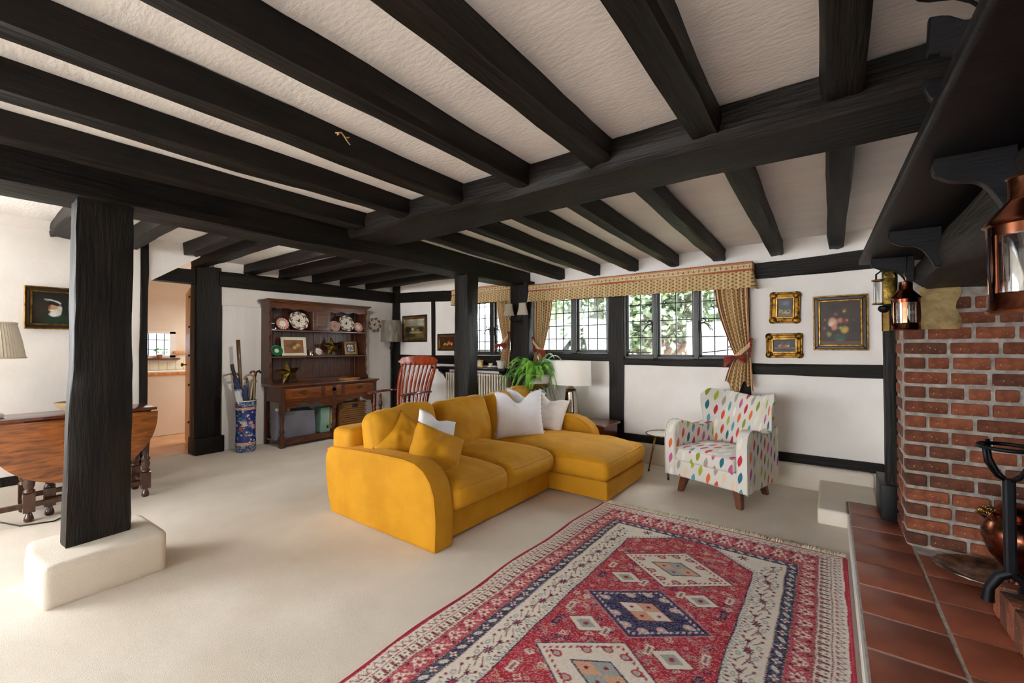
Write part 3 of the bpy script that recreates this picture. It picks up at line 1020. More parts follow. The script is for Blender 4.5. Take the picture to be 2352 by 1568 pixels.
# ---------------------------------------------------------------- upholstery helpers
def rbox(s, r, n=(8, 8, 8), fn=None):
    """rounded box centred on the origin with shape function fn(p, unit)"""
    hx, hy, hz = s[0] / 2, s[1] / 2, s[2] / 2
    m = MB()

    def P(x, y, z):
        q = Vector((x, y, z))
        c = Vector((max(-hx + r, min(hx - r, x)), max(-hy + r, min(hy - r, y)), max(-hz + r, min(hz - r, z))))
        d = q - c
        if d.length > 1e-9:
            # cube-to-sphere style rounding of the shell
            q = c + d.normalized() * r
        if fn:
            q = fn(q, (x / hx, y / hy, z / hz))
        return tuple(q)

    def steps(h, k):
        a = [-h, -h + r * 0.3, -h + r * 0.65, -h + r]
        inner = [(-h + r) + (2 * h - 2 * r) * i / k for i in range(1, k)]
        return a + inner + [h - r, h - r * 0.65, h - r * 0.3, h]
    X, Y, Z = steps(hx, n[0]), steps(hy, n[1]), steps(hz, n[2])
    m.grid([[P(x, y, hz) for y in Y] for x in X])
    m.grid([[P(x, y, -hz) for y in Y] for x in X], flip=True)
    m.grid([[P(x, -hy, z) for z in Z] for x in X])
    m.grid([[P(x, hy, z) for z in Z] for x in X], flip=True)
    m.grid([[P(hx, y, z) for z in Z] for y in Y])
    m.grid([[P(-hx, y, z) for z in Z] for y in Y], flip=True)
    zt = hz - r * 0.3
    m.rim = [P(hx, y, zt) for y in Y[3:-3]] + [P(x, hy, zt) for x in X[::-1][3:-3]] + [P(-hx, y, zt) for y in Y[::-1][3:-3]] + [P(x, -hy, zt) for x in X[3:-3]]
    m.rim.append(m.rim[0])
    return m


def wr_noise(p, s, sc=(6, 6, 6)):
    return noise.noise(Vector((p[0] * sc[0] + s * 7.1, p[1] * sc[1] + s * 3.3, p[2] * sc[2] + s * 1.7)))


def sub(m, loc):
    m.v = [(a - loc[0], b - loc[1], c - loc[2]) for a, b, c in m.v]
    return m


def tr(m, M):
    m.v = [tuple(M @ Vector(p)) for p in m.v]
    if hasattr(m, 'rim'):
        m.rim = [tuple(M @ Vector(p)) for p in m.rim]
    return m


# ---------------------------------------------------------------- corner sofa
SL = (-2.4, 2.8, 0)
sofa = thing('corner_sofa', 'large mustard yellow velvet chaise sofa in the middle of the room', 'sofa', SL)
V = MT['velvet']
prof = [(-2.945, 0.0), (-2.99, 0.12), (-3.02, 0.27), (-3.02, 0.40), (-2.99, 0.455), (-2.94, 0.478), (-2.7, 0.492), (-2.37, 0.505), (-2.12, 0.508), (-2.02, 0.497), (-1.94, 0.462),
        (-1.885, 0.405), (-1.852, 0.33), (-1.838, 0.2), (-1.842, 0.0)]
m = MB().prism(prof, 'y', 1.715, 1.872)
a_ = sub(m, SL).build('arm', V, sofa, bevel=0.026, seg=4, smooth=55, recalc=True)
sub(MB().tube([(x - 0.005, 1.7225, max(0.012, z - 0.004)) for x, z in prof[4:]], 0.0045, 6), SL).build('piping', V, a_, smooth=180)
profR = [(-2.945, 0.0), (-2.96, 0.5), (-2.3, 0.522), (-2.04, 0.528), (-1.95, 0.508), (-1.87, 0.462), (-1.82, 0.40), (-1.80, 0.33), (-1.80, 0.10), (-1.80, 0.03)]
m = MB().prism(profR, 'y', 3.705, 3.862)
sub(m, SL).build('arm', V, sofa, bevel=0.026, seg=4, smooth=55, recalc=True)


def taper(q, u):
    return Vector((q.x, q.y, q.z))


m = rbox((0.98, 1.24, 0.175), 0.012, (4, 6, 2))
m = tr(m, Matrix.Translation((-2.385, 2.44, 0.105)))
sub(m, SL).build('seat_base', V, sofa, smooth=50, merge=True)
m = rbox((1.53, 0.80, 0.145), 0.014, (6, 4, 2))
m = tr(m, Matrix.Translation((-2.14, 3.455, 0.09)))
sub(m, SL).build('chaise_base', V, sofa, smooth=50, merge=True)
m = rbox((0.24, 2.10, 0.60), 0.05, (3, 12, 5))
m = tr(m, Matrix.Translation((-2.88, 2.80, 0.315)))
sub(m, SL).build('back_frame', V, sofa, smooth=60, merge=True)


def seatfn(h, seed, dome, front=0.03):
    def fn(q, u):
        d = (1 - abs(u[0]) ** 2.6) * (1 - abs(u[1]) ** 2.6)
        z = q.z + (dome * max(0, d) if u[2] > -0.99 else 0) * (0.5 + 0.5 * u[2])
        x = q.x + (front * (1 - abs(u[1]) ** 3) * (1 - (u[2]) ** 2) if u[0] > 0.6 else 0)
        k = wr_noise((q.x, q.y, 0), seed, (5, 9, 5)) * 0.010 + wr_noise((q.x, q.y, 0), seed + 5, (4, 24, 5)) * 0.006
        return Vector((x, q.y + 0.006 * wr_noise(q, seed + 2, (8, 8, 8)), z + k * (0.5 + 0.5 * u[2])))
    return fn


for y0, y1, seed in ((1.868, 2.42, 1), (2.422, 3.045, 2)):
    m = rbox((0.95, y1 - y0, 0.165), 0.055, (16, 14, 3), seatfn(0.165, seed, 0.065, 0.035))
    tr(m, Matrix.Translation((-2.305, (y0 + y1) / 2, 0.272 if seed == 1 else 0.262)))
    c = sub(m, SL).build('seat_cushion', V, sofa, smooth=180, merge=True)
    sub(MB().tube(m.rim, 0.005, 6), SL).build('piping', V, c, smooth=180)
m = rbox((1.46, 0.85, 0.165), 0.05, (24, 16, 3), seatfn(0.165, 3, 0.075, 0.02))
tr(m, Matrix.Translation((-2.095, 3.455, 0.245)))
c = sub(m, SL).build('chaise_cushion', V, sofa, smooth=180, merge=True)
sub(MB().tube(m.rim, 0.005, 6), SL).build('piping', V, c, smooth=180)


def backfn(seed, lop):
    def fn(q, u):
        d = (1 - abs(u[1]) ** 4) * (1 - abs(u[2]) ** 3)
        x = q.x + 0.055 * max(0, d) * u[0]
        k = wr_noise((0, q.y, q.z), seed, (5, 7, 5)) * 0.026 + wr_noise((0, q.y, q.z), seed + 4, (5, 19, 8)) * 0.016
        top = max(0, u[2])
        z = q.z - top * (0.025 * abs(u[1]) ** 6) + top * lop * u[1] + wr_noise((q.x, q.y, 0), seed + 9, (7, 6, 1)) * 0.02 * top
        return Vector((x + k * u[0], q.y * (1 - 0.03 * top), z))
    return fn


for y0, y1, seed, h, lop, lean in ((1.80, 2.43, 11, 0.47, 0.02, 0.30), (2.44, 3.06, 12, 0.47, 0.012, 0.26), (3.07, 3.84, 13, 0.49, 0.02, 0.24)):
    m = rbox((0.17, y1 - y0, h), 0.06, (3, 16, 14), backfn(seed, lop))
    M_ = Matrix.Translation((-2.62, (y0 + y1) / 2, 0.35 + h / 2 - 0.06)) @ Matrix.Rotation(-lean, 4, 'Y')
    tr(m, M_)
    sub(m, SL).build('back_cushion', V, sofa, smooth=180, merge=True)


# ---------------------------------------------------------------- scatter cushions (things)
def pillow(name, label, mat, c, s, th, yaw, tilt, roll, seed, chop=0.0, pom=None, flop=0.0):
    """front face looks along local -Y; yaw about Z, tilt leans back"""
    t = thing(name, label, 'cushion', c, 0, 'scatter cushions on the sofa', rot=(tilt, roll, yaw))
    N = 26
    front, back = [], []
    for i in range(N + 1):
        a, b = [], []
        for j in range(N + 1):
            u, v = 2 * i / N - 1, 2 * j / N - 1
            x = s / 2 * u * (1 - 0.075 * (1 - v * v) * abs(u) ** 2)
            z = s / 2 * v * (1 - 0.075 * (1 - u * u) * abs(v) ** 2)
            if chop:
                z -= chop * math.exp(-(u / 0.38) ** 2) * max(0, v) ** 1.5
            k = ((1 - u ** 4) * (1 - v ** 4))
            q = th / 2 * max(0, k) ** 0.5
            wv = (wr_noise((u, v, 0), seed, (2.2, 2.2, 1)) * 0.18 + wr_noise((u, v, 0), seed + 3, (5, 5, 1)) * 0.09)
            if chop:
                q *= 1 - 0.35 * math.exp(-((u + 0.1) / 0.22) ** 2) * max(0, v + 0.1)
            y = flop * (v * v)
            a.append((x, y - q * (1 + wv), z))
            b.append((x, y + q * (1 - wv), z))
        front.append(a)
        back.append(b)
    m = MB().grid(front).grid(back, flip=True)
    m.build('cover', MT[mat], t, smooth=180, merge=1e-4)
    pm_ = MB()
    if pom:
        n = 11
        o0 = None
        for side in range(4):
            for k in range(n):
                f = 2 * (k + 0.5) / n - 1
                u, v = [(f, -1), (1, f), (f, 1), (-1, f)][side]
                if (side == 2 and abs(f) < 0.5):
                    continue
                x = s / 2 * u * (1 - 0.10 * (1 - v * v) * abs(u) ** 2) * 1.015
                z = s / 2 * v * (1 - 0.10 * (1 - u * u) * abs(v) ** 2) * 1.015
                if chop:
                    z -= chop * math.exp(-(u / 0.38) ** 2) * max(0, v) ** 1.5
                if o0 is None:
                    o0 = MB().lathe([(0.001, -0.009), (0.0065, -0.0065), (0.009, 0), (0.0065, 0.0065), (0.001, 0.009)], 8).build('pompom', MT[pom], t, smooth=180)
                    o0.location = (x, flop * v * v, z)
                else:
                    share(o0, 'pompom', t, (x, flop * v * v, z))
    return t


MT['grey_pom'] = mk('grey_pompom_wool', C('#8d8a8c'), C('#b9b6b6'), nscale=30, rough=0.95)
pillow('scatter_cushion', 'small mustard velvet cushion leaning deep in the sofa corner', 'velvet', (-2.50, 2.04, 0.50), 0.35, 0.19, 1.05, -0.45, 0.75, 1)
pillow('scatter_cushion', 'mustard velvet cushion nearest the near sofa arm', 'velvet', (-2.16, 2.01, 0.46), 0.38, 0.21, 1.20, -0.35, 0.45, 2)
pillow('scatter_cushion', 'white linen cushion propped behind the front mustard cushion', 'linen_white', (-2.36, 2.20, 0.54), 0.34, 0.10, 1.30, -0.40, 0.42, 3, chop=0.03)
pillow('scatter_cushion', 'white linen cushion edged with grey pompoms on the chaise', 'linen_white', (-2.36, 3.27, 0.57), 0.46, 0.14, 0.66, -0.30, -0.04, 4, chop=0.11, pom='grey_pom')
pillow('scatter_cushion', 'pale grey pompom cushion hidden behind the white pompom cushion', 'linen_white', (-2.44, 3.47, 0.58), 0.40, 0.10, 0.66, -0.30, 0.12, 5, chop=0.06, pom='grey_pom')
pillow('scatter_cushion', 'blush linen cushion leaning by the far sofa arm', 'linen_pink', (-2.25, 3.60, 0.555), 0.37, 0.13, 0.55, -0.42, 0.30, 6, chop=0.05)

# ---------------------------------------------------------------- leaf print armchair
def leaf_material():
    m = bpy.data.materials.new('leaf_print_fabric')
    m.use_nodes = True
    nt = m.node_tree
    N, Lk = nt.nodes, nt.links
    b = N['Principled BSDF']
    b.inputs['Roughness'].default_value = 0.8
    b.inputs['Specular IOR Level'].default_value = 0.25

    def ma(op, a, b_=None, c=None):
        n = N.new('ShaderNodeMath')
        n.operation = op
        for i, v in enumerate((a, b_, c)):
            if v is None:
                continue
            if isinstance(v, (int, float)):
                n.inputs[i].default_value = v
            else:
                Lk.new(v, n.inputs[i])
        return n.outputs[0]
    tc = N.new('ShaderNodeTexCoord')
    sp = N.new('ShaderNodeSeparateXYZ')
    Lk.new(tc.outputs['UV'], sp.inputs[0])
    pu, pv, hl, hw = 0.064, 0.122, 0.045, 0.0165
    u = ma('DIVIDE', sp.outputs[0], pu)
    col = ma('FLOOR', u)
    v = ma('ADD', ma('DIVIDE', sp.outputs[1], pv), ma('MULTIPLY', col, 0.36))
    row = ma('FLOOR', v)
    a = ma('MULTIPLY', ma('SUBTRACT', ma('SUBTRACT', u, col), 0.5), pu)
    bb_ = ma('MULTIPLY', ma('SUBTRACT', ma('SUBTRACT', v, row), 0.5), pv)
    a2 = ma('ABSOLUTE', ma('SUBTRACT', a, ma('MULTIPLY', bb_, 0.2)))
    t = ma('DIVIDE', bb_, hl)
    wd = ma('MULTIPLY', ma('SUBTRACT', 1.0, ma('MULTIPLY', t, t)), hw)
    mask = ma('GREATER_THAN', wd, a2)
    cv = N.new('ShaderNodeCombineXYZ')
    Lk.new(col, cv.inputs[0])
    Lk.new(row, cv.inputs[1])
    wn = N.new('ShaderNodeTexWhiteNoise')
    wn.noise_dimensions = '2D'
    Lk.new(cv.outputs[0], wn.inputs['Vector'])
    cr = N.new('ShaderNodeValToRGB')
    cr.color_ramp.interpolation = 'CONSTANT'
    cols = ['#c2324a', '#e2703c', '#f0ede4', '#a8b53c', '#5f9fa6', '#c25f96', '#e8e2d2', '#a89f92', '#d94f3c', '#efe9d6', '#2f6f80', '#8f9a34', '#e3cfae']
    e = cr.color_ramp.elements
    e[0].position, e[0].color = 0, C(cols[0])
    e[1].position, e[1].color = 1 / len(cols), C(cols[1])
    for i, h in enumerate(cols[2:], 2):
        q = e.new(i / len(cols))
        q.color = C(h)
    Lk.new(wn.outputs['Value'], cr.inputs[0])
    mx = N.new('ShaderNodeMixRGB')
    mx.inputs[1].default_value = C('#dcd7cf')
    Lk.new(mask, mx.inputs[0])
    Lk.new(cr.outputs[0], mx.inputs[2])
    Lk.new(mx.outputs[0], b.inputs['Base Color'])
    bu = N.new('ShaderNodeBump')
    bu.inputs['Strength'].default_value = 0.35
    bu.inputs['Distance'].default_value = 0.003
    Lk.new(mask, bu.inputs['Height'])
    Lk.new(bu.outputs[0], b.inputs['Normal'])
    return m


MT['leaf'] = leaf_material()
AC = thing('armchair', 'cream armchair printed with multicoloured leaves by the window wall', 'armchair', (-0.69, 3.865, 0), math.radians(-19.15))


def trapez(z0, z1, f=0.32, bk=0.25, y0=-0.32, y1=0.26):
    m = MB()
    P = [(-f, y0), (f, y0), (bk, y1), (-bk, y1)]
    return m.add([(x, y, z0) for x, y in P] + [(x, y, z1) for x, y in P], [(3, 2, 1, 0), (4, 5, 6, 7), (0, 1, 5, 4), (1, 2, 6, 5), (2, 3, 7, 6), (3, 0, 4, 7)])


trapez(0.135, 0.275).build('seat_rail', MT['leaf'], AC, bevel=0.018, seg=3, smooth=50, uv='box')
m = rbox((0.49, 0.50, 0.115), 0.03, (12, 12, 3), lambda q, u: Vector((q.x, q.y, q.z + 0.022 * (1 - u[0] ** 2) * (1 - abs(u[1]) ** 3) * (0.5 + 0.5 * u[2]))))
tr(m, Matrix.Translation((0, -0.10, 0.325)))
m.build('seat_cushion', MT['leaf'], AC, smooth=180, merge=True, uv='box')
# piping round the cushion
pp = MB()
for z in (0.378,):
    ring = []
    for k in range(41):
        a = k / 40 * 2 * math.pi
        ca, sa = math.cos(a), math.sin(a)
        kx = abs(ca) ** 0.25 * (1 if ca > 0 else -1)
        ky = abs(sa) ** 0.25 * (1 if sa > 0 else -1)
        ring.append((0.243 * kx, -0.10 + 0.248 * ky, z - 0.004 + 0.0 * ky))
    pp.tube(ring, 0.004, 6)
MT['piping'] = mk('cream_piping', C('#d9d3c9'), rough=0.8)
pp.build('piping', MT['piping'], AC, smooth=180)
for sx in (-1, 1):
    prof = [(-0.335, 0.135), (-0.338, 0.40), (-0.335, 0.49), (-0.318, 0.545), (-0.285, 0.578), (-0.235, 0.588), (-0.17, 0.578), (-0.09, 0.553), (0.0, 0.53), (0.10, 0.535), (0.25, 0.56), (0.26, 0.135)]
    m = MB()
    n = len(prof)
    # resample the profile more finely along the top
    a0, a1 = 0.255, 0.345

    def X(y, o):
        k = (y + 0.34) / 0.58
        return sx * ((a1 if o else a0) - 0.055 * k)
    m.add([(X(y, 0), y, z) for y, z in prof] + [(X(y, 1), y, z) for y, z in prof],
          [tuple(range(n)), tuple(range(2 * n - 1, n - 1, -1))] + [(i, i + n, (i + 1) % n + n, (i + 1) % n) for i in range(n)])
    arm = m.build('arm', MT['leaf'], AC, bevel=0.022, seg=4, smooth=55, recalc=True, uv='box')
    edge = [(X(y, 1) + sx * 0.001, y - 0.001 if i < 4 else y, z + 0.001) for i, (y, z) in enumerate(prof[:-1])]
    MB().tube([(p[0] - sx * 0.007, p[1], p[2]) for p in edge], 0.0042, 6).build('piping', MT['piping'], arm, smooth=180)
# winged back
P, UV = [], []
nphi, K = 40, 14
for i in range(nphi + 1):
    f = 2 * i / nphi - 1
    af = abs(f)
    row = []
    top = 0.80 + 0.045 * af ** 2 - 0.015 * math.exp(-((f - 0.25) / 0.3) ** 2) - 0.06 * max(0, (af - 0.82) / 0.18) ** 2.2
    th = 0.075 * (1 - 0.55 * max(0, (af - 0.8) / 0.2) ** 2)

    def mid(z):
        k = max(0, (z - 0.2) / 0.62)
        x = 0.02 * k + f * (0.262 + 0.045 * k)
        wing = max(0, af - 0.45) / 0.55
        y = 0.215 + 0.095 * k - (0.19 * wing ** 1.5) * min(1, k * 1.2)
        return x, y
    s_ = f * 0.40
    loop = []
    for j in range(K + 1):
        z = 0.20 + (top - 0.035 - 0.20) * j / K
        x, y = mid(z)
        puff = 0.02 * math.sin(math.pi * j / K) * (1 - af ** 2)
        loop.append((x * 0.985, y - th / 2 - puff, z))
    x, y = mid(top)
    loop += [(x, y - th * 0.36, top - 0.012), (x, y - th * 0.1, top), (x, y + th * 0.25, top - 0.008)]
    for j in range(K, -1, -1):
        z = 0.135 + (top - 0.035 - 0.135) * j / K
        x, y = mid(max(0.2, z))
        y += -0.03 * max(0, (0.35 - z) / 0.35)
        loop.append((x, y + th / 2, z))
    P.append(loop)
    for p in loop:
        UV.append((s_, p[2]))
m = MB().grid(P, cv=True, flip=True)
kk = len(P[0])
m.f.append(tuple(range(kk)))
m.f.append(tuple(range(nphi * kk + kk - 1, nphi * kk - 1, -1)))
bk_ = m.build('backrest', MT['leaf'], AC, smooth=70, uv=UV, recalc=True)
for side in (0, nphi):
    MB().tube([(p[0], p[1], p[2]) for p in P[side][6:K + 4]], 0.0042, 6).build('piping', MT['piping'], bk_, smooth=180)
for x, y, bx, by in ((-0.235, -0.25, 0.02, 0.02), (0.235, -0.25, -0.02, 0.02), (-0.19, 0.21, 0.01, -0.03), (0.19, 0.21, -0.01, -0.03)):
    m = MB()
    a, b_ = 0.032, 0.021
    m.add([(x + bx + dx * b_ - bx * 1.6, y + by + dy * b_ - by * 1.6, 0) for dx, dy in ((-1, -1), (1, -1), (1, 1), (-1, 1))] + [(x + bx + dx * a, y + by + dy * a, 0.15) for dx, dy in ((-1, -1), (1, -1), (1, 1), (-1, 1))],
          [(3, 2, 1, 0), (4, 5, 6, 7), (0, 1, 5, 4), (1, 2, 6, 5), (2, 3, 7, 6), (3, 0, 4, 7)])
    m.build('leg', MT['leg_wood'], AC, bevel=0.004)
# ---------------------------------------------------------------- patterned rug
def build_rug():
    x0, x1, y0, y1 = -1.41, 0.06, 0.38, 3.05
    t = thing('patterned_rug', 'red, navy and ivory patterned rug with fringed end on the carpet', 'rug', ((x0 + x1) / 2, (y0 + y1) / 2, 0))
    st = 0.0036
    nx, ny = int((x1 - x0) / st), int((y1 - y0) / st)
    X = np.linspace(x0, x1, nx + 1)
    Y = np.linspace(y0, y1, ny + 1)
    xx, yy = np.meshgrid(X, Y, indexing='ij')
    rs = np.random.RandomState(4)
    # woven irregularity
    lowa = np.interp(Y, np.linspace(y0, y1, 24), rs.uniform(-1, 1, 24))
    px = xx + 0.004 * lowa[None, :] + rs.normal(0, 0.0009, xx.shape)
    py = yy + rs.normal(0, 0.0009, xx.shape)
    cx = (x0 + x1) / 2
    xp = px - cx
    hw = (x1 - x0) / 2
    ex = hw - np.abs(xp)
    ey = y1 - py
    ey2 = np.interp(ey, [0, 0.012, 0.06, 0.085, 0.245, 0.295, 0.6], [0, 0.012, 0.065, 0.13, 0.205, 0.255, 0.6])
    side = ex <= ey2
    b = np.minimum(ex, ey2)
    s = np.where(side, py, xp)          # coordinate along the border
    n1 = rs.uniform(0, 1, xx.shape)
    n2 = rs.uniform(0, 1, xx.shape)
    g = np.interp(np.arange(ny + 1), np.arange(0, ny + 1, 3), rs.uniform(0, 1, len(np.arange(0, ny + 1, 3))))[None, :]
    RED, DRED, PINK, IV, NAVY, TEAL, PEACH = [np.array(C(h)[:3]) for h in ('#b5223a', '#7d1a30', '#d98a92', '#ebe3d6', '#232a55', '#a3aca8', '#dba98c')]
    col = np.ones(xx.shape + (3,)) * IV

    def P(mask, c):
        mask = np.clip(mask, 0, 1) * 0.97
        col[:] = col * (1 - mask[..., None]) + c * mask[..., None]

    def S(d, w_=0.004):
        return np.clip(0.5 - d / w_, 0, 1)

    def per(q, p):
        return ((q / p) % 1 - 0.5) * p
    inb = lambda a, c: (b >= a) * (b < c)
    # guard band
    k = inb(0.012, 0.065)
    a, q = per(s, 0.035), b - 0.038
    P(k * S(np.abs(q - 0.012 * np.sin(a * 2 * math.pi / 0.035)) - 0.004), np.array(C('#5d6f78')[:3]))
    P(k * S(np.hypot(per(s + 0.017, 0.035), q - 0.012) - 0.005), RED)
    P(k * (n1 > 0.72) * 0.5, PINK)
    # comb band
    k = inb(0.068, 0.118)
    a, q = per(s, 0.042), b - 0.093
    P(k * S(np.maximum(np.abs(a) - 0.006, np.abs(q) - 0.020)), DRED)
    P(k * S(np.maximum(np.abs(np.abs(a) - 0.012) - 0.004, np.abs(q - 0.012) - 0.006)), DRED)
    P(k * S(np.hypot(per(s + 0.021, 0.042), q + 0.01) - 0.005), np.array(C('#3d4a66')[:3]))
    # red flowered band
    k = inb(0.122, 0.205)
    P(k, RED)
    P(k * (n1 > 0.55) * 0.75, PINK)
    a, q = per(s, 0.095), b - 0.163
    ang = np.arctan2(q, a)
    r = np.hypot(a, q)
    P(k * S(r - 0.020 - 0.008 * np.cos(ang * 6)), IV)
    P(k * S(r - 0.010), RED)
    P(k * S(r - 0.004), NAVY)
    P(k * S(np.abs(q - 0.026 * np.sin(s * 2 * math.pi / 0.095 + 1.57)) - 0.003), IV)
    P(k * S(np.hypot(per(s + 0.0475, 0.095) - 0.014, np.abs(q) - 0.025) - 0.009), np.array(C('#6c1c34')[:3]))
    P(k * S(np.hypot(per(s + 0.0475, 0.095) + 0.012, np.abs(q) - 0.012) - 0.006), np.array(C('#e9c6c0')[:3]))
    # navy band
    k = inb(0.208, 0.255)
    P(k, NAVY)
    P(k * (n1 > 0.85) * 0.5, TEAL)
    a, q = per(s, 0.10), b - 0.231
    ca, sa = 0.82, 0.57
    P(k * S(np.hypot((a * ca + q * sa) / 2.1, -a * sa + q * ca) - 0.009), IV)
    P(k * S(np.hypot((a * ca + q * sa) / 2.1, -a * sa + q * ca) - 0.0035), TEAL)
    a2 = per(s + 0.05, 0.10)
    r = np.hypot(a2, q)
    ang = np.arctan2(q, a2)
    P(k * S(r - 0.012 - 0.006 * np.cos(ang * 4)), IV)
    P(k * S(r - 0.006), RED)
    for c0 in (0.066, 0.12, 0.2065, 0.257):
        P(S(np.abs(b - c0) - 0.0028) * (((s / 0.012) % 1) < 0.75), np.array(C('#74323c')[:3]))
    # ivory floral band
    k = (b > 0.26)
    a, q = per(s, 0.20), b - 0.325
    kk = k * side
    P(kk * S(np.abs(q - 0.012 * np.sin(a * 40)) - 0.0026), DRED)
    for (fa, fq, fr, c0, c1, pet) in ((0.0, 0.0, 0.022, NAVY, RED, 8), (0.062, 0.012, 0.013, DRED, NAVY, 6), (-0.062, -0.012, 0.013, DRED, TEAL, 6)):
        r = np.hypot(a - fa, q - fq)
        ang = np.arctan2(q - fq, a - fa)
        P(kk * S(r - fr * (0.8 + 0.35 * np.cos(ang * pet))), c0)
        P(kk * S(r - fr * 0.42), c1)
    for sa_ in (-1, 1):
        for sq in (-1, 1):
            P(kk * S(np.hypot((a - 0.035 * sa_) / 1.4, q - 0.030 * sq) - 0.010), TEAL)
            P(kk * S(np.hypot((a - 0.035 * sa_) / 1.4, q - 0.030 * sq) - 0.005), IV)
            P(kk * S(np.hypot(a - 0.083 * sa_, q - 0.034 * sq) - 0.007), DRED)
            P(kk * S(np.abs((a - 0.06 * sa_) * 0.7 - (q - 0.02 * sq) * sa_ * sq) + np.maximum(0, np.hypot(a - 0.06 * sa_, q - 0.02 * sq) - 0.022) - 0.0022), DRED)
            P(kk * S(np.hypot(a - 0.012 * sa_, q - 0.043 * sq) - 0.006), np.array(C('#8c2438')[:3]))
    # field hexagon
    X_ = np.abs(xp)
    yt = 2.752
    d1 = X_ - 0.338
    d2 = ((X_ - 0.095) * 0.186 + (py - yt) * 0.243) / math.hypot(0.186, 0.243)
    df = np.maximum(d1, d2)
    k = b > 0.258
    peri = np.where(d1 > d2, py, X_ * 1.2)
    tooth = np.abs(per(peri, 0.021)) / 0.0105
    P(k * (df > -0.002) * (df < 0.034) * S((df - 0.030 * (1 - tooth)) * 1.0), np.array(C('#4a5568')[:3]))
    P(k * (df > 0.003) * (df < 0.030) * S((df - 0.022 * (1 - tooth * 1.25)) * 1.0), IV)
    P(k * S(np.abs(df) - 0.003), NAVY)
    # corner sprigs on ivory beyond the field
    for cxx in (-0.27, 0.27):
        r = np.hypot(xp - cxx, py - 2.71)
        ang = np.arctan2(py - 2.71, xp - cxx)
        P(k * (df > 0.03) * S(r - 0.03 * (0.65 + 0.4 * np.cos(ang * 7))), DRED)
        P(k * (df > 0.03) * S(r - 0.009), NAVY)
    F = (df < -0.002) * k
    P(F, RED)
    P(F * (n2 > 0.62 + 0.25 * g) * 0.8, PINK)
    P(F * (g > 0.75) * 0.25, DRED)
    for i in range(420):
        mx_, my_ = rs.uniform(-0.32, 0.32), rs.uniform(0.5, 2.72)
        cc = (IV, PINK, TEAL, NAVY, PEACH)[rs.randint(5)]
        i0, i1 = np.searchsorted(X, cx + mx_ - 0.03), np.searchsorted(X, cx + mx_ + 0.03)
        j0, j1 = np.searchsorted(Y, my_ - 0.03), np.searchsorted(Y, my_ + 0.03)
        if i1 <= i0 or j1 <= j0:
            continue
        sl_ = (slice(i0, i1), slice(j0, j1))
        ax_, ay_ = xp[sl_] - mx_, py[sl_] - my_
        r_ = np.hypot(ax_, ay_)
        an_ = np.arctan2(ay_, ax_)
        q_ = S(np.abs(r_ - 0.011 * (1 + 0.4 * np.cos(an_ * (2 + i % 4)))) - 0.0032) * F[sl_] * 0.9
        col[sl_] = col[sl_] * (1 - q_[..., None]) + cc * q_[..., None]
    # small motifs scattered on the red
    a, q = per(xp + 0.035, 0.07), per(py, 0.062)
    P(F * S(np.abs(a) + np.abs(q) - 0.012), np.array(C('#d9b2a8')[:3]))
    P(F * S(np.abs(a) + np.abs(q) - 0.005), NAVY)
    # medallions
    for i in range(6):
        yc = 2.365 - 0.461 * i
        navy = (i % 2 == 1)
        d = np.abs(xp) / 0.275 + np.abs(py - yc) / 0.208 - 1
        D = F * (d < 0.06)
        P(D * S((np.abs(d) - 0.035) * 0.2), NAVY if not navy else PINK)
        base = NAVY if navy else IV
        P(F * S(d * 0.2), base)
        if navy:
            P(F * (d < 0) * (n1 > 0.72) * 0.45, np.array(C('#6f86a8')[:3]))
        # dotted edge
        ed = np.abs(d + 0.13) - 0.035
        al = per(xp - (py - yc) * 0.001, 0.021)
        P(F * (d < 0) * S(np.maximum(ed * 0.2, np.abs(al) - 0.005)), RED if not navy else np.array(C('#e8c8c4')[:3]))
        # inner lozenge quartered
        di = np.abs(xp) / 0.125 + np.abs(py - yc) / 0.078 - 1
        q1 = (xp / 0.125 + (py - yc) / 0.078 > 0)
        q2 = (xp / 0.125 - (py - yc) / 0.078 > 0)
        P(F * S(di * 0.1) * (q1 == q2), PEACH if not navy else IV)
        P(F * S(di * 0.1) * (q1 != q2), TEAL if not navy else PEACH)
        P(F * S((np.abs(di) - 0.05) * 0.1), NAVY if not navy else DRED)
        for sx_ in (-1, 1):
            for dx_, dy_ in ((0.062, 0), (0, 0.039)):
                P(F * S(np.hypot(xp - dx_ * sx_, py - yc - dy_ * sx_) - 0.009), RED)
                P(F * S(np.hypot(xp - dx_ * sx_, py - yc - dy_ * sx_) - 0.004), NAVY)
            # curled creatures around the lozenge
            for dx_, dy_ in ((0.10, 0.085), (0.10, -0.085), (0.185, 0.0), (0.035, 0.135), (0.035, -0.135)):
                rx, ry = (xp - dx_ * sx_), (py - yc - dy_)
                rr_ = np.hypot(rx, ry * 1.25)
                P(F * (d < -0.08) * S(np.abs(rr_ - 0.017) - 0.005), RED if not navy else np.array(C('#e3b9b4')[:3]))
                P(F * (d < -0.08) * S(rr_ - 0.010), TEAL if not navy else IV)
                P(F * (d < -0.08) * S(np.abs(rx - 0.024 * sx_) + np.abs(ry) - 0.008), DRED if not navy else IV)
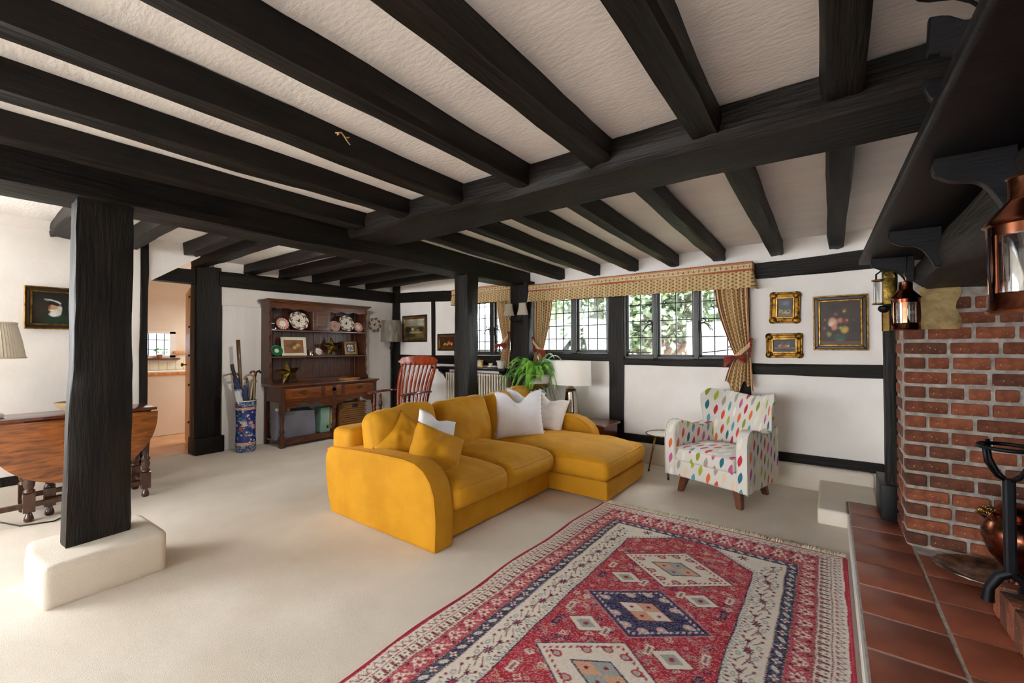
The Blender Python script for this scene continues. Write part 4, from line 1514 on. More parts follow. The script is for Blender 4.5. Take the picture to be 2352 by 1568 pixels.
        # side lozenges between medallions
        for sx_ in (-1, 1):
            xs, ys = xp - 0.178 * sx_, py - (yc - 0.232)
            e = np.abs(xs) / 0.085 + np.abs(ys) / 0.062 - 1
            P(F * S(e * 0.07), IV)
            P(F * S((np.abs(e) - 0.06) * 0.07), np.array(C('#7c2434')[:3]))
            P(F * S((np.abs(xs) / 0.045 + np.abs(ys) / 0.033 - 1) * 0.04), TEAL)
            P(F * S(np.hypot(xs, ys) - 0.012), RED)
            for (ax, ay, cc) in ((0.285, -0.155, IV), (0.285, -0.285, NAVY), (0.09, -0.232, IV)):
                hx_, hy_ = np.abs(xp - ax * sx_), np.abs(py - (yc + ay))
                P(F * S(np.maximum(hx_ - 0.017, hy_ - 0.03)) * (((py / 0.012) % 1 < 0.6) | (hx_ < 0.011)), cc)
                P(F * S(np.maximum(hx_ - 0.006, hy_ - 0.02)), np.array(C('#93606a')[:3]))
    # edging and wear
    P(ex < 0.013, np.array(C('#b32a44')[:3]))
    P((ey < 0.010) * (ex > 0.013), np.array(C('#c2596a')[:3]))
    spk = (n2 > 0.80)
    P(spk * (b > 0.012) * 0.22, IV)
    P((n1 > 0.9) * (b > 0.012) * 0.25, DRED)
    # geometry
    zz = 0.011 + 0.0012 * np.sin(xx * 7 + 1) * np.sin(yy * 5)
    wav = 0.008 * np.sin(yy * 9.0) * np.clip((cx - 0.55 - xx) / 0.2, 0, 1) - 0.02 * np.clip((cx - xx) / hw, 0, 1) * np.sin(np.clip((y1 - yy) / 2.4, 0, 1) * math.pi)
    gx = xx + wav
    V_ = np.stack([gx - t.location[0], yy - t.location[1], zz], -1).reshape(-1, 3)
    me = bpy.data.meshes.new('pile')
    ii, jj = np.meshgrid(np.arange(nx), np.arange(ny), indexing='ij')
    q0 = ii * (ny + 1) + jj
    Fq = np.stack([q0, q0 + ny + 1, q0 + ny + 2, q0 + 1], -1).reshape(-1, 4)
    me.vertices.add(len(V_))
    me.vertices.foreach_set('co', V_.astype(np.float32).ravel())
    me.loops.add(Fq.size)
    me.loops.foreach_set('vertex_index', Fq.astype(np.int32).ravel())
    me.polygons.add(len(Fq))
    me.polygons.foreach_set('loop_start', np.arange(0, Fq.size, 4, dtype=np.int32))
    me.polygons.foreach_set('use_smooth', np.ones(len(Fq), dtype=bool))
    me.update()
    ca = me.color_attributes.new('Col', 'FLOAT_COLOR', 'POINT')
    arr = np.ones((len(V_), 4), dtype=np.float32)
    arr[:, :3] = col.reshape(-1, 3)
    ca.data.foreach_set('color', arr.ravel())
    me.materials.append(MT['vcol_rug'])
    o = bpy.data.objects.new('pile', me)
    COL.objects.link(o)
    o.parent = t
    # edge binding so the rug has thickness
    for edge_ in ([(gx[0, j], Y[j]) for j in range(0, ny + 1, 8)], [(gx[-1, j], Y[j]) for j in range(0, ny + 1, 8)]):
        MB().tube([(a - t.location[0], c - t.location[1], 0.007) for a, c in edge_], 0.0065, 6).build('side_binding', MT['red_bind'], t, smooth=180)
    MB().tube([(a - t.location[0], y1 - t.location[1], 0.006) for a in X[::8]], 0.006, 6).build('end_binding', MT['red_bind'], t, smooth=180)
    fr = MB()
    r_ = random.Random(5)
    k = 460
    for i in range(k):
        a = x0 + (x1 - x0) * (i + r_.random()) / k - t.location[0]
        L = 0.06 + 0.04 * r_.random()
        dx = r_.uniform(-0.02, 0.03)
        yb = y1 - t.location[1]
        fr.tube([(a, yb - 0.004, 0.007), (a + dx * 0.4, yb + L * 0.5, 0.009 + r_.random() * 0.008), (a + dx, yb + L, 0.003)], [0.0032, 0.003, 0.0018], 4)
    f_ = fr.build('fringe', MT['fringe'], t, smooth=180)
    f_['kind'] = 'stuff'


MT['red_bind'] = mk('red_rug_binding', C('#a82440'), C('#c04a5c'), nscale=30, rough=0.9)
MT['fringe'] = mk('cream_fringe', C('#d9cfb4'), C('#e6ddc6'), nscale=10, rough=0.9)
build_rug()
# ---------------------------------------------------------------- fireplace pier of old bricks
pier = thing('brick_pier', 'old red brick fireplace pier with grey lime mortar', 'fireplace', (0.367, 3.21, 0.1))
ox, oy = 0.367, 3.21
MB().box(-0.035, 1.12, 0.006, 0.345, -0.02, 1.46).build('mortar_core', MT['mortar'], pier, bevel=0.03, seg=3, smooth=50)
rb = random.Random(11)
CH = 0.0802
proto = {}


def brick(L, w_, h_, cx, cy, cz, parent, rz=0.0, rnd_corner=False):
    key = (round(L, 2), round(w_, 2), round(h_, 3))
    rot = (rb.uniform(-.012, .012), rb.uniform(-.012, .012), rz + rb.uniform(-.012, .012))
    if key not in proto:
        o = MB().box(-L / 2, L / 2, -w_ / 2, w_ / 2, -h_ / 2, h_ / 2).build('brick', MT['brick'], parent, bevel=0.009, seg=2, smooth=50)
        o.location, o.rotation_euler = (cx, cy, cz), rot
        proto[key] = o
        return o
    o = share(proto[key], 'brick', parent, (cx, cy, cz), rot)
    return o


for c in range(18):
    z = 0.004 + CH * (c + 0.5)
    h_ = CH - 0.0165 - rb.random() * 0.003
    # lower courses splay outwards towards the hearth
    sp = 0.02 * max(0, 1 - c / 9.0)
    # cheek bricks (facing the viewer), corner brick first
    x = -0.04 - (0.0 if c > 8 else sp * 0.15)
    first = True
    while x < 0.66:
        L = rb.choice([0.19, 0.18, 0.20, 0.095, 0.15]) if not first else (0.18 if c % 2 else 0.095)
        if c == 17 and x < 0.2:
            x += L
            first = False
            continue
        if first:
            pass
        else:
            brick(L - 0.014, 0.09, h_, x + L / 2, 0.045 + rb.uniform(-0.005, 0.004) - (sp * 0.3), z, pier)
            x += L
            continue
        # corner brick turns the corner
        brick(L - 0.012, (0.095 if c % 2 else 0.18), h_, x + L / 2, (0.0475 if c % 2 else 0.09) - 0.004 - sp * 0.3, z, pier)
        x += L
        first = False
    # return face bricks (left side of the pier)
    y = 0.095 if c % 2 else 0.18
    while y < 0.32:
        L = min(0.185, 0.342 - y)
        if L < 0.05:
            break
        brick(0.09, L - 0.014, h_, 0.005 - sp * 0.15, y + L / 2, z, pier)
        y += L
m = MB()
# yellowed lime plaster patch near the top of the cheek
P = []
for i in range(9):
    row = []
    for j in range(9):
        u, v = i / 8, j / 8
        row.append((0.02 + 0.16 * u + 0.012 * math.sin(v * 9), -0.012 - 0.014 * math.sin(math.pi * u) * math.sin(math.pi * v) + 0.006 * noise.noise(Vector((u * 4, v * 4, 2))), 1.19 + 0.23 * v))
    P.append(row)
m.grid(P)
MT['limeplaster'] = mk('yellowed_lime', C('#7d6340'), C('#b39a6a'), nscale=14, rough=0.9, bump=0.9, bscale=30, bdist=0.01)
m.build('lime_patch', MT['limeplaster'], pier, smooth=180)
# soot-dark inglenook lining and floor
MT['soot'] = mk('sooty_brick', C('#1a1512'), C('#3a2a22'), nscale=9, rough=0.95, bump=0.6, bscale=20)
struct(MB().box(0.62, 1.5, 0.92, 3.2, 1.62, 1.80).box(1.42, 1.5, 0.92, 3.2, 0, 1.8).box(0.62, 1.5, 0.92, 0.98, 0, 1.8).build('wall_fireplace', MT['soot']), 'sooty inside of the inglenook fireplace')

# quarry-tiled hearth: every tile its own piece
hearth = thing('tiled_hearth', 'raised hearth of red quarry tiles with pale grout', 'hearth', (0.095, 2.3, 0.063))
MB().box(-0.005, 1.3, -2.1, 1.565, -0.06, 0.0345).build('grout_bed', MT['grout'], hearth)
MB().box(-0.014, -0.003, -2.1, 1.28, -0.063, 0.034).build('edging_strip', MT['white'], hearth, bevel=0.002)
tp = {}


def tile(w_, d_, x, y):
    key = (round(w_, 3), round(d_, 3))
    if key not in tp:
        tp[key] = MB().box(-w_ / 2, w_ / 2, -d_ / 2, d_ / 2, -0.012, 0.012).build('tile', MT['tile'], hearth, bevel=0.004, seg=2, smooth=50)
        tp[key].location = (x, y, 0.026)
        return
    share(tp[key], 'tile', hearth, (x, y, 0.026 + rb.uniform(-0.0015, 0.0015)), (rb.uniform(-.006, .006), rb.uniform(-.006, .006), 0))


for r in range(13):
    y = 3.868 - 0.262 * (r + 0.5)
    xw = 0.153 if r == 0 else 0.253
    tile(xw, 0.252, 0.002 + xw / 2, y - 2.3)
for c in range(3):
    for r in range(11):
        y = 3.20 - 0.262 * (r + 0.5) - (0.09 if c % 2 == 0 else 0.0)
        tile(0.253, 0.252, 0.264 + 0.264 * c + 0.13, y - 2.3)

# raised fire bed kerb of bricks on end
kerb = thing('brick_kerb', 'kerb of red bricks on end round the raised fire bed', 'kerb', (0.53, 2.39, 0.10))
MB().box(0.012, 0.7, -1.4, 0.21, 0, 0.128).build('mortar_bed', MT['mortar'], kerb)
kp = None
for i in range(14):
    y = 0.19 - i * 0.082
    rot = (rb.uniform(-.02, .02), rb.uniform(-.02, .02), rb.uniform(-.03, .03))
    if kp is None:
        kp = MB().box(-0.05, 0.05, -0.035, 0.035, -0.067, 0.067).build('brick', MT['brick'], kerb, bevel=0.01, seg=2, smooth=50)
        kp.location, kp.rotation_euler = (0.05, y, 0.068), rot
    else:
        share(kp, 'brick', kerb, (0.05, y, 0.066 + rb.uniform(-.006, .006)), rot)
for i in range(5):
    share(kp, 'brick', kerb, (0.145 + i * 0.082, 0.165, 0.066 + rb.uniform(-.006, .006)), (0, 0, R90 + rb.uniform(-.03, .03)))

# bressummer, shelf, brackets
o = tim('bressummer_beam', (0.54, 0.95, 1.63), (0.54, 3.55, 1.60), 0.30, 0.20, 60, 'timber', amp=0.02, ch=0.04)
tag(o, 'heavy dark bressummer beam over the fireplace opening', 'beam')
ms = thing('mantel_shelf', 'wide black mantel shelf on scrolled brackets above the fireplace', 'shelf', (0.415, 2.2, 1.72))
m = MB()
m.add([(-0.26, 1.34, 0), (0.2, 1.34, 0), (0.2, -1.9, 0), (-0.205, -1.9, 0), (-0.26, 1.34, 0.042), (0.2, 1.34, 0.042), (0.2, -1.9, 0.042), (-0.205, -1.9, 0.042)],
      [(0, 1, 2, 3), (7, 6, 5, 4), (0, 4, 5, 1), (1, 5, 6, 2), (2, 6, 7, 3), (3, 7, 4, 0)])
m.build('shelf_board', MT['timber_paint'], ms, bevel=0.014, seg=3, smooth=50, recalc=True)


def scroll(depth, hgt):
    p = [(0, 0), (-depth, 0)]
    for i in range(9):
        a = i / 8
        p.append((-depth + 0.0 - 0.006 * math.sin(a * math.pi), -0.045 * a))
    for i in range(1, 15):
        a = i / 14
        # s-curve back to the foot
        x = -depth + depth * 0.86 * a
        z = -0.045 - (hgt - 0.045) * (a ** 2.1) - 0.016 * math.sin(a * 2 * math.pi)
        p.append((x, z))
    p.append((-0.02, -hgt))
    p.append((0, -hgt))
    return p


for yb, dp_ in ((1.665, 0.155), (2.59, 0.17), (3.345, 0.185)):
    m = MB().prism([(x - 0.02, z) for x, z in scroll(dp_, 0.175)], 'y', yb - 0.015 - 2.2, yb + 0.015 - 2.2)
    m.build('bracket', MT['timber_paint'], ms, bevel=0.004, recalc=True, smooth=40)
# scrolled boards standing on the shelf
up1 = [(.226, 2.011), (.233, 2.01), (.255, 2.007), (.278, 1.998), (.30, 1.984), (.42, 1.955), (.565, 1.93), (.565, 2.218), (.20, 2.218), (.21, 2.185), (.235, 2.17), (.285, 2.153), (.315, 2.128), (.328, 2.11), (.334, 2.09), (.325, 2.078), (.304, 2.075), (.287, 2.09), (.273, 2.103), (.256, 2.111), (.232, 2.117)]
up2 = [(.252, 2.059), (.293, 2.049), (.32, 2.03), (.565, 1.99), (.565, 1.86), (.33, 1.935), (.283, 1.963), (.262, 1.992), (.252, 2.021)]
for nm, lab, pl, yb in (('scrolled_board', 'black scroll-cut board above the shelf nearest the viewer', up1, 1.65), ('scrolled_board', 'small black rounded board above the shelf by the cross beam', up2, 1.89)):
    m = MB().prism([(x, z) for x, z in pl], 'y', -0.014, 0.014)
    o = m.build(nm, MT['timber_paint'], bevel=0.004, recalc=True)
    o.location = (0, yb, 0)
    tag(o, lab, 'board', 'scroll-cut boards above the mantel')


# ---------------------------------------------------------------- lanterns
def lantern(name, label, c, s, hook, group='copper ship lanterns'):
    """c = centre of the lantern base"""
    t = thing(name, label, 'lantern', c, 0.35, group)
    R_ = 0.068 * s
    H = 0.235 * s
    pr_ = [(R_ * 1.02, 0), (R_ * 1.06, 0.006 * s), (R_ * 1.0, 0.012 * s), (R_, 0.04 * s), (R_ * 0.97, 0.045 * s), (R_ * 0.85, 0.045 * s)]
    MB().lathe(pr_, 28).build('base_ring', MT['copper'], t, smooth=40)
    z1_ = 0.17 * s
    pr_ = [(R_ * 0.85, z1_), (R_ * 1.0, z1_), (R_ * 1.0, z1_ + 0.022 * s), (R_ * 1.1, z1_ + 0.026 * s), (R_ * 1.05, z1_ + 0.034 * s), (R_ * 0.55, z1_ + 0.075 * s), (R_ * 0.5, z1_ + 0.082 * s), (R_ * 0.5, z1_ + 0.125 * s),
           (R_ * 0.55, z1_ + 0.128 * s), (R_ * 0.45, z1_ + 0.13 * s)]
    MB().lathe(pr_, 28).build('cap', MT['copper'], t, smooth=40)
    for k in range(6):
        a = k * math.pi / 3
        m = MB().obox((R_ * 0.97 * math.cos(a), R_ * 0.97 * math.sin(a), 0.108 * s), (0.006 * s, 0.024 * s, 0.13 * s), Matrix.Rotation(a, 3, 'Z'))
        m.build('upright', MT['copper'], t, bevel=0.0015)
    rows = []
    for i in range(37):
        a = i / 36 * 2 * math.pi
        rows.append([(R_ * 0.9 * math.cos(a), R_ * 0.9 * math.sin(a), 0.045 * s), (R_ * 0.9 * math.cos(a), R_ * 0.9 * math.sin(a), z1_)])
    MB().grid(rows).build('glass', MT['lantern_glass'], t, smooth=180)
    MB().lathe([(0.012 * s, 0.045 * s), (0.02 * s, 0.05 * s), (0.012 * s, 0.075 * s), (0.006 * s, 0.1 * s)], 14).build('burner', MT['brass'], t, smooth=60)
    m = MB()
    for sgn in (-1, 1):
        m.tube([(sgn * R_ * 1.02, 0, 0.03 * s), (sgn * R_ * 1.1, 0.0, 0.1 * s), (sgn * R_ * 1.05, 0, 0.19 * s)], 0.003 * s, 6)
    m.build('side_wire', MT['iron'], t, smooth=180)
    top_z = z1_ + 0.13 * s
    MB().tube([(0, 0, top_z), (0.004, 0, top_z + 0.02 * s), (-0.006, 0, top_z + 0.045 * s), (0.004, 0, top_z + 0.06 * s), (0.01, 0, top_z + hook)], 0.0035 * s, 6).build('hook', MT['brass'], t, smooth=180)
    return t


lantern('ship_lantern', 'small copper lantern hanging in front of the brick pier', (0.312, 2.93, 1.28), 0.82, 0.14)
lantern('ship_lantern', 'large copper lantern cut off by the right edge', (0.326, 1.30, 1.265), 0.92, 0.17)
# brass wall lantern on the slim post
t = thing('wall_lantern', 'brass coach lantern with curved glass on the slim black post', 'lantern', (0.272, 3.575, 1.29))
MB().box(-0.005, 0.035, -0.012, 0.012, -0.0, 0.16).build('bracket', MT['brass'], t, bevel=0.006)
MB().lathe([(0.006, 0.12), (0.018, 0.125), (0.03, 0.14), (0.03, 0.155), (0.02, 0.165)], 20, c=(0.005, -0.02, 0)).build('socket', MT['iron'], t, smooth=40)
MB().box(0.0, 0.06, -0.045, 0.01, 0.17, 0.335).build('housing', MT['brass_dark'], t, bevel=0.008, seg=2, smooth=40)
rows = []
for i in range(19):
    a = math.pi * 0.5 + i / 18 * math.pi
    rows.append([(-0.012 + 0.034 * math.cos(a), -0.03 + 0.034 * math.sin(a), 0.18), (-0.012 + 0.034 * math.cos(a), -0.03 + 0.034 * math.sin(a), 0.325)])
MB().grid(rows).build('glass', MT['lantern_glass'], t, smooth=180)
for z in (0.177, 0.325):
    MB().tube([(-0.012 + 0.038 * math.cos(math.pi * 0.4 + k / 16 * math.pi * 1.2), -0.03 + 0.038 * math.sin(math.pi * 0.4 + k / 16 * math.pi * 1.2), z) for k in range(17)], 0.005, 6).build('rim', MT['brass'], t, smooth=180)
MB().tube([(-0.03, -0.02, 0.33), (-0.03, -0.02, 0.365), (0.0, -0.02, 0.39), (0.04, -0.02, 0.385), (0.055, -0.02, 0.35)], 0.005, 6).build('handle', MT['iron'], t, smooth=180)
MB().prism([(0.0, 0.335), (0.06, 0.335), (0.05, 0.375), (0.012, 0.375)], 'y', -0.045, 0.005).build('hood', MT['brass_dark'], t)

# ---------------------------------------------------------------- copper pot, tray and fire dog
t = thing('serving_tray', 'oval pewter tray with a scalloped rim on the hearth tiles', 'tray', (0.605, 2.985, 0.1))
m = MB()
rows = []
for i in range(73):
    a = i / 72 * 2 * math.pi
    sc_ = 1 + 0.015 * math.cos(a * 24)
    rows.append([(0.20 * sc_ * math.cos(a) * f, 0.17 * sc_ * math.sin(a) * f, z) for f, z in ((0.0, 0.006), (0.6, 0.006), (0.74, 0.008), (0.80, 0.022), (1.0, 0.03), (1.01, 0.026), (0.8, 0.014), (0.6, 0.0), (0.0, 0.0))])
m.grid(rows)
MT['pewter'] = mk('tarnished_pewter', C('#6a6660'), C('#b0aca2'), nscale=20, rough=0.25, metal=1, bump=0.4, bscale=40, bdist=0.004)
m.build('plate', MT['pewter'], t, smooth=60)
t = thing('copper_pot', 'polished copper pot with ornate cast handle on the tray', 'pot', (0.665, 2.87, 0.105))
MB().lathe([(0.03, 0.0), (0.05, 0.01), (0.035, 0.03), (0.03, 0.06), (0.05, 0.10), (0.095, 0.16), (0.118, 0.23), (0.115, 0.27), (0.09, 0.315), (0.07, 0.33), (0.08, 0.345), (0.085, 0.35), (0.07, 0.35)], 32).build('body', MT['copper'], t, smooth=40)
MB().lathe([(0.072, 0.345), (0.075, 0.36), (0.045, 0.385), (0.01, 0.395)], 28).build('lid', MT['copper'], t, smooth=50)
m = MB()
for k in range(7):
    a = k / 6
    curl(m, (-0.085 - 0.03 * a, -0.01, 0.345 + 0.012 * math.sin(k * 2.0)), 0.014, k, k + 5.2, th=0.004)
m.tube([(-0.07, 0, 0.33), (-0.12, 0, 0.35), (-0.13, 0, 0.33), (-0.10, 0, 0.31)], 0.006, 6)
m.build('handle', MT['brass'], t, smooth=180)
m = MB()
for k in range(3):
    a = k * 2.094 + 0.6
    m.lathe([(0.002, -0.014), (0.012, -0.008), (0.014, 0), (0.012, 0.008), (0.002, 0.014)], 12, c=(0.05 * math.cos(a), 0.05 * math.sin(a), 0.012))
m.build('ball_foot', MT['brass'], t, smooth=180)

t = thing('fire_dog', 'black wrought iron fire dog with ring-cup top', 'andiron', (0.53, 2.385, 0.235))
MB().obox((0, 0, 0.29), (0.032, 0.032, 0.36)).build('shaft', MT['iron'], t, bevel=0.008, seg=2)
m = MB()
for s_ in (-1, 1):
    m.tube([(0.0, 0, 0.12), (s_ * 0.03, -0.0, 0.10), (s_ * 0.055, 0, 0.05), (s_ * 0.06, 0, 0.0)], [0.018, 0.017, 0.015, 0.02], 8)
m.build('foot', MT['iron'], t, smooth=60)
ring = [(0.078 * math.cos(k / 24 * 2 * math.pi), 0.078 * math.sin(k / 24 * 2 * math.pi), 0.585) for k in range(25)]
MB().tube(ring, 0.0075, 8).build('ring', MT['iron'], t, smooth=180)
m = MB()
for k in range(4):
    a = k * R90 + 0.5
    c_, s_ = math.cos(a), math.sin(a)
    m.tube([(0.005 * c_, 0.005 * s_, 0.46), (0.04 * c_, 0.04 * s_, 0.48), (0.072 * c_, 0.072 * s_, 0.53), (0.08 * c_, 0.08 * s_, 0.60)], 0.007, 6)
m.build('cup_strap', MT['iron'], t, smooth=180)
MB().tube([(0.02, 0, 0.06), (0.25, 0.03, 0.05), (0.5, 0.05, 0.05)], 0.014, 6).build('log_bar', MT['iron'], t, smooth=60)
# ---------------------------------------------------------------- oak dresser
DL = (-5.47, 3.09, 0)
dr = thing('welsh_dresser', 'dark oak dresser with plate rack and three drawers against the wall', 'dresser', DL)
WD, WH, WF = MT['dresser'], MT['dresser_h'], MT['drawer']


def dbox(x0, x1, y0, y1, z0, z1):
    return sub(MB().box(x0, x1, y0, y1, z0, z1), DL)


y0, y1, xb, xf = 2.43, 3.76, -5.705, -5.25
m = dbox(xb, xf + 0.03, y0 - 0.03, y1 + 0.03, 0.735, 0.758)
m.build('top_board', WH, dr, bevel=0.008, seg=2, smooth=40)
dbox(xb, xf + 0.012, y0 - 0.012, y1 + 0.012, 0.718, 0.736).build('top_moulding', WH, dr, bevel=0.006)
# case: end panels, rails, dividers
dbox(xb, xf - 0.05, y0 + 0.005, y0 + 0.03, 0.54, 0.72).build('end_panel', WD, dr, bevel=0.003)
dbox(xb, xf - 0.05, y1 - 0.03, y1 - 0.005, 0.54, 0.72).build('end_panel', WD, dr, bevel=0.003)
dbox(xb, xf - 0.02, y0 + 0.03, y1 - 0.03, 0.545, 0.72).build('drawer_case', WD, dr)
for a, b, la in ((2.475, 2.935, 'wide'), (2.985, 3.215, 'small'), (3.262, 3.72, 'wide')):
    d = dbox(xf - 0.03, xf - 0.004, a, b, 0.578, 0.708).build('drawer', WF, dr, bevel=0.005, seg=2, smooth=40)
    yc = (a + b) / 2
    h = MB()
    h.prism([(yc - 0.05, 0.655), (yc - 0.035, 0.672), (yc, 0.68), (yc + 0.035, 0.672), (yc + 0.05, 0.655), (yc + 0.03, 0.64), (yc, 0.628), (yc - 0.03, 0.64)], 'x', xf - 0.005, xf)
    h.tube([(xf + 0.002, yc - 0.032, 0.66), (xf + 0.018, yc - 0.03, 0.64), (xf + 0.02, yc, 0.628), (xf + 0.018, yc + 0.03, 0.64), (xf + 0.002, yc + 0.032, 0.66)], 0.005, 6)
    sub(h, DL).build('handle', MT['brass_dark'], d)
# front stiles and scalloped apron
for a, b in ((2.935, 2.985), (3.215, 3.262)):
    dbox(xf - 0.03, xf - 0.006, a, b, 0.57, 0.72).build('stile', WD, dr)
dbox(xf - 0.03, xf - 0.007, y0 + 0.03, y1 - 0.03, 0.555, 0.58).build('drawer_rail', WH, dr, bevel=0.003)


def apron(ya, yb):
    p = [(ya, 0.56), (ya, 0.43)]
    n = 24
    for i in range(1, n):
        a = i / n
        z = 0.44 + 0.075 * math.sin(a * math.pi) ** 0.8 + 0.014 * math.cos(a * 6 * math.pi)
        p.append((ya + (yb - ya) * a, z))
    p += [(yb, 0.43), (yb, 0.56)]
    return p


for a, b in ((2.49, 3.09), (3.14, 3.70)):
    sub(MB().prism(apron(a, b), 'x', xf - 0.03, xf - 0.01), DL).build('apron', WH, dr, recalc=True)
TURN = [(0.018, 0.135), (0.026, 0.14), (0.026, 0.15), (0.017, 0.16), (0.024, 0.175), (0.03, 0.19), (0.022, 0.215), (0.017, 0.23), (0.02, 0.30), (0.024, 0.345), (0.018, 0.38), (0.026, 0.39), (0.026, 0.405), (0.02, 0.415)]
for yy in (2.455, 3.115, 3.735):
    m = MB().box(xf - 0.055, xf, yy - 0.027, yy + 0.027, 0.41, 0.72).box(xf - 0.055, xf, yy - 0.027, yy + 0.027, 0.0, 0.14)
    m.lathe(TURN, 16, c=(xf - 0.0275, yy, 0))
    sub(m, DL).build('leg', WD, dr, smooth=40)
for yy in (2.455, 3.735):
    dbox(xb, xb + 0.05, yy - 0.025, yy + 0.025, 0, 0.72).build('leg', WD, dr, bevel=0.003)
dbox(xb, xf - 0.03, y0 + 0.01, y1 - 0.01, 0.06, 0.085).build('pot_board', WH, dr, bevel=0.003)
dbox(xf - 0.045, xf - 0.012, y0 + 0.05, y1 - 0.05, 0.035, 0.10).build('pot_board_rail', WH, dr, bevel=0.004)
# rack
XK_ = -5.49
for yy, s_ in ((2.41, 1), (3.745, -1)):
    p = [(xb, 0.758)]
    pts = [(XK_ + 0.05, 0.758), (XK_ + 0.05, 0.79), (XK_ + 0.0, 0.83), (XK_ + 0.01, 0.90), (XK_ - 0.01, 0.96), (XK_ + 0.012, 1.03), (XK_ + 0.005, 1.09), (XK_ - 0.012, 1.16), (XK_ + 0.01, 1.24), (XK_ - 0.01, 1.31),
           (XK_ + 0.012, 1.38), (XK_ + 0.005, 1.43), (XK_ - 0.012, 1.50), (XK_ + 0.01, 1.57), (XK_ - 0.008, 1.64), (XK_ + 0.012, 1.70), (XK_ + 0.012, 1.76)]
    p += pts + [(xb, 1.76)]
    m = MB()
    n = len(p)
    m.add([(x, yy - 0.012, z) for x, z in p] + [(x, yy + 0.012, z) for x, z in p], [tuple(range(n)), tuple(range(2 * n - 1, n - 1, -1))] + [(i, (i + 1) % n, (i + 1) % n + n, i + n) for i in range(n)])
    sub(m, DL).build('rack_side', WD, dr, recalc=True)
pj = [2.42, 2.529, 2.642, 2.756, 2.825, 2.941, 3.065, 3.152, 3.271, 3.385, 3.502, 3.601, 3.693, 3.735]
for a, b in zip(pj[:-1], pj[1:]):
    dbox(xb, xb + 0.014, a + 0.0015, b - 0.0015, 0.758, 1.75).build('back_plank', WD, dr, bevel=0.003)
dbox(xb - 0.002, xb + 0.004, 2.42, 3.735, 0.758, 1.75).build('back_board', MT['black'], dr)
for z in (1.078, 1.412):
    dbox(xb, XK_ - 0.0, 2.42, 3.735, z, z + 0.02).build('shelf', WH, dr, bevel=0.004)
dbox(xb + 0.014, xb + 0.03, 2.42, 3.735, 0.758, 0.80).build('shelf_rail', WH, dr, bevel=0.003)
# frieze and cornice


def frieze(ya, yb, zt):
    p = [(ya, zt), (ya, 1.69)]
    n = 40
    for i in range(1, n):
        a = i / n
        p.append((ya + (yb - ya) * a, 1.70 + 0.012 * math.cos(a * 14 * math.pi) * (1 if abs(a - 0.5) > 0.12 else 0) - 0.01 * math.sin(a * math.pi)))
    return p + [(yb, 1.69), (yb, zt)]


sub(MB().prism(frieze(2.42, 3.735, 1.77), 'x', XK_ - 0.012, XK_ + 0.006), DL).build('frieze', WH, dr, recalc=True)
m = MB()
for z0_, z1_, e in ((1.755, 1.772, 0.012), (1.772, 1.79, 0.03), (1.79, 1.808, 0.05)):
    m.box(xb, XK_ + 0.005 + e, 2.40 - e, 3.755 + e, z0_, z1_)
sub(m, DL).build('cornice', WH, dr, bevel=0.004)
# little cupboard in the rack
dbox(xb + 0.014, XK_ - 0.02, 2.945, 3.20, 1.432, 1.71).build('cupboard', WD, dr)
cdoor = dbox(XK_ - 0.022, XK_ - 0.002, 2.95, 3.195, 1.437, 1.70).build('cupboard_door', WH, dr, bevel=0.003)
dbox(XK_ - 0.003, XK_ + 0.006, 3.0, 3.145, 1.485, 1.655).build('door_panel', WH, cdoor, bevel=0.006)
dbox(XK_ - 0.003, XK_ + 0.006, 2.965, 2.975, 1.56, 1.575).build('knob', MT['brass_dark'], cdoor)


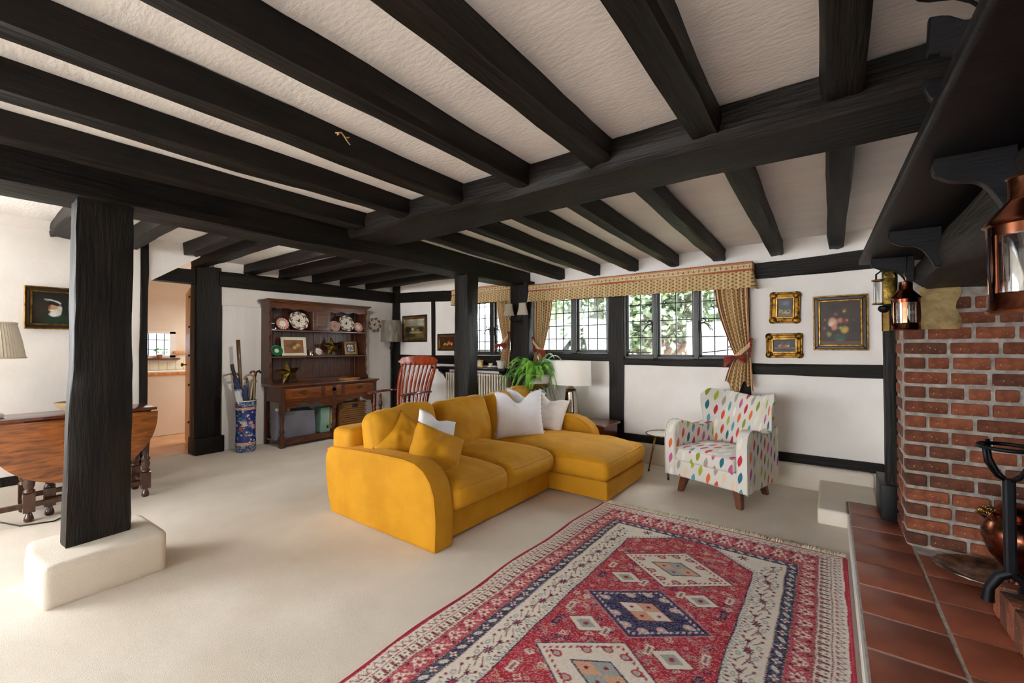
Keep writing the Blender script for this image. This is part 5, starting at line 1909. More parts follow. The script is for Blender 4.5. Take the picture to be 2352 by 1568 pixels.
# ---------------------------------------------------------------- plates
def plate(name, label, c, r, style, lean=0.30, rx=0.0, scal=0.0, cat='plate'):
    """plate standing on edge facing +X, centre c"""
    t = thing(name, label, cat, (c[0], c[1], c[2] - r), 0, 'plates on the dresser wall')
    n, k = 56, 26
    prof = [(i / k, 0.03 * r * 6 * ((i / k) ** 3) * 0.5) for i in range(k + 1)]
    P, U, A = [], [], []
    R_ = Matrix.Rotation(-lean, 4, 'Y')
    for i in range(k + 1):
        row = []
        f = i / k
        for j in range(n):
            a = 2 * math.pi * j / n
            rr_ = r * f * (1 + scal * math.cos(a * 8) * f * f)
            p = Vector((prof[i][1] - 0.0, rr_ * math.cos(a), rr_ * math.sin(a)))
            p = R_ @ p + Vector((0, 0, r))
            row.append(tuple(p))
            U.append(f)
            A.append(a)
        P.append(row)
    m = MB().grid(P, cv=True)
    # back face
    n0 = len(m.v)
    Pb = [[(p[0] - 0.012, p[1], p[2]) for p in row] for row in P]
    m.grid(Pb, cv=True, flip=True)
    f0 = np.array(U).reshape(k + 1, n)
    a0 = np.array(A).reshape(k + 1, n)
    col = np.ones((k + 1, n, 3)) * np.array(C('#e3dccb')[:3])
    if style == 'imari':
        rim = (f0 > 0.62)
        put(col, rim * (np.sin(a0 * 8 + 3 * np.sin(f0 * 12)) > 0.25) * 0.9, C('#2b2440'))
        put(col, rim * (np.sin(a0 * 8 + 2.2) > 0.55) * (np.abs(f0 - 0.82) < 0.1) * 1.0, C('#8c3a2c'))
        x, y = f0 * np.cos(a0), f0 * np.sin(a0)
        put(col, np.hypot(x, y + 0.02) < 0.13, C('#3a2a4c'))
        put(col, np.hypot(x - 0.08, y - 0.15) < 0.09, C('#9a3f2e'))
        put(col, np.hypot(x + 0.2, y - 0.05) < 0.07, C('#b98a3a'))
        put(col, (np.hypot(x, y) > 0.2) * (np.hypot(x, y) < 0.42) * (np.sin(a0 * 7) > 0.75), C('#7a4a38'))
    elif style == 'red':
        put(col, (f0 > 0.5) * 0.9, C('#b5523f'))
        put(col, (f0 > 0.5) * (np.sin(a0 * 14 + f0 * 6) > 0.35) * 0.95, C('#ead9cd'))
        put(col, (f0 > 0.93) * 0.8, C('#a5503c'))
    elif style == 'pink':
        put(col, (f0 > 0.15) * 0.85, C('#b9786c'))
        put(col, (np.abs(f0 - 0.55) < 0.05) * 0.9, C('#ead2c2'))
        put(col, (np.abs(f0 - 0.95) < 0.06) * 0.9, C('#e6d3c0'))
        put(col, (f0 < 0.12), C('#6a7a4a'))
    elif style == 'green':
        col[:] = np.array(C('#14613a')[:3])
        put(col, f0 < 0.36, C('#d9d3c2'))
    elif style == 'damson':
        put(col, (f0 > 0.72) * (np.sin(a0 * 14) > -0.2) * 0.95, C('#6c2c44'))
        put(col, (np.abs(f0 - 0.42) < 0.12) * (np.sin(a0 * 8) > 0) * 0.9, C('#6c2c44'))
        put(col, f0 < 0.14, C('#8a3444'))
    c2 = np.ones((k + 1, n, 3)) * np.array(C('#8d8676')[:3])
    m.c = np.concatenate([col.reshape(-1, 3), c2.reshape(-1, 3)])
    m.build('dish', MT['vcol_gloss'], t, smooth=180)
    return t


xs = -5.575
plate('scalloped_plate', 'large scalloped floral plate left of the dresser cupboard', (xs, 2.80, 1.432 + 0.125), 0.125, 'imari', scal=0.03)
plate('scalloped_plate', 'large scalloped floral plate right of the dresser cupboard', (xs, 3.485, 1.432 + 0.118), 0.118, 'imari', scal=0.03)
plate('small_plate', 'small red petalled plate at the left of the top dresser shelf', (xs + 0.02, 2.585, 1.432 + 0.078), 0.078, 'red')
plate('small_plate', 'small red petalled plate at the right of the top dresser shelf', (xs + 0.02, 3.665, 1.432 + 0.072), 0.072, 'red')
plate('small_plate', 'pink ringed saucer tucked beside the dresser cupboard', (xs, 3.305, 1.432 + 0.075), 0.075, 'pink')
plate('green_plate', 'small green plate with a white centre on the dresser shelf', (xs + 0.02, 2.515, 1.098 + 0.072), 0.072, 'green')
plate('small_plate', 'tiny damson patterned dish between the lemon picture and star', (xs + 0.02, 3.062, 1.098 + 0.053), 0.053, 'damson')
plate('wall_plate_dish', 'floral plate hung on the wall beside the floor lamp', (-5.712, 4.06, 1.563), 0.113, 'imari', lean=0.0)
m = MB().lathe([(0.022, 0), (0.027, 0.004), (0.024, 0.03), (0.03, 0.065), (0.026, 0.065), (0.02, 0.03)], 20)
o = m.build('silver_cup', MT['chrome'], smooth=40, loc=(-5.57, 2.965, 1.098))
tag(o, 'small silver cup beside the lemon picture on the dresser', 'cup')
m = MB().box(-0.006, 0.006, -0.035, 0.035, 0, 0.075)
t = thing('photo_frame', 'tiny silver photo frame at the left end of the top shelf', 'photo frame', (-5.58, 2.475, 1.432))
m = MB().box(-0.005, 0.005, -0.04, -0.03, 0, 0.085).box(-0.005, 0.005, 0.03, 0.04, 0, 0.085).box(-0.005, 0.005, -0.04, 0.04, 0.075, 0.085).box(-0.005, 0.005, -0.04, 0.04, 0, 0.01)
m.build('frame', MT['chrome'], t)
MB().box(-0.004, 0.002, -0.031, 0.031, 0.009, 0.076).build('photo', MT['black'], t)


def star(name, label, c, s, rx):
    t = thing(name, label, 'star', c, 0, 'brass stars on the dresser')
    p = []
    for k in range(10):
        a = math.pi / 2 + k * math.pi / 5
        r = s if k % 2 == 0 else s * 0.42
        p.append((0, r * math.cos(a), s * 0.81 + r * math.sin(a)))
    v = p + [(s * 0.32, 0, s * 0.81), (-s * 0.1, 0, s * 0.81)]
    f = [(k, (k + 1) % 10, 10) for k in range(10)] + [((k + 1) % 10, k, 11) for k in range(10)]
    M_ = Matrix.Rotation(-0.2, 4, 'Y') @ Matrix.Translation((0, 0, 0)) @ Matrix.Rotation(rx, 4, 'X')
    m = MB().add([tuple(M_ @ Vector(q)) for q in v], f)
    m.build('body', MT['brass_dark'], t, recalc=True)
    MB().bar((-0.01, 0, s * 0.8), (-s * 0.45, 0, 0.0), 0.01, 0.01).build('strut', MT['brass_dark'], t)
    return t


star('brass_star', 'hammered brass star on the middle dresser shelf', (-5.565, 3.285, 1.10), 0.152, 0.06)
star('brass_star', 'hammered brass star standing on the dresser worktop', (-5.43, 2.625, 0.76), 0.165, 0.08)
t = thing('shallow_tray', 'shallow wooden tray lying on the dresser worktop', 'tray', (-5.40, 3.43, 0.758))
m = MB()
rows = []
for i in range(49):
    a = i / 48 * 2 * math.pi
    rows.append([(0.10 * math.cos(a) * f, 0.165 * math.sin(a) * f, z) for f, z in ((0, 0.004), (0.8, 0.004), (0.97, 0.02), (1.0, 0.02), (0.88, 0.0), (0, 0))])
m.grid(rows).build('dish', MT['pine'], t, smooth=50)

# things on the dresser's pot board
t = thing('portfolio_box', 'large grey portfolio case under the dresser drawers', 'box', (-5.44, 2.66, 0.086))
m = MB().add([(-0.05, -0.235, 0), (0.06, -0.235, 0), (0.06, 0.27, 0), (-0.05, 0.27, 0), (-0.08, -0.235, 0.345), (0.09, -0.235, 0.345), (0.09, 0.235, 0.315), (-0.08, 0.235, 0.345)],
             [(0, 3, 2, 1), (4, 5, 6, 7), (0, 1, 5, 4), (1, 2, 6, 5), (2, 3, 7, 6), (3, 0, 4, 7)])
MT['greycard'] = mk('grey_card', C('#6a6a78'), C('#7b7b88'), nscale=4, rough=0.6)
MT['mint'] = mk('mint_card', C('#7fa898'), C('#93b8a8'), nscale=4, rough=0.5)
MT['buff'] = mk('buff_card', C('#b98c58'), C('#caa06c'), nscale=4, rough=0.6)
m.build('case', MT['greycard'], t, bevel=0.004)
MB().box(-0.03, 0.03, -0.2, -0.05, 0.3, 0.375).build('paper', MT['white'], t)
t = thing('magazine_file', 'mint green magazine file under the dresser', 'file', (-5.45, 3.06, 0.086))
MB().box(-0.1, 0.07, -0.06, 0.062, 0, 0.325).build('case', MT['mint'], t, bevel=0.004)
MB().box(0.068, 0.074, 0.015, 0.05, 0.05, 0.09).build('pull', MT['chrome'], t, bevel=0.002)
o = tag(MB().box(-0.1, 0.06, -0.035, 0.035, 0, 0.33).build('magazine_file', MT['buff'], loc=(-5.45, 3.175, 0.086), bevel=0.003), 'buff card file beside the mint green file', 'file')
t = thing('wicker_basket', 'wicker basket with hand hole under the right of the dresser', 'basket', (-5.46, 3.475, 0.086))
MB().box(-0.16, 0.09, -0.19, 0.18, 0, 0.35).build('body', MT['wicker'], t, bevel=0.02, seg=2, smooth=50)
w0 = None
for j in range(12):
    z = 0.02 + j * 0.029
    if w0 is None:
        w0 = MB().tube([(0.094 + 0.004 * (1 if i % 2 else -1), -0.185 + 0.363 * i / 22, z) for i in range(23)], 0.011, 6).build('weave', MT['wicker'], t, smooth=180)
    else:
        share(w0, 'weave', t, (0, (0.016 if j % 2 else 0), j * 0.029))
MB().tube([(0.09, -0.185, 0.352), (0.09, 0.18, 0.352)], 0.014, 8).build('rim', MT['wicker'], t, smooth=180)
MB().box(0.098, 0.108, -0.03, 0.05, 0.285, 0.325).build('hand_hole_shade', MT['black'], t)  # solid black block painting in the darkness of the opening

# ---------------------------------------------------------------- porcelain umbrella stand
t = thing('umbrella_stand', 'blue floral porcelain umbrella stand beside the dresser', 'umbrella stand', (-5.49, 2.14, 0))
n, k = 110, 150
P, zz_, aa_ = [], [], []
for i in range(k + 1):
    z = 0.595 * i / k
    r = 0.104 + 0.004 * math.cos(z * 10.5) if z < 0.58 else 0.108
    if z < 0.012:
        r = 0.098
    row = []
    for j in range(n):
        a = 2 * math.pi * j / n
        row.append((r * math.cos(a), r * math.sin(a), z))
        zz_.append(z)
        aa_.append(a)
    P.append(row)
m = MB().grid(P, cv=True, flip=True)
m.grid([[(0.095 * math.cos(2 * math.pi * j / n), 0.095 * math.sin(2 * math.pi * j / n), z) for j in range(n)] for z in (0.595, 0.30)], cv=True, flip=True)
z = np.array(zz_).reshape(k + 1, n)
a = np.array(aa_).reshape(k + 1, n)
u = a * 0.104
rs = np.random.RandomState(2)
BL = np.array(C('#1d2a7a')[:3])
col = np.ones((k + 1, n, 3)) * BL
colours = ['#d9d4d8', '#2f8f86', '#3fa08c', '#d9d4d8', '#4a76b8', '#1f6f74', '#c9a8b4']


def blobs(num, rmin, rmax, z0, z1, pal, petals=0):
    for _ in range(num):
        cu, cz = rs.uniform(0, 2 * math.pi * 0.104), rs.uniform(z0, z1)
        r = rs.uniform(rmin, rmax)
        du = np.minimum(np.abs(u - cu), 2 * math.pi * 0.104 - np.abs(u - cu)) * np.sign(u - cu)
        d = np.hypot(du, z - cz)
        an = np.arctan2(z - cz, du)
        lim = r * (0.8 + 0.25 * np.cos(an * petals)) if petals else r * np.where(rs.rand() > 0.5, 1.0, 0.8)
        put(col, d < lim, C(pal[rs.randint(len(pal))]))
        if petals:
            put(col, (np.abs(d - r * 0.55) < r * 0.1), C('#7a3a58'))
            put(col, d < r * 0.25, C('#c8763a'))


blobs(200, 0.006, 0.014, 0.10, 0.50, colours)
for cu, cz, r, c_ in ((0.60, 0.33, 0.034, '#e2d2d8'), (0.02, 0.335, 0.030, '#d99ab0'), (0.56, 0.275, 0.03, '#a8402c'), (0.05, 0.29, 0.03, '#dcb0bf'), (0.30, 0.30, 0.03, '#d9b8c4'), (0.62, 0.20, 0.022, '#2a7a74'), (0.1, 0.18, 0.024, '#cfd4dc')):
    du = (u - cu + math.pi * 0.104) % (2 * math.pi * 0.104) - math.pi * 0.104
    d = np.hypot(du, z - cz)
    an = np.arctan2(z - cz, du)
    put(col, d < r * (0.85 + 0.15 * np.cos(an * 9)), C(c_))
    put(col, (np.abs(d - r * 0.6) < r * 0.07), C('#8c4a58'))
    put(col, d < r * 0.2, C('#c8803a'))
for z0_, z1_ in ((0.0, 0.085), (0.525, 0.585)):
    k_ = (z >= z0_) * (z < z1_)
    put(col, k_ * 1.0, C('#27356b'))
    sp = rs.rand(k + 1, n)
    put(col, k_ * (np.sin(u * 160 + 3 * np.sin(z * 120)) * np.sin(z * 190 + 2 * np.sin(u * 90)) > 0.25), C('#8fb4bd'))
    put(col, k_ * (np.sin(u * 95 + 1) * np.sin(z * 130) > 0.75), C('#b98a94'))
for zc in (0.098, 0.505):
    put(col, np.abs(z - zc) < 0.014, C('#d8b89a'))
    put(col, np.abs(z - zc - 0.006 * np.sin(u * 110)) < 0.0035, C('#a8542f'))
put(col, z > 0.585, C('#dcd9d2'))
c2 = np.ones((2, n, 3)) * np.array(C('#b9b6b0')[:3])
m.c = np.concatenate([col.reshape(-1, 3), c2.reshape(-1, 3)])
m.build('vessel', MT['vcol_gloss'], t, smooth=60)
# sticks and umbrellas standing in it
ST = (-5.49, 2.14)


def stick(name, label, cat, pts, r, mat, extra=None):
    t = thing(name, label, cat, (ST[0], ST[1], 0.31), 0, 'sticks and umbrellas in the stand')
    MB().tube([(a - ST[0], b - ST[1], c - 0.31) for a, b, c in pts], r, 8).build('shaft', MT[mat], t, smooth=180)
    return t


MT['stick'] = wood('brown_stick', C('#3e2a1a'), C('#6f5032'), rough=0.4, scale=8, stretch=(3, 3, 1))
MT['stick_pale'] = wood('pale_cane', C('#7a6440'), C('#a98e60'), rough=0.4, scale=8, stretch=(3, 3, 1))
MT['navy_cloth'] = mk('navy_umbrella_cloth', C('#1c2844'), C('#2a3a60'), nscale=6, rough=0.6)
MT['white_cloth'] = mk('white_umbrella_cloth', C('#c9ccd6'), C('#e0e2e8'), nscale=4, stretch=(1, 1, 5), rough=0.6)
s1 = stick('walking_stick', 'tall thick rustic staff standing in the umbrella stand', 'stick', [(-5.49, 2.115, 0.32), (-5.495, 2.10, 0.6), (-5.50, 2.075, 1.0), (-5.50, 2.058, 1.30)], [0.014, 0.016, 0.019, 0.021], 'stick')
MB().tube([(-0.0, -0.09, 0.55), (0.01, -0.115, 0.5), (0.0, -0.12, 0.44), (0.01, -0.10, 0.40)], 0.006, 6).build('wrist_cord', MT['iron'], s1, smooth=180)
s2 = stick('folded_umbrella', 'folded navy and white umbrella with straight black handle', 'umbrella', [(-5.46, 2.085, 0.33), (-5.47, 2.04, 0.80), (-5.475, 2.025, 0.86)], [0.014, 0.012, 0.012], 'iron')
MB().tube([(0.015, -0.115, 0.55), (0.012, -0.14, 0.65), (0.01, -0.152, 0.71)], [0.017, 0.018, 0.018], 10).build('handle', MT['black'], s2, smooth=60)
for nm, mt, a0, a1 in (('canopy', 'white_cloth', 0.25, 0.42), ('canopy', 'navy_cloth', 0.40, 0.55)):
    m = MB()
    P = []
    for i in range(15):
        z = a0 + (a1 - a0) * i / 14 - 0.0
        k_ = (z - 0.2) / 0.35
        row = []
        for j in range(20):
            q = 2 * math.pi * j / 20
            r = (0.042 - 0.014 * k_) * (1 + 0.18 * math.sin(q * 4 + z * 40))
            row.append((0.02 + 0.0 + r * math.cos(q), -0.06 - 0.05 * k_ + r * math.sin(q), z))
        P.append(row)
    m.grid(P, cv=True, flip=True).build(nm, MT[mt], s2, smooth=60)
stick('folded_umbrella', 'dark navy furled umbrella low in the stand', 'umbrella', [(-5.45, 2.13, 0.32), (-5.43, 2.12, 0.5), (-5.42, 2.105, 0.70), (-5.42, 2.10, 0.78)], [0.03, 0.034, 0.026, 0.01], 'navy_cloth')


def crook(c, dirv, r, z0_, zt, n=12):
    pts = [(c[0], c[1], z0_), (c[0] + dirv[0] * 0.02, c[1] + dirv[1] * 0.02, (z0_ + zt) / 2), (c[0] + dirv[0] * 0.03, c[1] + dirv[1] * 0.03, zt)]
    for i in range(1, n + 1):
        a = math.pi * i / n
        pts.append((c[0] + dirv[0] * (0.03 - r + r * math.cos(a)) * 1.0, c[1] + dirv[1] * (0.03 - r + r * math.cos(a)), zt + r * math.sin(a)))
    return pts


stick('walking_stick', 'cane with a wide brown crook handle', 'stick', crook((-5.47, 2.195), (0.0, 1.0), 0.055, 0.32, 0.835), 0.011, 'stick_pale')
stick('walking_stick', 'dark cane with a small looped handle', 'stick', crook((-5.50, 2.215), (0.1, 1.0), 0.027, 0.32, 0.90), 0.011, 'mahog_dark')
stick('walking_stick', 'black cane with a knobbed handle behind the looped cane', 'stick', [(-5.53, 2.20, 0.32), (-5.54, 2.25, 0.8), (-5.54, 2.27, 0.91), (-5.53, 2.30, 0.93), (-5.52, 2.315, 0.90)], [0.010, 0.010, 0.013, 0.014, 0.012], 'iron')
stick('walking_stick', 'stick topped with a curved antler handle', 'stick', [(-5.52, 2.14, 0.32), (-5.53, 2.10, 0.85), (-5.53, 2.06, 0.91), (-5.53, 1.98, 0.905), (-5.53, 1.915, 0.885)], [0.010, 0.010, 0.012, 0.010, 0.005], 'stick_pale')
stick('walking_stick', 'short cane with a brass collar in front of the stand', 'stick', [(-5.44, 2.165, 0.32), (-5.44, 2.145, 0.7), (-5.44, 2.13, 0.86)], [0.010, 0.011, 0.012], 'stick')
# ---------------------------------------------------------------- rocking chair
rc = thing('rocking_chair', 'red mahogany slat-back rocking chair behind the sofa', 'chair', (-4.20, 3.36, 0), math.radians(8.7))
MH, MD = MT['mahogany'], MT['mahog_dark']
m = rbox((0.50, 0.46, 0.045), 0.02, (10, 8, 1), lambda q, u: Vector((q.x * (1 - 0.08 * u[1]), q.y, q.z - 0.012 * (1 - u[0] ** 2) * max(0, u[2]))))
tr(m, Matrix.Translation((0, 0, 0.40)))
m.build('seat', MD, rc, smooth=180, merge=True)
# top rail, curved
P = []
for i in range(25):
    f = 2 * i / 24 - 1
    x = 0.315 * f
    yb = 0.335 - 0.035 * (1 - f * f) * -1 - 0.03 * f * f
    zt = 1.105 - 0.035 * f * f
    zb = 0.985 - 0.01 * (1 - f * f) - 0.006 * f * f
    e = max(0, (abs(f) - 0.86) / 0.14)
    zt, zb = zt - 0.035 * e, zb + 0.03 * e
    P.append([(x, yb - 0.016, zb + 0.01), (x, yb - 0.018, (zt + zb) / 2), (x, yb - 0.012, zt - 0.008), (x, yb, zt), (x, yb + 0.014, zt - 0.008), (x, yb + 0.016, (zt + zb) / 2), (x, yb + 0.014, zb + 0.01), (x, yb, zb)])
m = MB().grid(P, cv=True, flip=True)
m.f.append(tuple(range(8)))
m.f.append(tuple(range(24 * 8 + 7, 24 * 8 - 1, -1)))
m.build('top_rail', MH, rc, smooth=50, recalc=True)
for i in range(7):
    f = (i - 3) / 3
    x0_, x1_ = 0.165 * f, 0.215 * f
    pts, rr_ = [], []
    for k in range(13):
        a = k / 12
        z = 0.42 + 0.585 * a
        y = 0.185 + 0.15 * a - 0.03 * math.sin(a * math.pi) + 0.03 * (1 - f * f) * 0.6
        pts.append((x0_ + (x1_ - x0_) * a, y, z))
        rr_.append(0.012 + 0.004 * math.sin(a * math.pi))
    MB().tube(pts, rr_, 8).build('slat', MH, rc, smooth=180)
for s_ in (-1, 1):
    pts, rr_ = [], []
    prof = [(0, 0.017), (0.06, 0.017), (0.1, 0.026), (0.16, 0.02), (0.3, 0.024), (0.55, 0.026), (0.78, 0.024), (0.88, 0.022), (0.91, 0.014), (0.93, 0.02), (0.96, 0.02), (1, 0.014)]
    for a, r in prof:
        pts.append((s_ * (0.22 + 0.055 * a), 0.19 + 0.14 * a - 0.03 * math.sin(a * math.pi), 0.42 + 0.575 * a))
        rr_.append(r)
    MB().tube(pts, rr_, 10).build('back_post', MH, rc, smooth=60)
    # arm with its turned supports
    am = MB()
    P = []
    for k in range(11):
        a = k / 10
        y = 0.24 - 0.50 * a
        w_ = 0.022 + 0.018 * a ** 2
        x = s_ * (0.262 + 0.02 * math.sin(a * math.pi))
        z = 0.655 + 0.012 * math.sin(a * 3)
        P.append([(x - w_, y, z), (x - w_ * 0.6, y, z + 0.014), (x + w_ * 0.6, y, z + 0.014), (x + w_, y, z), (x + w_ * 0.7, y, z - 0.012), (x - w_ * 0.7, y, z - 0.012)])
    am.grid(P, cv=True)
    am.f.append(tuple(range(6)))
    am.f.append(tuple(range(65, 59, -1)))
    ao = am.build('arm', MD, rc, smooth=50, recalc=True)
    for yy in (-0.20, -0.11):
        prof = [(0.010, 0.0), (0.016, 0.03), (0.022, 0.05), (0.014, 0.065), (0.022, 0.08), (0.024, 0.11), (0.014, 0.15), (0.018, 0.17), (0.012, 0.185), (0.020, 0.205), (0.010, 0.235)]
        MB().lathe(prof, 12, c=(s_ * (0.235 if yy < -0.15 else 0.228), yy, 0.415)).build('arm_support', MD, ao, smooth=60)
    for yy, xx in ((-0.17, 0.20), (0.17, 0.19)):
        prof = [(0.014, 0.0), (0.02, 0.05), (0.026, 0.10), (0.015, 0.14), (0.024, 0.16), (0.022, 0.22), (0.014, 0.33)]
        MB().lathe(prof, 12, c=(s_ * (xx + 0.015), yy, 0.06)).build('leg', MD, rc, smooth=60)
    pts = []
    for k in range(17):
        a = k / 16
        y = -0.42 + 0.90 * a
        pts.append((s_ * 0.215, y, 0.022 + 0.36 * (a - 0.45) ** 2))
    MB().tube(pts, 0.02, 4, sq=0.75).build('rocker', MD, rc, smooth=40)
MB().tube([(-0.21, -0.17, 0.2), (0.21, -0.17, 0.2)], 0.012, 8).build('stretcher', MD, rc, smooth=180)

# ---------------------------------------------------------------- floor lamp
t = thing('floor_lamp', 'brass floor lamp with a taupe velvet drum shade in the corner', 'lamp', (-5.42, 4.15, 0))
prof = [(0.14, 0.0), (0.14, 0.012), (0.05, 0.025), (0.02, 0.04), (0.0115, 0.06), (0.0105, 0.9), (0.012, 1.12), (0.02, 1.13), (0.012, 1.145), (0.014, 1.17), (0.026, 1.195), (0.026, 1.205), (0.014, 1.23), (0.012, 1.27), (0.017, 1.28), (0.017, 1.33)]
MB().lathe(prof, 20).build('stem', MT['iron'], t, smooth=50)
m = MB().lathe([(0.157, 1.295), (0.150, 1.62), (0.147, 1.62), (0.154, 1.295)], 40, cap=False)
m.build('lamp_shade', MT['shade_grey'], t, smooth=60)

# ---------------------------------------------------------------- radiator and its shelf
rad = thing('column_radiator', 'cream column radiator under the window shelf', 'radiator', (-3.85, 4.36, 0))
fin = MB()
for yy in (-0.045, 0.0, 0.045):
    fin.tube([(0, yy, 0.14), (0, yy, 0.84)], 0.0135, 8)
fin.tube([(0, -0.05, 0.835), (0, 0.05, 0.835)], 0.02, 8)
fin.tube([(0, -0.05, 0.145), (0, 0.05, 0.145)], 0.02, 8)
f0 = fin.build('section', MT['radiator'], rad, smooth=60)
f0.location = (-0.53, 0, 0)
for i in range(1, 25):
    share(f0, 'section', rad, (-0.53 + i * 0.0442, 0, 0))
m = MB()
for x in (-0.5, 0.5):
    m.box(x - 0.015, x + 0.015, -0.05, 0.05, 0, 0.14)
m.build('foot', MT['radiator'], rad, bevel=0.004)
t = thing('radiator_shelf', 'dark wooden shelf on brackets above the radiator', 'shelf', (-3.92, YW, 0.90))
MB().box(-0.69, 0.66, -0.24, -0.002, 0.0, 0.03).build('board', MT['timber_paint'], t, bevel=0.008, seg=2, smooth=40)
for x in (-0.56, 0.55):
    MB().prism([(-0.002, 0.0), (-0.19, 0.0), (-0.185, -0.03), (-0.09, -0.09), (-0.03, -0.17), (-0.002, -0.18)], 'x', x - 0.02, x + 0.02).build('bracket', MT['timber_paint'], t, recalc=True)

t = thing('mantel_clock', 'small wooden cube clock with a round dial on the radiator shelf', 'clock', (-3.78, 4.33, 0.93), 0.5)
MB().box(-0.05, 0.05, -0.03, 0.03, 0.006, 0.10).build('case', MT['pine'], t, bevel=0.004)
MB().box(-0.052, 0.052, -0.036, -0.028, 0.004, 0.104).build('face_frame', MT['brass_dark'], t, bevel=0.002)
d = MB().lathe([(0.0, -0.002), (0.037, -0.002), (0.037, 0.004), (0.0, 0.004)], 28, c=(0, -0.038, 0.054), R=Matrix.Rotation(R90, 3, 'X'), cap=False).build('dial', MT['cream_frame'], t, smooth=30)
m = MB()
for k in range(12):
    a = k * math.pi / 6
    m.obox((0.03 * math.sin(a), -0.043, 0.054 + 0.03 * math.cos(a)), (0.003, 0.001, 0.007), Matrix.Rotation(a, 3, 'Y'))
m.obox((0.008, -0.0435, 0.06), (0.003, 0.001, 0.022), Matrix.Rotation(0.9, 3, 'Y')).obox((-0.004, -0.0435, 0.066), (0.0025, 0.001, 0.03), Matrix.Rotation(-0.3, 3, 'Y'))
m.build('hands', MT['black'], d)
MB().tube([(-0.015, 0, 0.10), (0, 0, 0.125), (0.015, 0, 0.10)], 0.003, 6).build('handle', MT['brass'], t, smooth=180)
t = thing('tea_cup', 'gilded cup on a white saucer on the radiator shelf', 'cup', (-3.58, 4.33, 0.93))
MB().lathe([(0.02, 0), (0.05, 0.006), (0.072, 0.014), (0.07, 0.016), (0.0, 0.008)], 28).build('saucer', MT['white'], t, smooth=50)
MB().lathe([(0.012, 0.01), (0.02, 0.012), (0.024, 0.03), (0.03, 0.062), (0.027, 0.062), (0.02, 0.02)], 22).build('cup', MT['gold_cup'] if 'gold_cup' in MT else MT['brass'], t, smooth=50)
t = thing('white_planter', 'small pale cachepot at the right of the radiator shelf', 'pot', (-3.40, 4.33, 0.93))
MB().lathe([(0.045, 0), (0.05, 0.005), (0.06, 0.08), (0.066, 0.095), (0.062, 0.1), (0.055, 0.08), (0.0, 0.075)], 26).build('body', MT['linen_pink'], t, smooth=40)
MB().lathe([(0.0605, 0.082), (0.068, 0.09), (0.0665, 0.1), (0.061, 0.1)], 26, cap=False).build('rim', MT['white'], t, smooth=50)

# ---------------------------------------------------------------- wall sconce on the post
t = thing('wall_sconce', 'twin-arm iron wall light with ribbed fabric shades on the post', 'wall light', (-3.09, 4.30, 1.52))
MB().lathe([(0.0, 0), (0.03, 0.0), (0.03, 0.008), (0.0, 0.014)], 18, R=Matrix.Rotation(R90, 3, 'X')).build('backplate', MT['iron'], t, smooth=50)
for s_ in (-1, 1):
    MB().tube([(0, -0.01, 0), (s_ * 0.03, -0.05, -0.01), (s_ * 0.08, -0.08, 0.02), (s_ * 0.105, -0.08, 0.07), (s_ * 0.105, -0.08, 0.12)], 0.005, 6).build('arm', MT['iron'], t, smooth=180)
    P = []
    for i in range(25):
        a = i / 24 * 2 * math.pi
        row = []
        for j in range(7):
            v = j / 6
            r = 0.082 - 0.03 * math.sin(v * R90)
            row.append((s_ * 0.105 + r * math.cos(a), -0.08 + r * 0.55 * math.sin(a), 0.075 + 0.145 * v))
        P.append(row)
    sh = MB().grid(P).build('lamp_shade', MT['shade_tan'], t, smooth=180)

# ---------------------------------------------------------------- chest and table lamp behind the chaise
t = thing('side_chest', 'low dark wooden chest behind the chaise arm', 'chest', (-2.12, 4.12, 0))
MB().box(-0.30, 0.305, -0.16, 0.18, 0.03, 0.395).build('body', MT['mahog_dark'], t, bevel=0.005)
MB().box(-0.325, 0.335, -0.18, 0.2, 0.395, 0.42).build('top', MT['leg_wood'], t, bevel=0.008, seg=2, smooth=40)
MB().box(-0.29, 0.295, -0.17, -0.158, 0.10, 0.36).build('front_panel', MT['mahog_dark'], t, bevel=0.004)
t = thing('table_lamp', 'silver glass table lamp with a wide white oval shade', 'lamp', (-2.275, 4.13, 0.42))
n = 48
P = []
for i in range(9):
    v = i / 8
    row = []
    for j in range(n):
        a = 2 * math.pi * j / n
        r = (0.092 - 0.036 * v) * (1 + 0.06 * abs(math.cos(a * 4)) - 0.03)
        row.append((r * math.cos(a), r * math.sin(a), 0.012 + 0.315 * v))
    P.append(row)
m = MB().grid(P, cv=True, flip=True)
m.f.append(tuple(range(n)))
m.f.append(tuple(range(9 * n - 1, 8 * n - 1, -1)))
m.build('base', MT['chrome'], t, smooth=180)
MB().lathe([(0.05, 0.325), (0.03, 0.345), (0.014, 0.36), (0.012, 0.42)], 20).build('neck', MT['chrome'], t, smooth=50)
m = MB().lathe([(0.235, 0.37), (0.228, 0.63), (0.224, 0.63), (0.231, 0.37)], 56, cap=False, sy=0.6)
m.build('lamp_shade', MT['shade_white'], t, smooth=60)

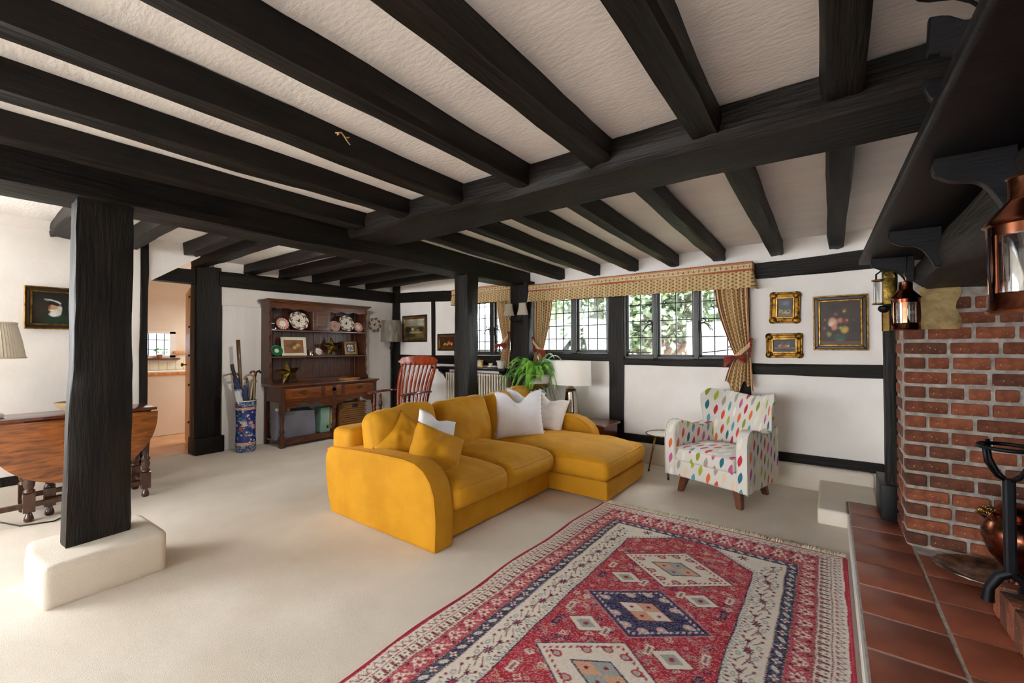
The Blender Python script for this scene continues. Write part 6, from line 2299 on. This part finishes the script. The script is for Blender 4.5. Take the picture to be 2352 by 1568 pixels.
# ---------------------------------------------------------------- fern in a brass-dipped bowl on a stand
t = thing('fern_planter', 'white and gold bowl planter on a black stand behind the sofa', 'planter', (-2.64, 4.02, 0))
rows = [(0.05, 0.715), (0.10, 0.73), (0.128, 0.765), (0.135, 0.80), (0.135, 0.895), (0.128, 0.895), (0.12, 0.80), (0.0, 0.78)]
MT['bowl_gold'] = mk('champagne_metal', C('#8f7645'), C('#b39a68'), nscale=8, rough=0.35, metal=0.8)
MT['bowl_white'] = mk('white_glaze', C('#d9d6cc'), C('#e4e1d8'), nscale=8, rough=0.3)
MB().lathe([(0.05, 0.715), (0.10, 0.73), (0.128, 0.765), (0.1352, 0.80)], 36, cap=False).build('bowl', MT['bowl_gold'], t, smooth=60)
MB().lathe([(0.1352, 0.80), (0.135, 0.895), (0.128, 0.897), (0.12, 0.86), (0.02, 0.86)], 36).build('bowl_rim', MT['bowl_white'], t, smooth=60)
for k in range(3):
    a = k * 2.094 + 0.3
    MB().tube([(0.09 * math.cos(a), 0.09 * math.sin(a), 0.735), (0.14 * math.cos(a), 0.14 * math.sin(a), 0.0)], 0.009, 8).build('stand_leg', MT['iron'], t, smooth=180)
fern = thing('boston_fern', 'bushy green fern spilling from the bowl planter', 'fern', (-2.66, 4.02, 0.86))
rf = random.Random(9)


def frond(L, yaw, rise, droop, pale):
    m = MB()
    pts = []
    n = 22
    for i in range(n + 1):
        a = i / n
        r = L * (a - 0.12 * a * a)
        z = rise * math.sin(a * 1.9) - droop * a ** 2.2
        pts.append(Vector((r * math.cos(yaw), r * math.sin(yaw), z)))
    side = Vector((-math.sin(yaw), math.cos(yaw), 0))
    for i in range(1, n):
        a = i / n
        w_ = 0.032 * math.sin(math.pi * (0.10 + 0.88 * a)) ** 0.7
        t_ = (pts[i + 1] - pts[i - 1]).normalized()
        for s_ in (-1, 1):
            for h in (0, 0.5):
                b_ = pts[i].lerp(pts[i + 1], h)
                tip = b_ + side * s_ * w_ + t_ * 0.006 - Vector((0, 0, 0.012 * rf.random() + 0.006))
                hb = t_ * 0.0034
                m.add([b_ - hb, b_ + hb, (b_ + tip) / 2 + hb * 1.2 + Vector((0, 0, 0.004)), tip, (b_ + tip) / 2 - hb * 1.2 + Vector((0, 0, 0.004))], [(0, 1, 2, 3, 4)])
    m.tube(pts, [0.0025] * n + [0.001], 4)
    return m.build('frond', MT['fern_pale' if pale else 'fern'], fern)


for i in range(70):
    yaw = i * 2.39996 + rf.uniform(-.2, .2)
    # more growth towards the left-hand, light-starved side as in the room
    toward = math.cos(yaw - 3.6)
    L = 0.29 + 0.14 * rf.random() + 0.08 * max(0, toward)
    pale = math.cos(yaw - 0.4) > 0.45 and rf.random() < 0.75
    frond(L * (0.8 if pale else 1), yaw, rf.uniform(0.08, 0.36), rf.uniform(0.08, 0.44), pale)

# ---------------------------------------------------------------- small round tripod table
t = thing('tripod_table', 'small round glass-topped table on splayed brass legs', 'side table', (-1.255, 4.08, 0))
MB().lathe([(0.0, 0.378), (0.165, 0.378), (0.165, 0.384), (0.0, 0.384)], 40, cap=False).build('table_top', MT['glass_top'] if 'glass_top' in MT else MT['white'], t, smooth=30)
MB().tube([(0.167 * math.cos(k / 40 * 6.2832), 0.167 * math.sin(k / 40 * 6.2832), 0.383) for k in range(41)], 0.006, 6).build('rim', MT['brass_dark'], t, smooth=180)
for a in (3.0, 1.0, -1.1):
    lg = MB().tube([(0.085 * math.cos(a), 0.085 * math.sin(a), 0.378), (0.165 * math.cos(a), 0.165 * math.sin(a), 0.0)], [0.011, 0.006], 8).build('leg', MT['brass'], t, smooth=180)
    MB().tube([(0.160 * math.cos(a), 0.160 * math.sin(a), 0.022), (0.165 * math.cos(a), 0.165 * math.sin(a), 0.0)], 0.009, 8).build('foot_cap', MT['black'], lg, smooth=180)

# ---------------------------------------------------------------- gateleg table on the left
TL = (-4.63, 0.62, 0)
gt = thing('gateleg_table', 'oak gateleg table with folded oval leaf behind the near post', 'table', TL)
OK, OD = MT['oak'], MT['oak_dark']
m = MB()
P = [(-0.20, -0.44), (0.185, -0.45), (0.185, 0.45), (-0.20, 0.44)]
m.add([(x, y, 0.70) for x, y in P] + [(x, y, 0.722) for x, y in P], [(3, 2, 1, 0), (4, 5, 6, 7), (0, 1, 5, 4), (1, 2, 6, 5), (2, 3, 7, 6), (3, 0, 4, 7)])
m.build('table_top', MT['mahog_dark'], gt, bevel=0.006, seg=2, smooth=40)
for x_, nm in ((0.185, 'drop_leaf'), (-0.225, 'drop_leaf')):
    p = [(0.45, 0.692)]
    for i in range(1, 40):
        a = math.pi * i / 40
        p.append((0.45 * math.cos(a), 0.692 - 0.46 * math.sin(a) ** 0.85))
    p.append((-0.45, 0.692))
    m = MB().prism(p, 'x', x_, x_ + 0.02)
    m.build(nm, OK, gt, bevel=0.005, seg=2, smooth=40, recalc=True)
LEG = [(0.019, 0.0), (0.026, 0.012), (0.024, 0.03), (0.014, 0.06), (0.02, 0.068)]
LEG2 = [(0.018, 0.195), (0.03, 0.205), (0.03, 0.215), (0.02, 0.225), (0.027, 0.245), (0.03, 0.265), (0.024, 0.29), (0.03, 0.30), (0.03, 0.31), (0.019, 0.325), (0.023, 0.40), (0.027, 0.47), (0.02, 0.515), (0.03, 0.53), (0.026, 0.56), (0.02, 0.59)]


def tleg(x, y):
    m = MB().lathe(LEG, 14, c=(x, y, 0)).lathe(LEG2, 14, c=(x, y, 0))
    m.box(x - 0.029, x + 0.029, y - 0.029, y + 0.029, 0.068, 0.197).box(x - 0.027, x + 0.027, y - 0.027, y + 0.027, 0.588, 0.70)
    m.build('leg', OD, gt, smooth=45)


for x, y in ((0.15, -0.245), (0.15, 0.385), (-0.155, -0.245), (-0.155, 0.385), (0.085, -0.14)):
    tleg(x, y)
for (a, b) in (((0.15, -0.245), (0.15, 0.385)), ((-0.155, -0.245), (-0.155, 0.385)), ((0.15, 0.385), (-0.155, 0.385)), ((0.15, -0.245), (-0.155, -0.245)), ((0.085, -0.14), (0.085, 0.36)), ((0.15, -0.245), (0.15, -0.6))):
    MB().bar((a[0], a[1], 0.115), (b[0], b[1], 0.115), 0.03, 0.035).build('stretcher', OD, gt, bevel=0.004)
MB().box(-0.16, 0.16, -0.27, 0.40, 0.61, 0.70).build('frieze', OD, gt)

t = thing('table_lamp', 'table lamp with a cream pleated shade at the left edge', 'lamp', (-4.63, 0.185, 0.722))
MB().lathe([(0.075, 0), (0.085, 0.01), (0.08, 0.03), (0.03, 0.05), (0.02, 0.08), (0.045, 0.16), (0.05, 0.22), (0.03, 0.29), (0.012, 0.33), (0.01, 0.45)], 26).build('base', MT['white'], t, smooth=50)
P = []
n = 120
for i in range(n):
    a = 2 * math.pi * i / n
    w_ = 1 + 0.018 * (1 if i % 2 else -1)
    P.append([(0.178 * w_ * math.cos(a), 0.178 * w_ * math.sin(a), 0.42), (0.160 * w_ * math.cos(a), 0.160 * w_ * math.sin(a), 0.54), (0.135 * w_ * math.cos(a), 0.135 * w_ * math.sin(a), 0.66)])
MB().grid(P, cu=True).build('lamp_shade', MT['shade_cream'], t, smooth=20)
m = MB()
for r, z in ((0.182, 0.418), (0.138, 0.66)):
    m.tube([(r * math.cos(k / 48 * 6.2832), r * math.sin(k / 48 * 6.2832), z) for k in range(49)], 0.006, 6)
m.build('shade_trim', MT['shade_cream'], t, smooth=180)
t = thing('wooden_bowl', 'shallow pale wooden bowl on the gateleg table', 'bowl', (-4.62, 0.625, 0.722))
MB().lathe([(0.05, 0.0), (0.06, 0.004), (0.105, 0.045), (0.125, 0.075), (0.12, 0.077), (0.1, 0.048), (0.0, 0.02)], 36).build('bowl', MT['pale_wood'], t, smooth=50)
MB().lathe([(0.0, 0.06), (0.06, 0.07), (0.112, 0.068)], 24, cap=False).build('dried_seed_filling', MT['black'], t, smooth=180)
t = tag(MB().tube([(-5.0, 0.10, 0.02), (-4.75, 0.2, 0.006), (-4.4, 0.33, 0.006), (-4.33, 0.48, 0.006), (-4.55, 0.66, 0.006), (-4.9, 0.75, 0.006)], 0.005, 6).build('power_cable', MT['black'], smooth=180), 'thin black cable trailing on the carpet under the gateleg table', 'cable')

# ---------------------------------------------------------------- kitchen glimpsed through the doorway
struct(MB().box(-8.2, -5.99, 0.9, 4.6, -0.12, -0.004).build('floor_kitchen', MT['pine_floor']), 'warm tiled kitchen floor beyond the doorway')
MT['kit_wall'] = MT['kit_wall'] if 'kit_wall' in MT else mk('beige_kitchen_paint', C('#d9c9b6'), C('#e0d2c1'), nscale=2, rough=0.8)
m = MB()
for y0_, y1_, z0_, z1_ in ((0.9, 1.60, 0, 2.4), (1.60, 2.05, 0, 1.09), (1.60, 2.05, 1.43, 2.4), (2.05, 4.6, 0, 2.4)):
    m.box(-8.0, -7.86, y0_, y1_, z0_, z1_)
m.box(-8.0, -5.9, 4.4, 4.6, 0, 2.4).box(-8.0, -6.05, 0.9, 1.0, 0, 2.4)
struct(m.build('wall_kitchen', MT['kit_wall']), 'beige kitchen wall with a small leaded window')
wk = struct(MB().box(-7.90, -7.855, 1.585, 1.61, 1.07, 1.45).box(-7.90, -7.855, 2.03, 2.10, 1.07, 1.45).box(-7.90, -7.855, 1.585, 2.10, 1.07, 1.10).box(-7.90, -7.855, 1.585, 2.10, 1.42, 1.46).build('window_4', MT['white']), 'small white-framed leaded kitchen window')
lead = MB()
for i in range(1, 5):
    lead.box(-7.885, -7.877, 1.61 + i * 0.09 - 0.004, 1.61 + i * 0.09 + 0.004, 1.10, 1.42)
for z in (1.19, 1.33):
    lead.box(-7.885, -7.877, 1.61, 2.03, z - 0.004, z + 0.004)
lead.build('lead_came', MT['iron'], wk)
for i in range(5):
    MB().box(-7.882, -7.880, 1.61 + i * 0.084, 1.61 + (i + 1) * 0.084, 1.10, 1.42).build('pane', MT['pane'], wk)
nb = thing('neighbour_roof', 'blue-grey slate roof outside the kitchen window', 'roof', (-10.5, 2.3, 0))
MB().box(-0.3, 0.0, -2, 2, 0, 1.2).build('wall', MT['weatherboard'], nb)
MB().prism([(0.25, 1.15), (-1.6, 2.3), (-1.6, 2.2), (0.25, 1.05)], 'y', -2.5, 2.5).build('slates', MT['slate_dark'], nb, recalc=True)
kc = thing('kitchen_counter', 'beige kitchen counter with a wooden edged tiled worktop', 'counter', (-7.6, 2.0, 0))
MB().box(-0.25, 0.20, -0.9, 1.2, 0, 0.83).build('front', MT['kit_wall'], kc)
MB().box(-0.25, 0.215, -0.9, 1.2, 0.83, 0.872).build('wood_edge', MT['pine'], kc, bevel=0.006)
MB().box(-0.25, 0.20, -0.9, 1.2, 0.872, 0.885).build('worktop', MT['white'], kc)
sp0 = None
for i in range(12):
    for j in range(1):
        if sp0 is None:
            sp0 = MB().box(0, 0.008, 0.002, 0.098, 0.002, 0.14).build('wall_tile', MT['cream_frame'], kc, bevel=0.002)
            sp0.location = (-0.262, -0.5, 0.885)
        else:
            share(sp0, 'wall_tile', kc, (-0.262, -0.5 + i * 0.1, 0.885))
tag(MB().box(-7.86, -7.78, 1.5, 2.14, 1.035, 1.06).build('window_sill_board', MT['leg_wood'], bevel=0.004), 'brown wooden sill under the kitchen window', 'sill')
tag(MB().box(-7.86, -7.82, 2.07, 2.6, 1.12, 1.165).build('dado_rail', MT['pine'], bevel=0.01, seg=2), 'orange wooden rail beside the kitchen window', 'rail')
t = thing('potted_herb', 'small green herb in a terracotta pot on the kitchen sill', 'plant', (-7.81, 1.90, 1.06))
MB().lathe([(0.025, 0), (0.035, 0.05), (0.038, 0.055), (0.03, 0.055)], 16).build('pot', MT['tile'], t, smooth=40)
m = MB()
for i in range(26):
    a = i * 2.4
    r = 0.03 + 0.05 * rf.random()
    z = 0.07 + 0.07 * rf.random()
    c = Vector((r * 0.5 * math.cos(a), r * math.sin(a), z))
    m.add([c, c + Vector((0.01, 0.02, 0.012)), c + Vector((0.0, 0.04 * math.sin(a), 0.014)), c + Vector((-0.01, 0.02, 0.0))], [(0, 1, 2, 3)])
m.build('leaves', MT['fern'], t)
t = thing('terracotta_dish', 'round terracotta dish beside the herb on the kitchen sill', 'dish', (-7.81, 1.72, 1.06))
MB().lathe([(0.03, 0), (0.05, 0.03), (0.055, 0.055), (0.05, 0.055), (0.0, 0.03)], 20).build('bowl', MT['tile'], t, smooth=40)
# pine kitchen door standing open
dl = math.atan2(1.887 - 1.72, -6.66 + 5.92)
do = struct(MB().box(0, 0.76, -0.02, 0.02, 0.02, 1.91).build('door_1', MT['pine'], bevel=0.004), 'orange pine kitchen door standing open')
do.location = (-5.93, 1.74, 0)
do.rotation_euler = (0, 0, dl)
for z in (0.35, 0.78, 1.12, 1.45, 1.80):
    MB().box(0.0, 0.04, 0.02, 0.035, z - 0.012, z + 0.012).build('hinge', MT['brass_dark'], do)
MB().lathe([(0.008, 0), (0.008, 0.03), (0.022, 0.04), (0.022, 0.055), (0.0, 0.06)], 14, c=(0.5, 0.02, 1.0), R=Matrix.Rotation(-R90, 3, 'X')).build('door_knob', MT['brass'], do, smooth=50)

# ---------------------------------------------------------------- ceiling bits
t = thing('spotlight', 'small chrome spotlight fixed behind the main beam', 'spotlight', (-3.56, 1.985, 2.22))
MB().tube([(0, 0, 0), (0, 0, -0.06)], 0.007, 8).build('stem', MT['white'], t, smooth=180)
MB().lathe([(0.016, 0.0), (0.022, 0.02), (0.03, 0.06), (0.03, 0.065), (0.024, 0.062)], 18, c=(0, 0, -0.075), R=Matrix.Rotation(math.radians(150), 3, 'X')).build('head', MT['chrome'], t, smooth=50)
sl_ = bpy.data.lights.new('dresser_fill_spot', 'SPOT')  # fill light added to brighten the dresser bay; the fixture itself is unlit
sl_.energy, sl_.spot_size, sl_.spot_blend, sl_.shadow_soft_size, sl_.color = 34, math.radians(150), 1.0, 0.03, (1, 0.95, 0.88)
so_ = bpy.data.objects.new('dresser_fill_spot', sl_)
COL.objects.link(so_)
so_.parent = t
so_.location = (-0.02, 0.012, -0.15)
so_.rotation_euler = Vector((-0.75, 0.5, -0.42)).to_track_quat('-Z', 'Y').to_euler()
o = tag(MB().lathe([(0.0, 0.0), (0.04, 0.0), (0.04, 0.015), (0.03, 0.028), (0.0, 0.03)], 24, R=Matrix.Rotation(R90, 3, 'Y')).build('wall_sensor', MT['white'], smooth=40, loc=(-5.755, 4.36, 2.15)), 'round white sensor on the wall by the corner post', 'sensor')
tw = thing('dried_twig', 'dried straw twig pinned to a near ceiling joist', 'twig', (-1.80, 1.10, 2.17))
m = MB()
m.tube([(0.005, -0.035, 0.01), (0.012, -0.01, 0.02), (0.012, 0.01, 0.005), (0.012, 0.03, 0.012)], 0.0035, 5).tube([(0.012, 0.0, 0.012), (0.014, 0.02, -0.01), (0.012, 0.035, -0.02)], 0.003, 5).tube([(0.012, -0.02, 0.015), (0.014, -0.03, 0.0)], 0.004, 5)
m.build('stalk', MT['straw'], tw, smooth=180)
# ---------------------------------------------------------------- framed pictures
def canvas(kind, n=150, m=150):
    u, v = np.meshgrid(np.linspace(0, 1, n), np.linspace(0, 1, m), indexing='ij')
    rs = np.random.RandomState(abs(hash(kind)) % 1000 if False else sum(map(ord, kind)))
    col = np.ones((n, m, 3))

    def nz(k):
        g = rs.rand(k, k)
        x, y = u * (k - 1), v * (k - 1)
        i, j = np.minimum(x.astype(int), k - 2), np.minimum(y.astype(int), k - 2)
        a, b = x - i, y - j
        a, b = a * a * (3 - 2 * a), b * b * (3 - 2 * b)
        return g[i, j] * (1 - a) * (1 - b) + g[i + 1, j] * a * (1 - b) + g[i, j + 1] * (1 - a) * b + g[i + 1, j + 1] * a * b

    def fill(c):
        col[:] = np.array(C(c)[:3])

    def blob(cx, cy, rx, ry, c, k=1.0, s=0.35, ang=0):
        ca, sa = math.cos(ang), math.sin(ang)
        x, y = (u - cx) * ca + (v - cy) * sa, -(u - cx) * sa + (v - cy) * ca
        d = np.hypot(x / rx, y / ry) + 0.25 * (nz(14) - 0.5)
        put(col, np.clip((1 - d) / s, 0, 1) * k, C(c))
    n1, n2 = nz(8), nz(24)
    if kind == 'sailor':
        fill('#14140f')
        put(col, np.clip(1 - np.hypot((u - 0.25) / 0.35, (v - 0.45) / 0.45), 0, 1) * 0.6, C('#3d3018'))
        blob(0.62, 0.05, 0.42, 0.34, '#16301f')                      # jersey
        blob(0.56, 0.47, 0.16, 0.22, '#b98a66')                      # face
        blob(0.44, 0.50, 0.05, 0.12, '#8a4a34', 0.7)
        blob(0.60, 0.36, 0.17, 0.13, '#c9c8c2')                      # beard
        blob(0.52, 0.30, 0.12, 0.09, '#d5d4cf')
        blob(0.70, 0.48, 0.07, 0.14, '#bdbbb4')
        blob(0.48, 0.44, 0.09, 0.025, '#d9d8d2')                     # moustache
        blob(0.40, 0.585, 0.06, 0.014, '#2a1810')
        blob(0.50, 0.66, 0.24, 0.055, '#0f1016', ang=-0.35)          # cap band and peak
        blob(0.52, 0.72, 0.24, 0.065, '#b9b6b0', ang=-0.3)
        blob(0.53, 0.68, 0.21, 0.05, '#14151c', ang=-0.3)
    elif kind == 'flowers':
        fill('#3a281c')
        put(col, n1 * 0.5, C('#241910'))
        put(col, (v < 0.07) * 0.8, C('#5a4636'))
        blob(0.50, 0.17, 0.20, 0.10, '#2c4636')                      # bowl
        blob(0.50, 0.10, 0.14, 0.03, '#54685c', 0.7)
        for (x, y, r, c) in ((0.32, 0.52, 0.15, '#d9a98c'), (0.28, 0.48, 0.09, '#e8c8ae'), (0.36, 0.40, 0.10, '#c98a70'), (0.50, 0.56, 0.09, '#c47a66'), (0.65, 0.55, 0.10, '#7a3440'), (0.68, 0.56, 0.04, '#d98a4a'),
                             (0.62, 0.34, 0.12, '#c9a43c'), (0.52, 0.38, 0.06, '#8f9a4a'), (0.62, 0.78, 0.07, '#8a6a34'), (0.60, 0.76, 0.03, '#d0b060'), (0.35, 0.88, 0.10, '#1c1a14'), (0.10, 0.38, 0.06, '#8a5040'),
                             (0.12, 0.58, 0.05, '#9a5a3c'), (0.85, 0.55, 0.06, '#4a3a3a'), (0.80, 0.72, 0.07, '#2a2a1c'), (0.40, 0.70, 0.07, '#7a4a34'), (0.86, 0.32, 0.07, '#2a2416'), (0.22, 0.24, 0.09, '#8f8a4a')):
            blob(x, y, r, r * 0.85, c, 0.9, 0.6)
    elif kind == 'fruit_tall':
        fill('#2a2c34')
        put(col, n1 * 0.8, C('#585c68'))
        put(col, (v < 0.18) * 0.8, C('#6a6a66'))
        for i in range(26):
            blob(rs.uniform(0.12, 0.88), rs.uniform(0.18, 0.42), 0.06, 0.045, ['#a9b23c', '#c8503a', '#d9c24a', '#8a9a30', '#d98a6a'][rs.randint(5)], 0.95, 0.4)
        blob(0.55, 0.75, 0.3, 0.2, '#8a8f9c', 0.5, 0.9)
    elif kind == 'fruit_wide':
        fill('#1d2026')
        put(col, n1 * 0.5, C('#343a42'))
        put(col, (np.abs(v - 0.30) < 0.06) * 0.6, C('#6d6f70'))
        for i in range(22):
            blob(rs.uniform(0.2, 0.75), rs.uniform(0.34, 0.55), 0.045, 0.07, ['#a8382c', '#c9683a', '#c8b84a', '#7a2a24'][rs.randint(4)], 0.95, 0.4)
        blob(0.42, 0.72, 0.12, 0.2, '#4c5a48', 0.6, 0.8)
        blob(0.70, 0.70, 0.12, 0.2, '#5a6440', 0.6, 0.8)
    elif kind == 'cottage':
        fill('#5b5138')
        put(col, (v > 0.62) * 1.0, C('#8f8a78'))
        put(col, (v > 0.62) * np.clip(n1 * 1.3 - 0.2, 0, 1), C('#b9b4a2'))
        blob(0.5, 0.60, 0.55, 0.06, '#6f6848', 0.9)
        blob(0.18, 0.45, 0.2, 0.2, '#2f2c1e')
        blob(0.80, 0.45, 0.22, 0.16, '#2e281c')
        blob(0.40, 0.48, 0.09, 0.11, '#b99a78')
        blob(0.40, 0.60, 0.07, 0.06, '#5a3024')
        blob(0.66, 0.42, 0.12, 0.07, '#8a6248')
        blob(0.55, 0.30, 0.35, 0.07, '#a89452', 0.9)
        blob(0.30, 0.15, 0.3, 0.12, '#2c2a1a', 0.9)
        blob(0.75, 0.16, 0.2, 0.08, '#6a6434', 0.9)
    elif kind == 'still':
        fill('#2a1408')
        put(col, n1 * 0.7, C('#4a240c'))
        put(col, (v < 0.2) * 0.7, C('#5a3010'))
        for x, y, r, c in ((0.35, 0.32, 0.10, '#c8a02c'), (0.28, 0.28, 0.08, '#b98a20'), (0.62, 0.40, 0.14, '#b8642a'), (0.62, 0.62, 0.05, '#a85a2a'), (0.80, 0.36, 0.10, '#c87a34'), (0.50, 0.25, 0.07, '#d0882c'), (0.80, 0.25, 0.05, '#e0c890')):
            blob(x, y, r, r * 1.3, c, 1, 0.4)
    elif kind == 'lemons':
        fill('#7a4a28')
        put(col, n1 * 0.6, C('#9a6436'))
        blob(0.62, 0.18, 0.3, 0.14, '#5a3018', 0.8, 0.8)
        for x, y, rx, ry, a in ((0.48, 0.78, 0.05, 0.16, 0.2), (0.57, 0.72, 0.04, 0.17, -0.5), (0.30, 0.56, 0.17, 0.06, -0.2), (0.18, 0.58, 0.12, 0.05, 0.3), (0.38, 0.46, 0.13, 0.05, 0.5), (0.76, 0.28, 0.12, 0.06, -0.9), (0.50, 0.62, 0.16, 0.05, 0.6), (0.28, 0.42, 0.1, 0.04, 0.3), (0.40, 0.66, 0.12, 0.05, 1.0)):
            blob(x, y, rx, ry, '#3a4420', 0.95, 0.35, a)
        blob(0.54, 0.42, 0.10, 0.15, '#c99a1c', 1, 0.25)
        blob(0.72, 0.60, 0.11, 0.15, '#c9981c', 1, 0.25)
        blob(0.52, 0.46, 0.04, 0.06, '#e0bc4a', 0.8, 0.8)
        blob(0.71, 0.65, 0.05, 0.06, '#e0bc4a', 0.8, 0.8)
    elif kind == 'four':
        fill('#5a1a14')
        k = (np.abs(u - 0.5) < 0.34) * (np.abs(v - 0.5) < 0.38)
        put(col, k * 1.0, C('#e4e4e6'))
        g = nz(20)
        put(col, k * (g > 0.5), C('#16161a'))
        put(col, k * ((np.abs(u - 0.5) < 0.025) | (np.abs(v - 0.5) < 0.025)), C('#5a1a14'))
    return col


def picture(name, label, w_, h_, fw, kind, style, mat_in=None, group=None, stand=False, group_loc=None):
    """picture in local XZ, facing -Y, base at the origin"""
    t = thing(name, label, 'picture', (0, 0, 0), 0, group)
    n, k = 130, 130

    def frame(nm, ox_, iw, y0_, y1_, mt, bev):
        a, b = w_ / 2 - ox_, h_
        p = [(-a, ox_), (a, ox_), (a, b - ox_), (-a, b - ox_)]
        q = [(-a + iw, ox_ + iw), (a - iw, ox_ + iw), (a - iw, b - ox_ - iw), (-a + iw, b - ox_ - iw)]
        for i in range(4):
            j = (i + 1) % 4
            m = MB()
            P4 = [p[i], p[j], q[j], q[i]]
            m.add([(x, y0_, z) for x, z in P4] + [(x, y1_, z) for x, z in P4], [(0, 1, 2, 3), (7, 6, 5, 4), (0, 4, 5, 1), (1, 5, 6, 2), (2, 6, 7, 3), (3, 7, 4, 0)])
            m.build(nm, MT[mt], t, bevel=bev, recalc=True)
    if style == 'ornate':
        frame('frame', 0, fw * 0.30, -0.028, -0.002, 'gold', 0.005)
        frame('frame_cove', fw * 0.26, fw * 0.5, -0.018, -0.002, 'gold', 0.004)
        frame('inner_frame', fw * 0.72, fw * 0.28, -0.022, -0.002, 'gold_line', 0.003)
        for sx in (-1, 1):
            for z in (fw * 0.45, h_ - fw * 0.45):
                MB().lathe([(0.001, 0), (fw * 0.55, 0.0), (fw * 0.4, 0.008), (fw * 0.2, 0.012), (0.001, 0.013)], 12, c=(sx * (w_ / 2 - fw * 0.45), -0.02, z), R=Matrix.Rotation(R90, 3, 'X')).build('corner_ornament', MT['gold'], t, smooth=60)
    elif style == 'striped':
        frame('frame', 0, fw * 0.22, -0.03, -0.002, 'gold_line', 0.003)
        frame('frame_band', fw * 0.2, fw * 0.52, -0.022, -0.002, 'frame_black', 0.004)
        frame('inner_frame', fw * 0.70, fw * 0.30, -0.018, -0.002, 'gold_line', 0.003)
    elif style == 'cream':
        frame('frame', 0, fw * 0.5, -0.018, -0.002, 'cream_frame', 0.003)
        frame('inner_frame', fw * 0.5, fw * 0.5, -0.012, -0.002, 'cream_frame', 0.002)
    else:
        frame('frame', 0, fw * 0.45, -0.02, -0.002, 'frame_black', 0.003)
        frame('inner_frame', fw * 0.42, fw * 0.58, -0.016, -0.002, 'gold_line', 0.003)
    iw, ih = w_ - 2 * fw, h_ - 2 * fw
    P = [[(-iw / 2 + iw * i / (n - 1), -0.006, fw + ih * j / (k - 1)) for j in range(k)] for i in range(n)]
    m = MB().grid(P)
    m.c = canvas(kind, n, k)
    m.build('canvas', MT['vcol_oil'], t)
    MB().box(-w_ / 2 + 0.004, w_ / 2 - 0.004, -0.004, 0.0, 0.004, h_ - 0.004).build('backing', MT['frame_black'], t)
    return t


def hang_y(t, xc, z, roll=0.0):
    t.location = (xc, YW - 0.001, z)
    t.rotation_euler = (0, roll, 0)


def hang_x(t, x, yc, z, lean=0.0):
    # faces +X
    t.location = (x, yc, z)
    t.rotation_euler = (-lean, 0, R90)


hang_y(picture('framed_painting', 'small upright still life in an ornate gilt frame above the wide one', 0.226, 0.272, 0.058, 'fruit_tall', 'ornate', group='paintings on the plaster wall'), -0.316, 1.405, 0.03)
hang_y(picture('framed_painting', 'small wide still life in an ornate gilt frame under the upright one', 0.272, 0.212, 0.055, 'fruit_wide', 'ornate', group='paintings on the plaster wall'), -0.322, 1.102)
hang_y(picture('framed_painting', 'large dark flower painting in a black and gold frame', 0.36, 0.455, 0.05, 'flowers', 'striped', group='paintings on the plaster wall'), 0.07, 1.166)
hang_y(picture('framed_painting', 'farmyard landscape painting in a dull gold frame by the corner post', 0.575, 0.42, 0.06, 'cottage', 'plain', group='paintings on the plaster wall'), -5.22, 1.29)
hang_y(picture('framed_painting', 'small brown fruit painting in a gilt frame beside the sofa post', 0.40, 0.25, 0.05, 'still', 'plain', group='paintings on the plaster wall'), -4.50, 1.155)
t = picture('framed_painting', 'portrait of a bearded sailor in a cap in a gold frame', 0.305, 0.34, 0.045, 'sailor', 'striped', group='paintings on the plaster wall')
hang_x(t, XT + 0.001, 0.535, 1.36)
t = picture('framed_print', 'lemon branch picture in a cream frame on the dresser', 0.325, 0.245, 0.036, 'lemons', 'cream', group='pictures on the dresser')
hang_x(t, -5.60, 2.755, 1.10, 0.16)
t = picture('framed_print', 'small square framed print with four white motifs on dark red', 0.215, 0.20, 0.036, 'four', 'plain', group='pictures on the dresser')
hang_x(t, -5.60, 3.575, 1.10, 0.16)
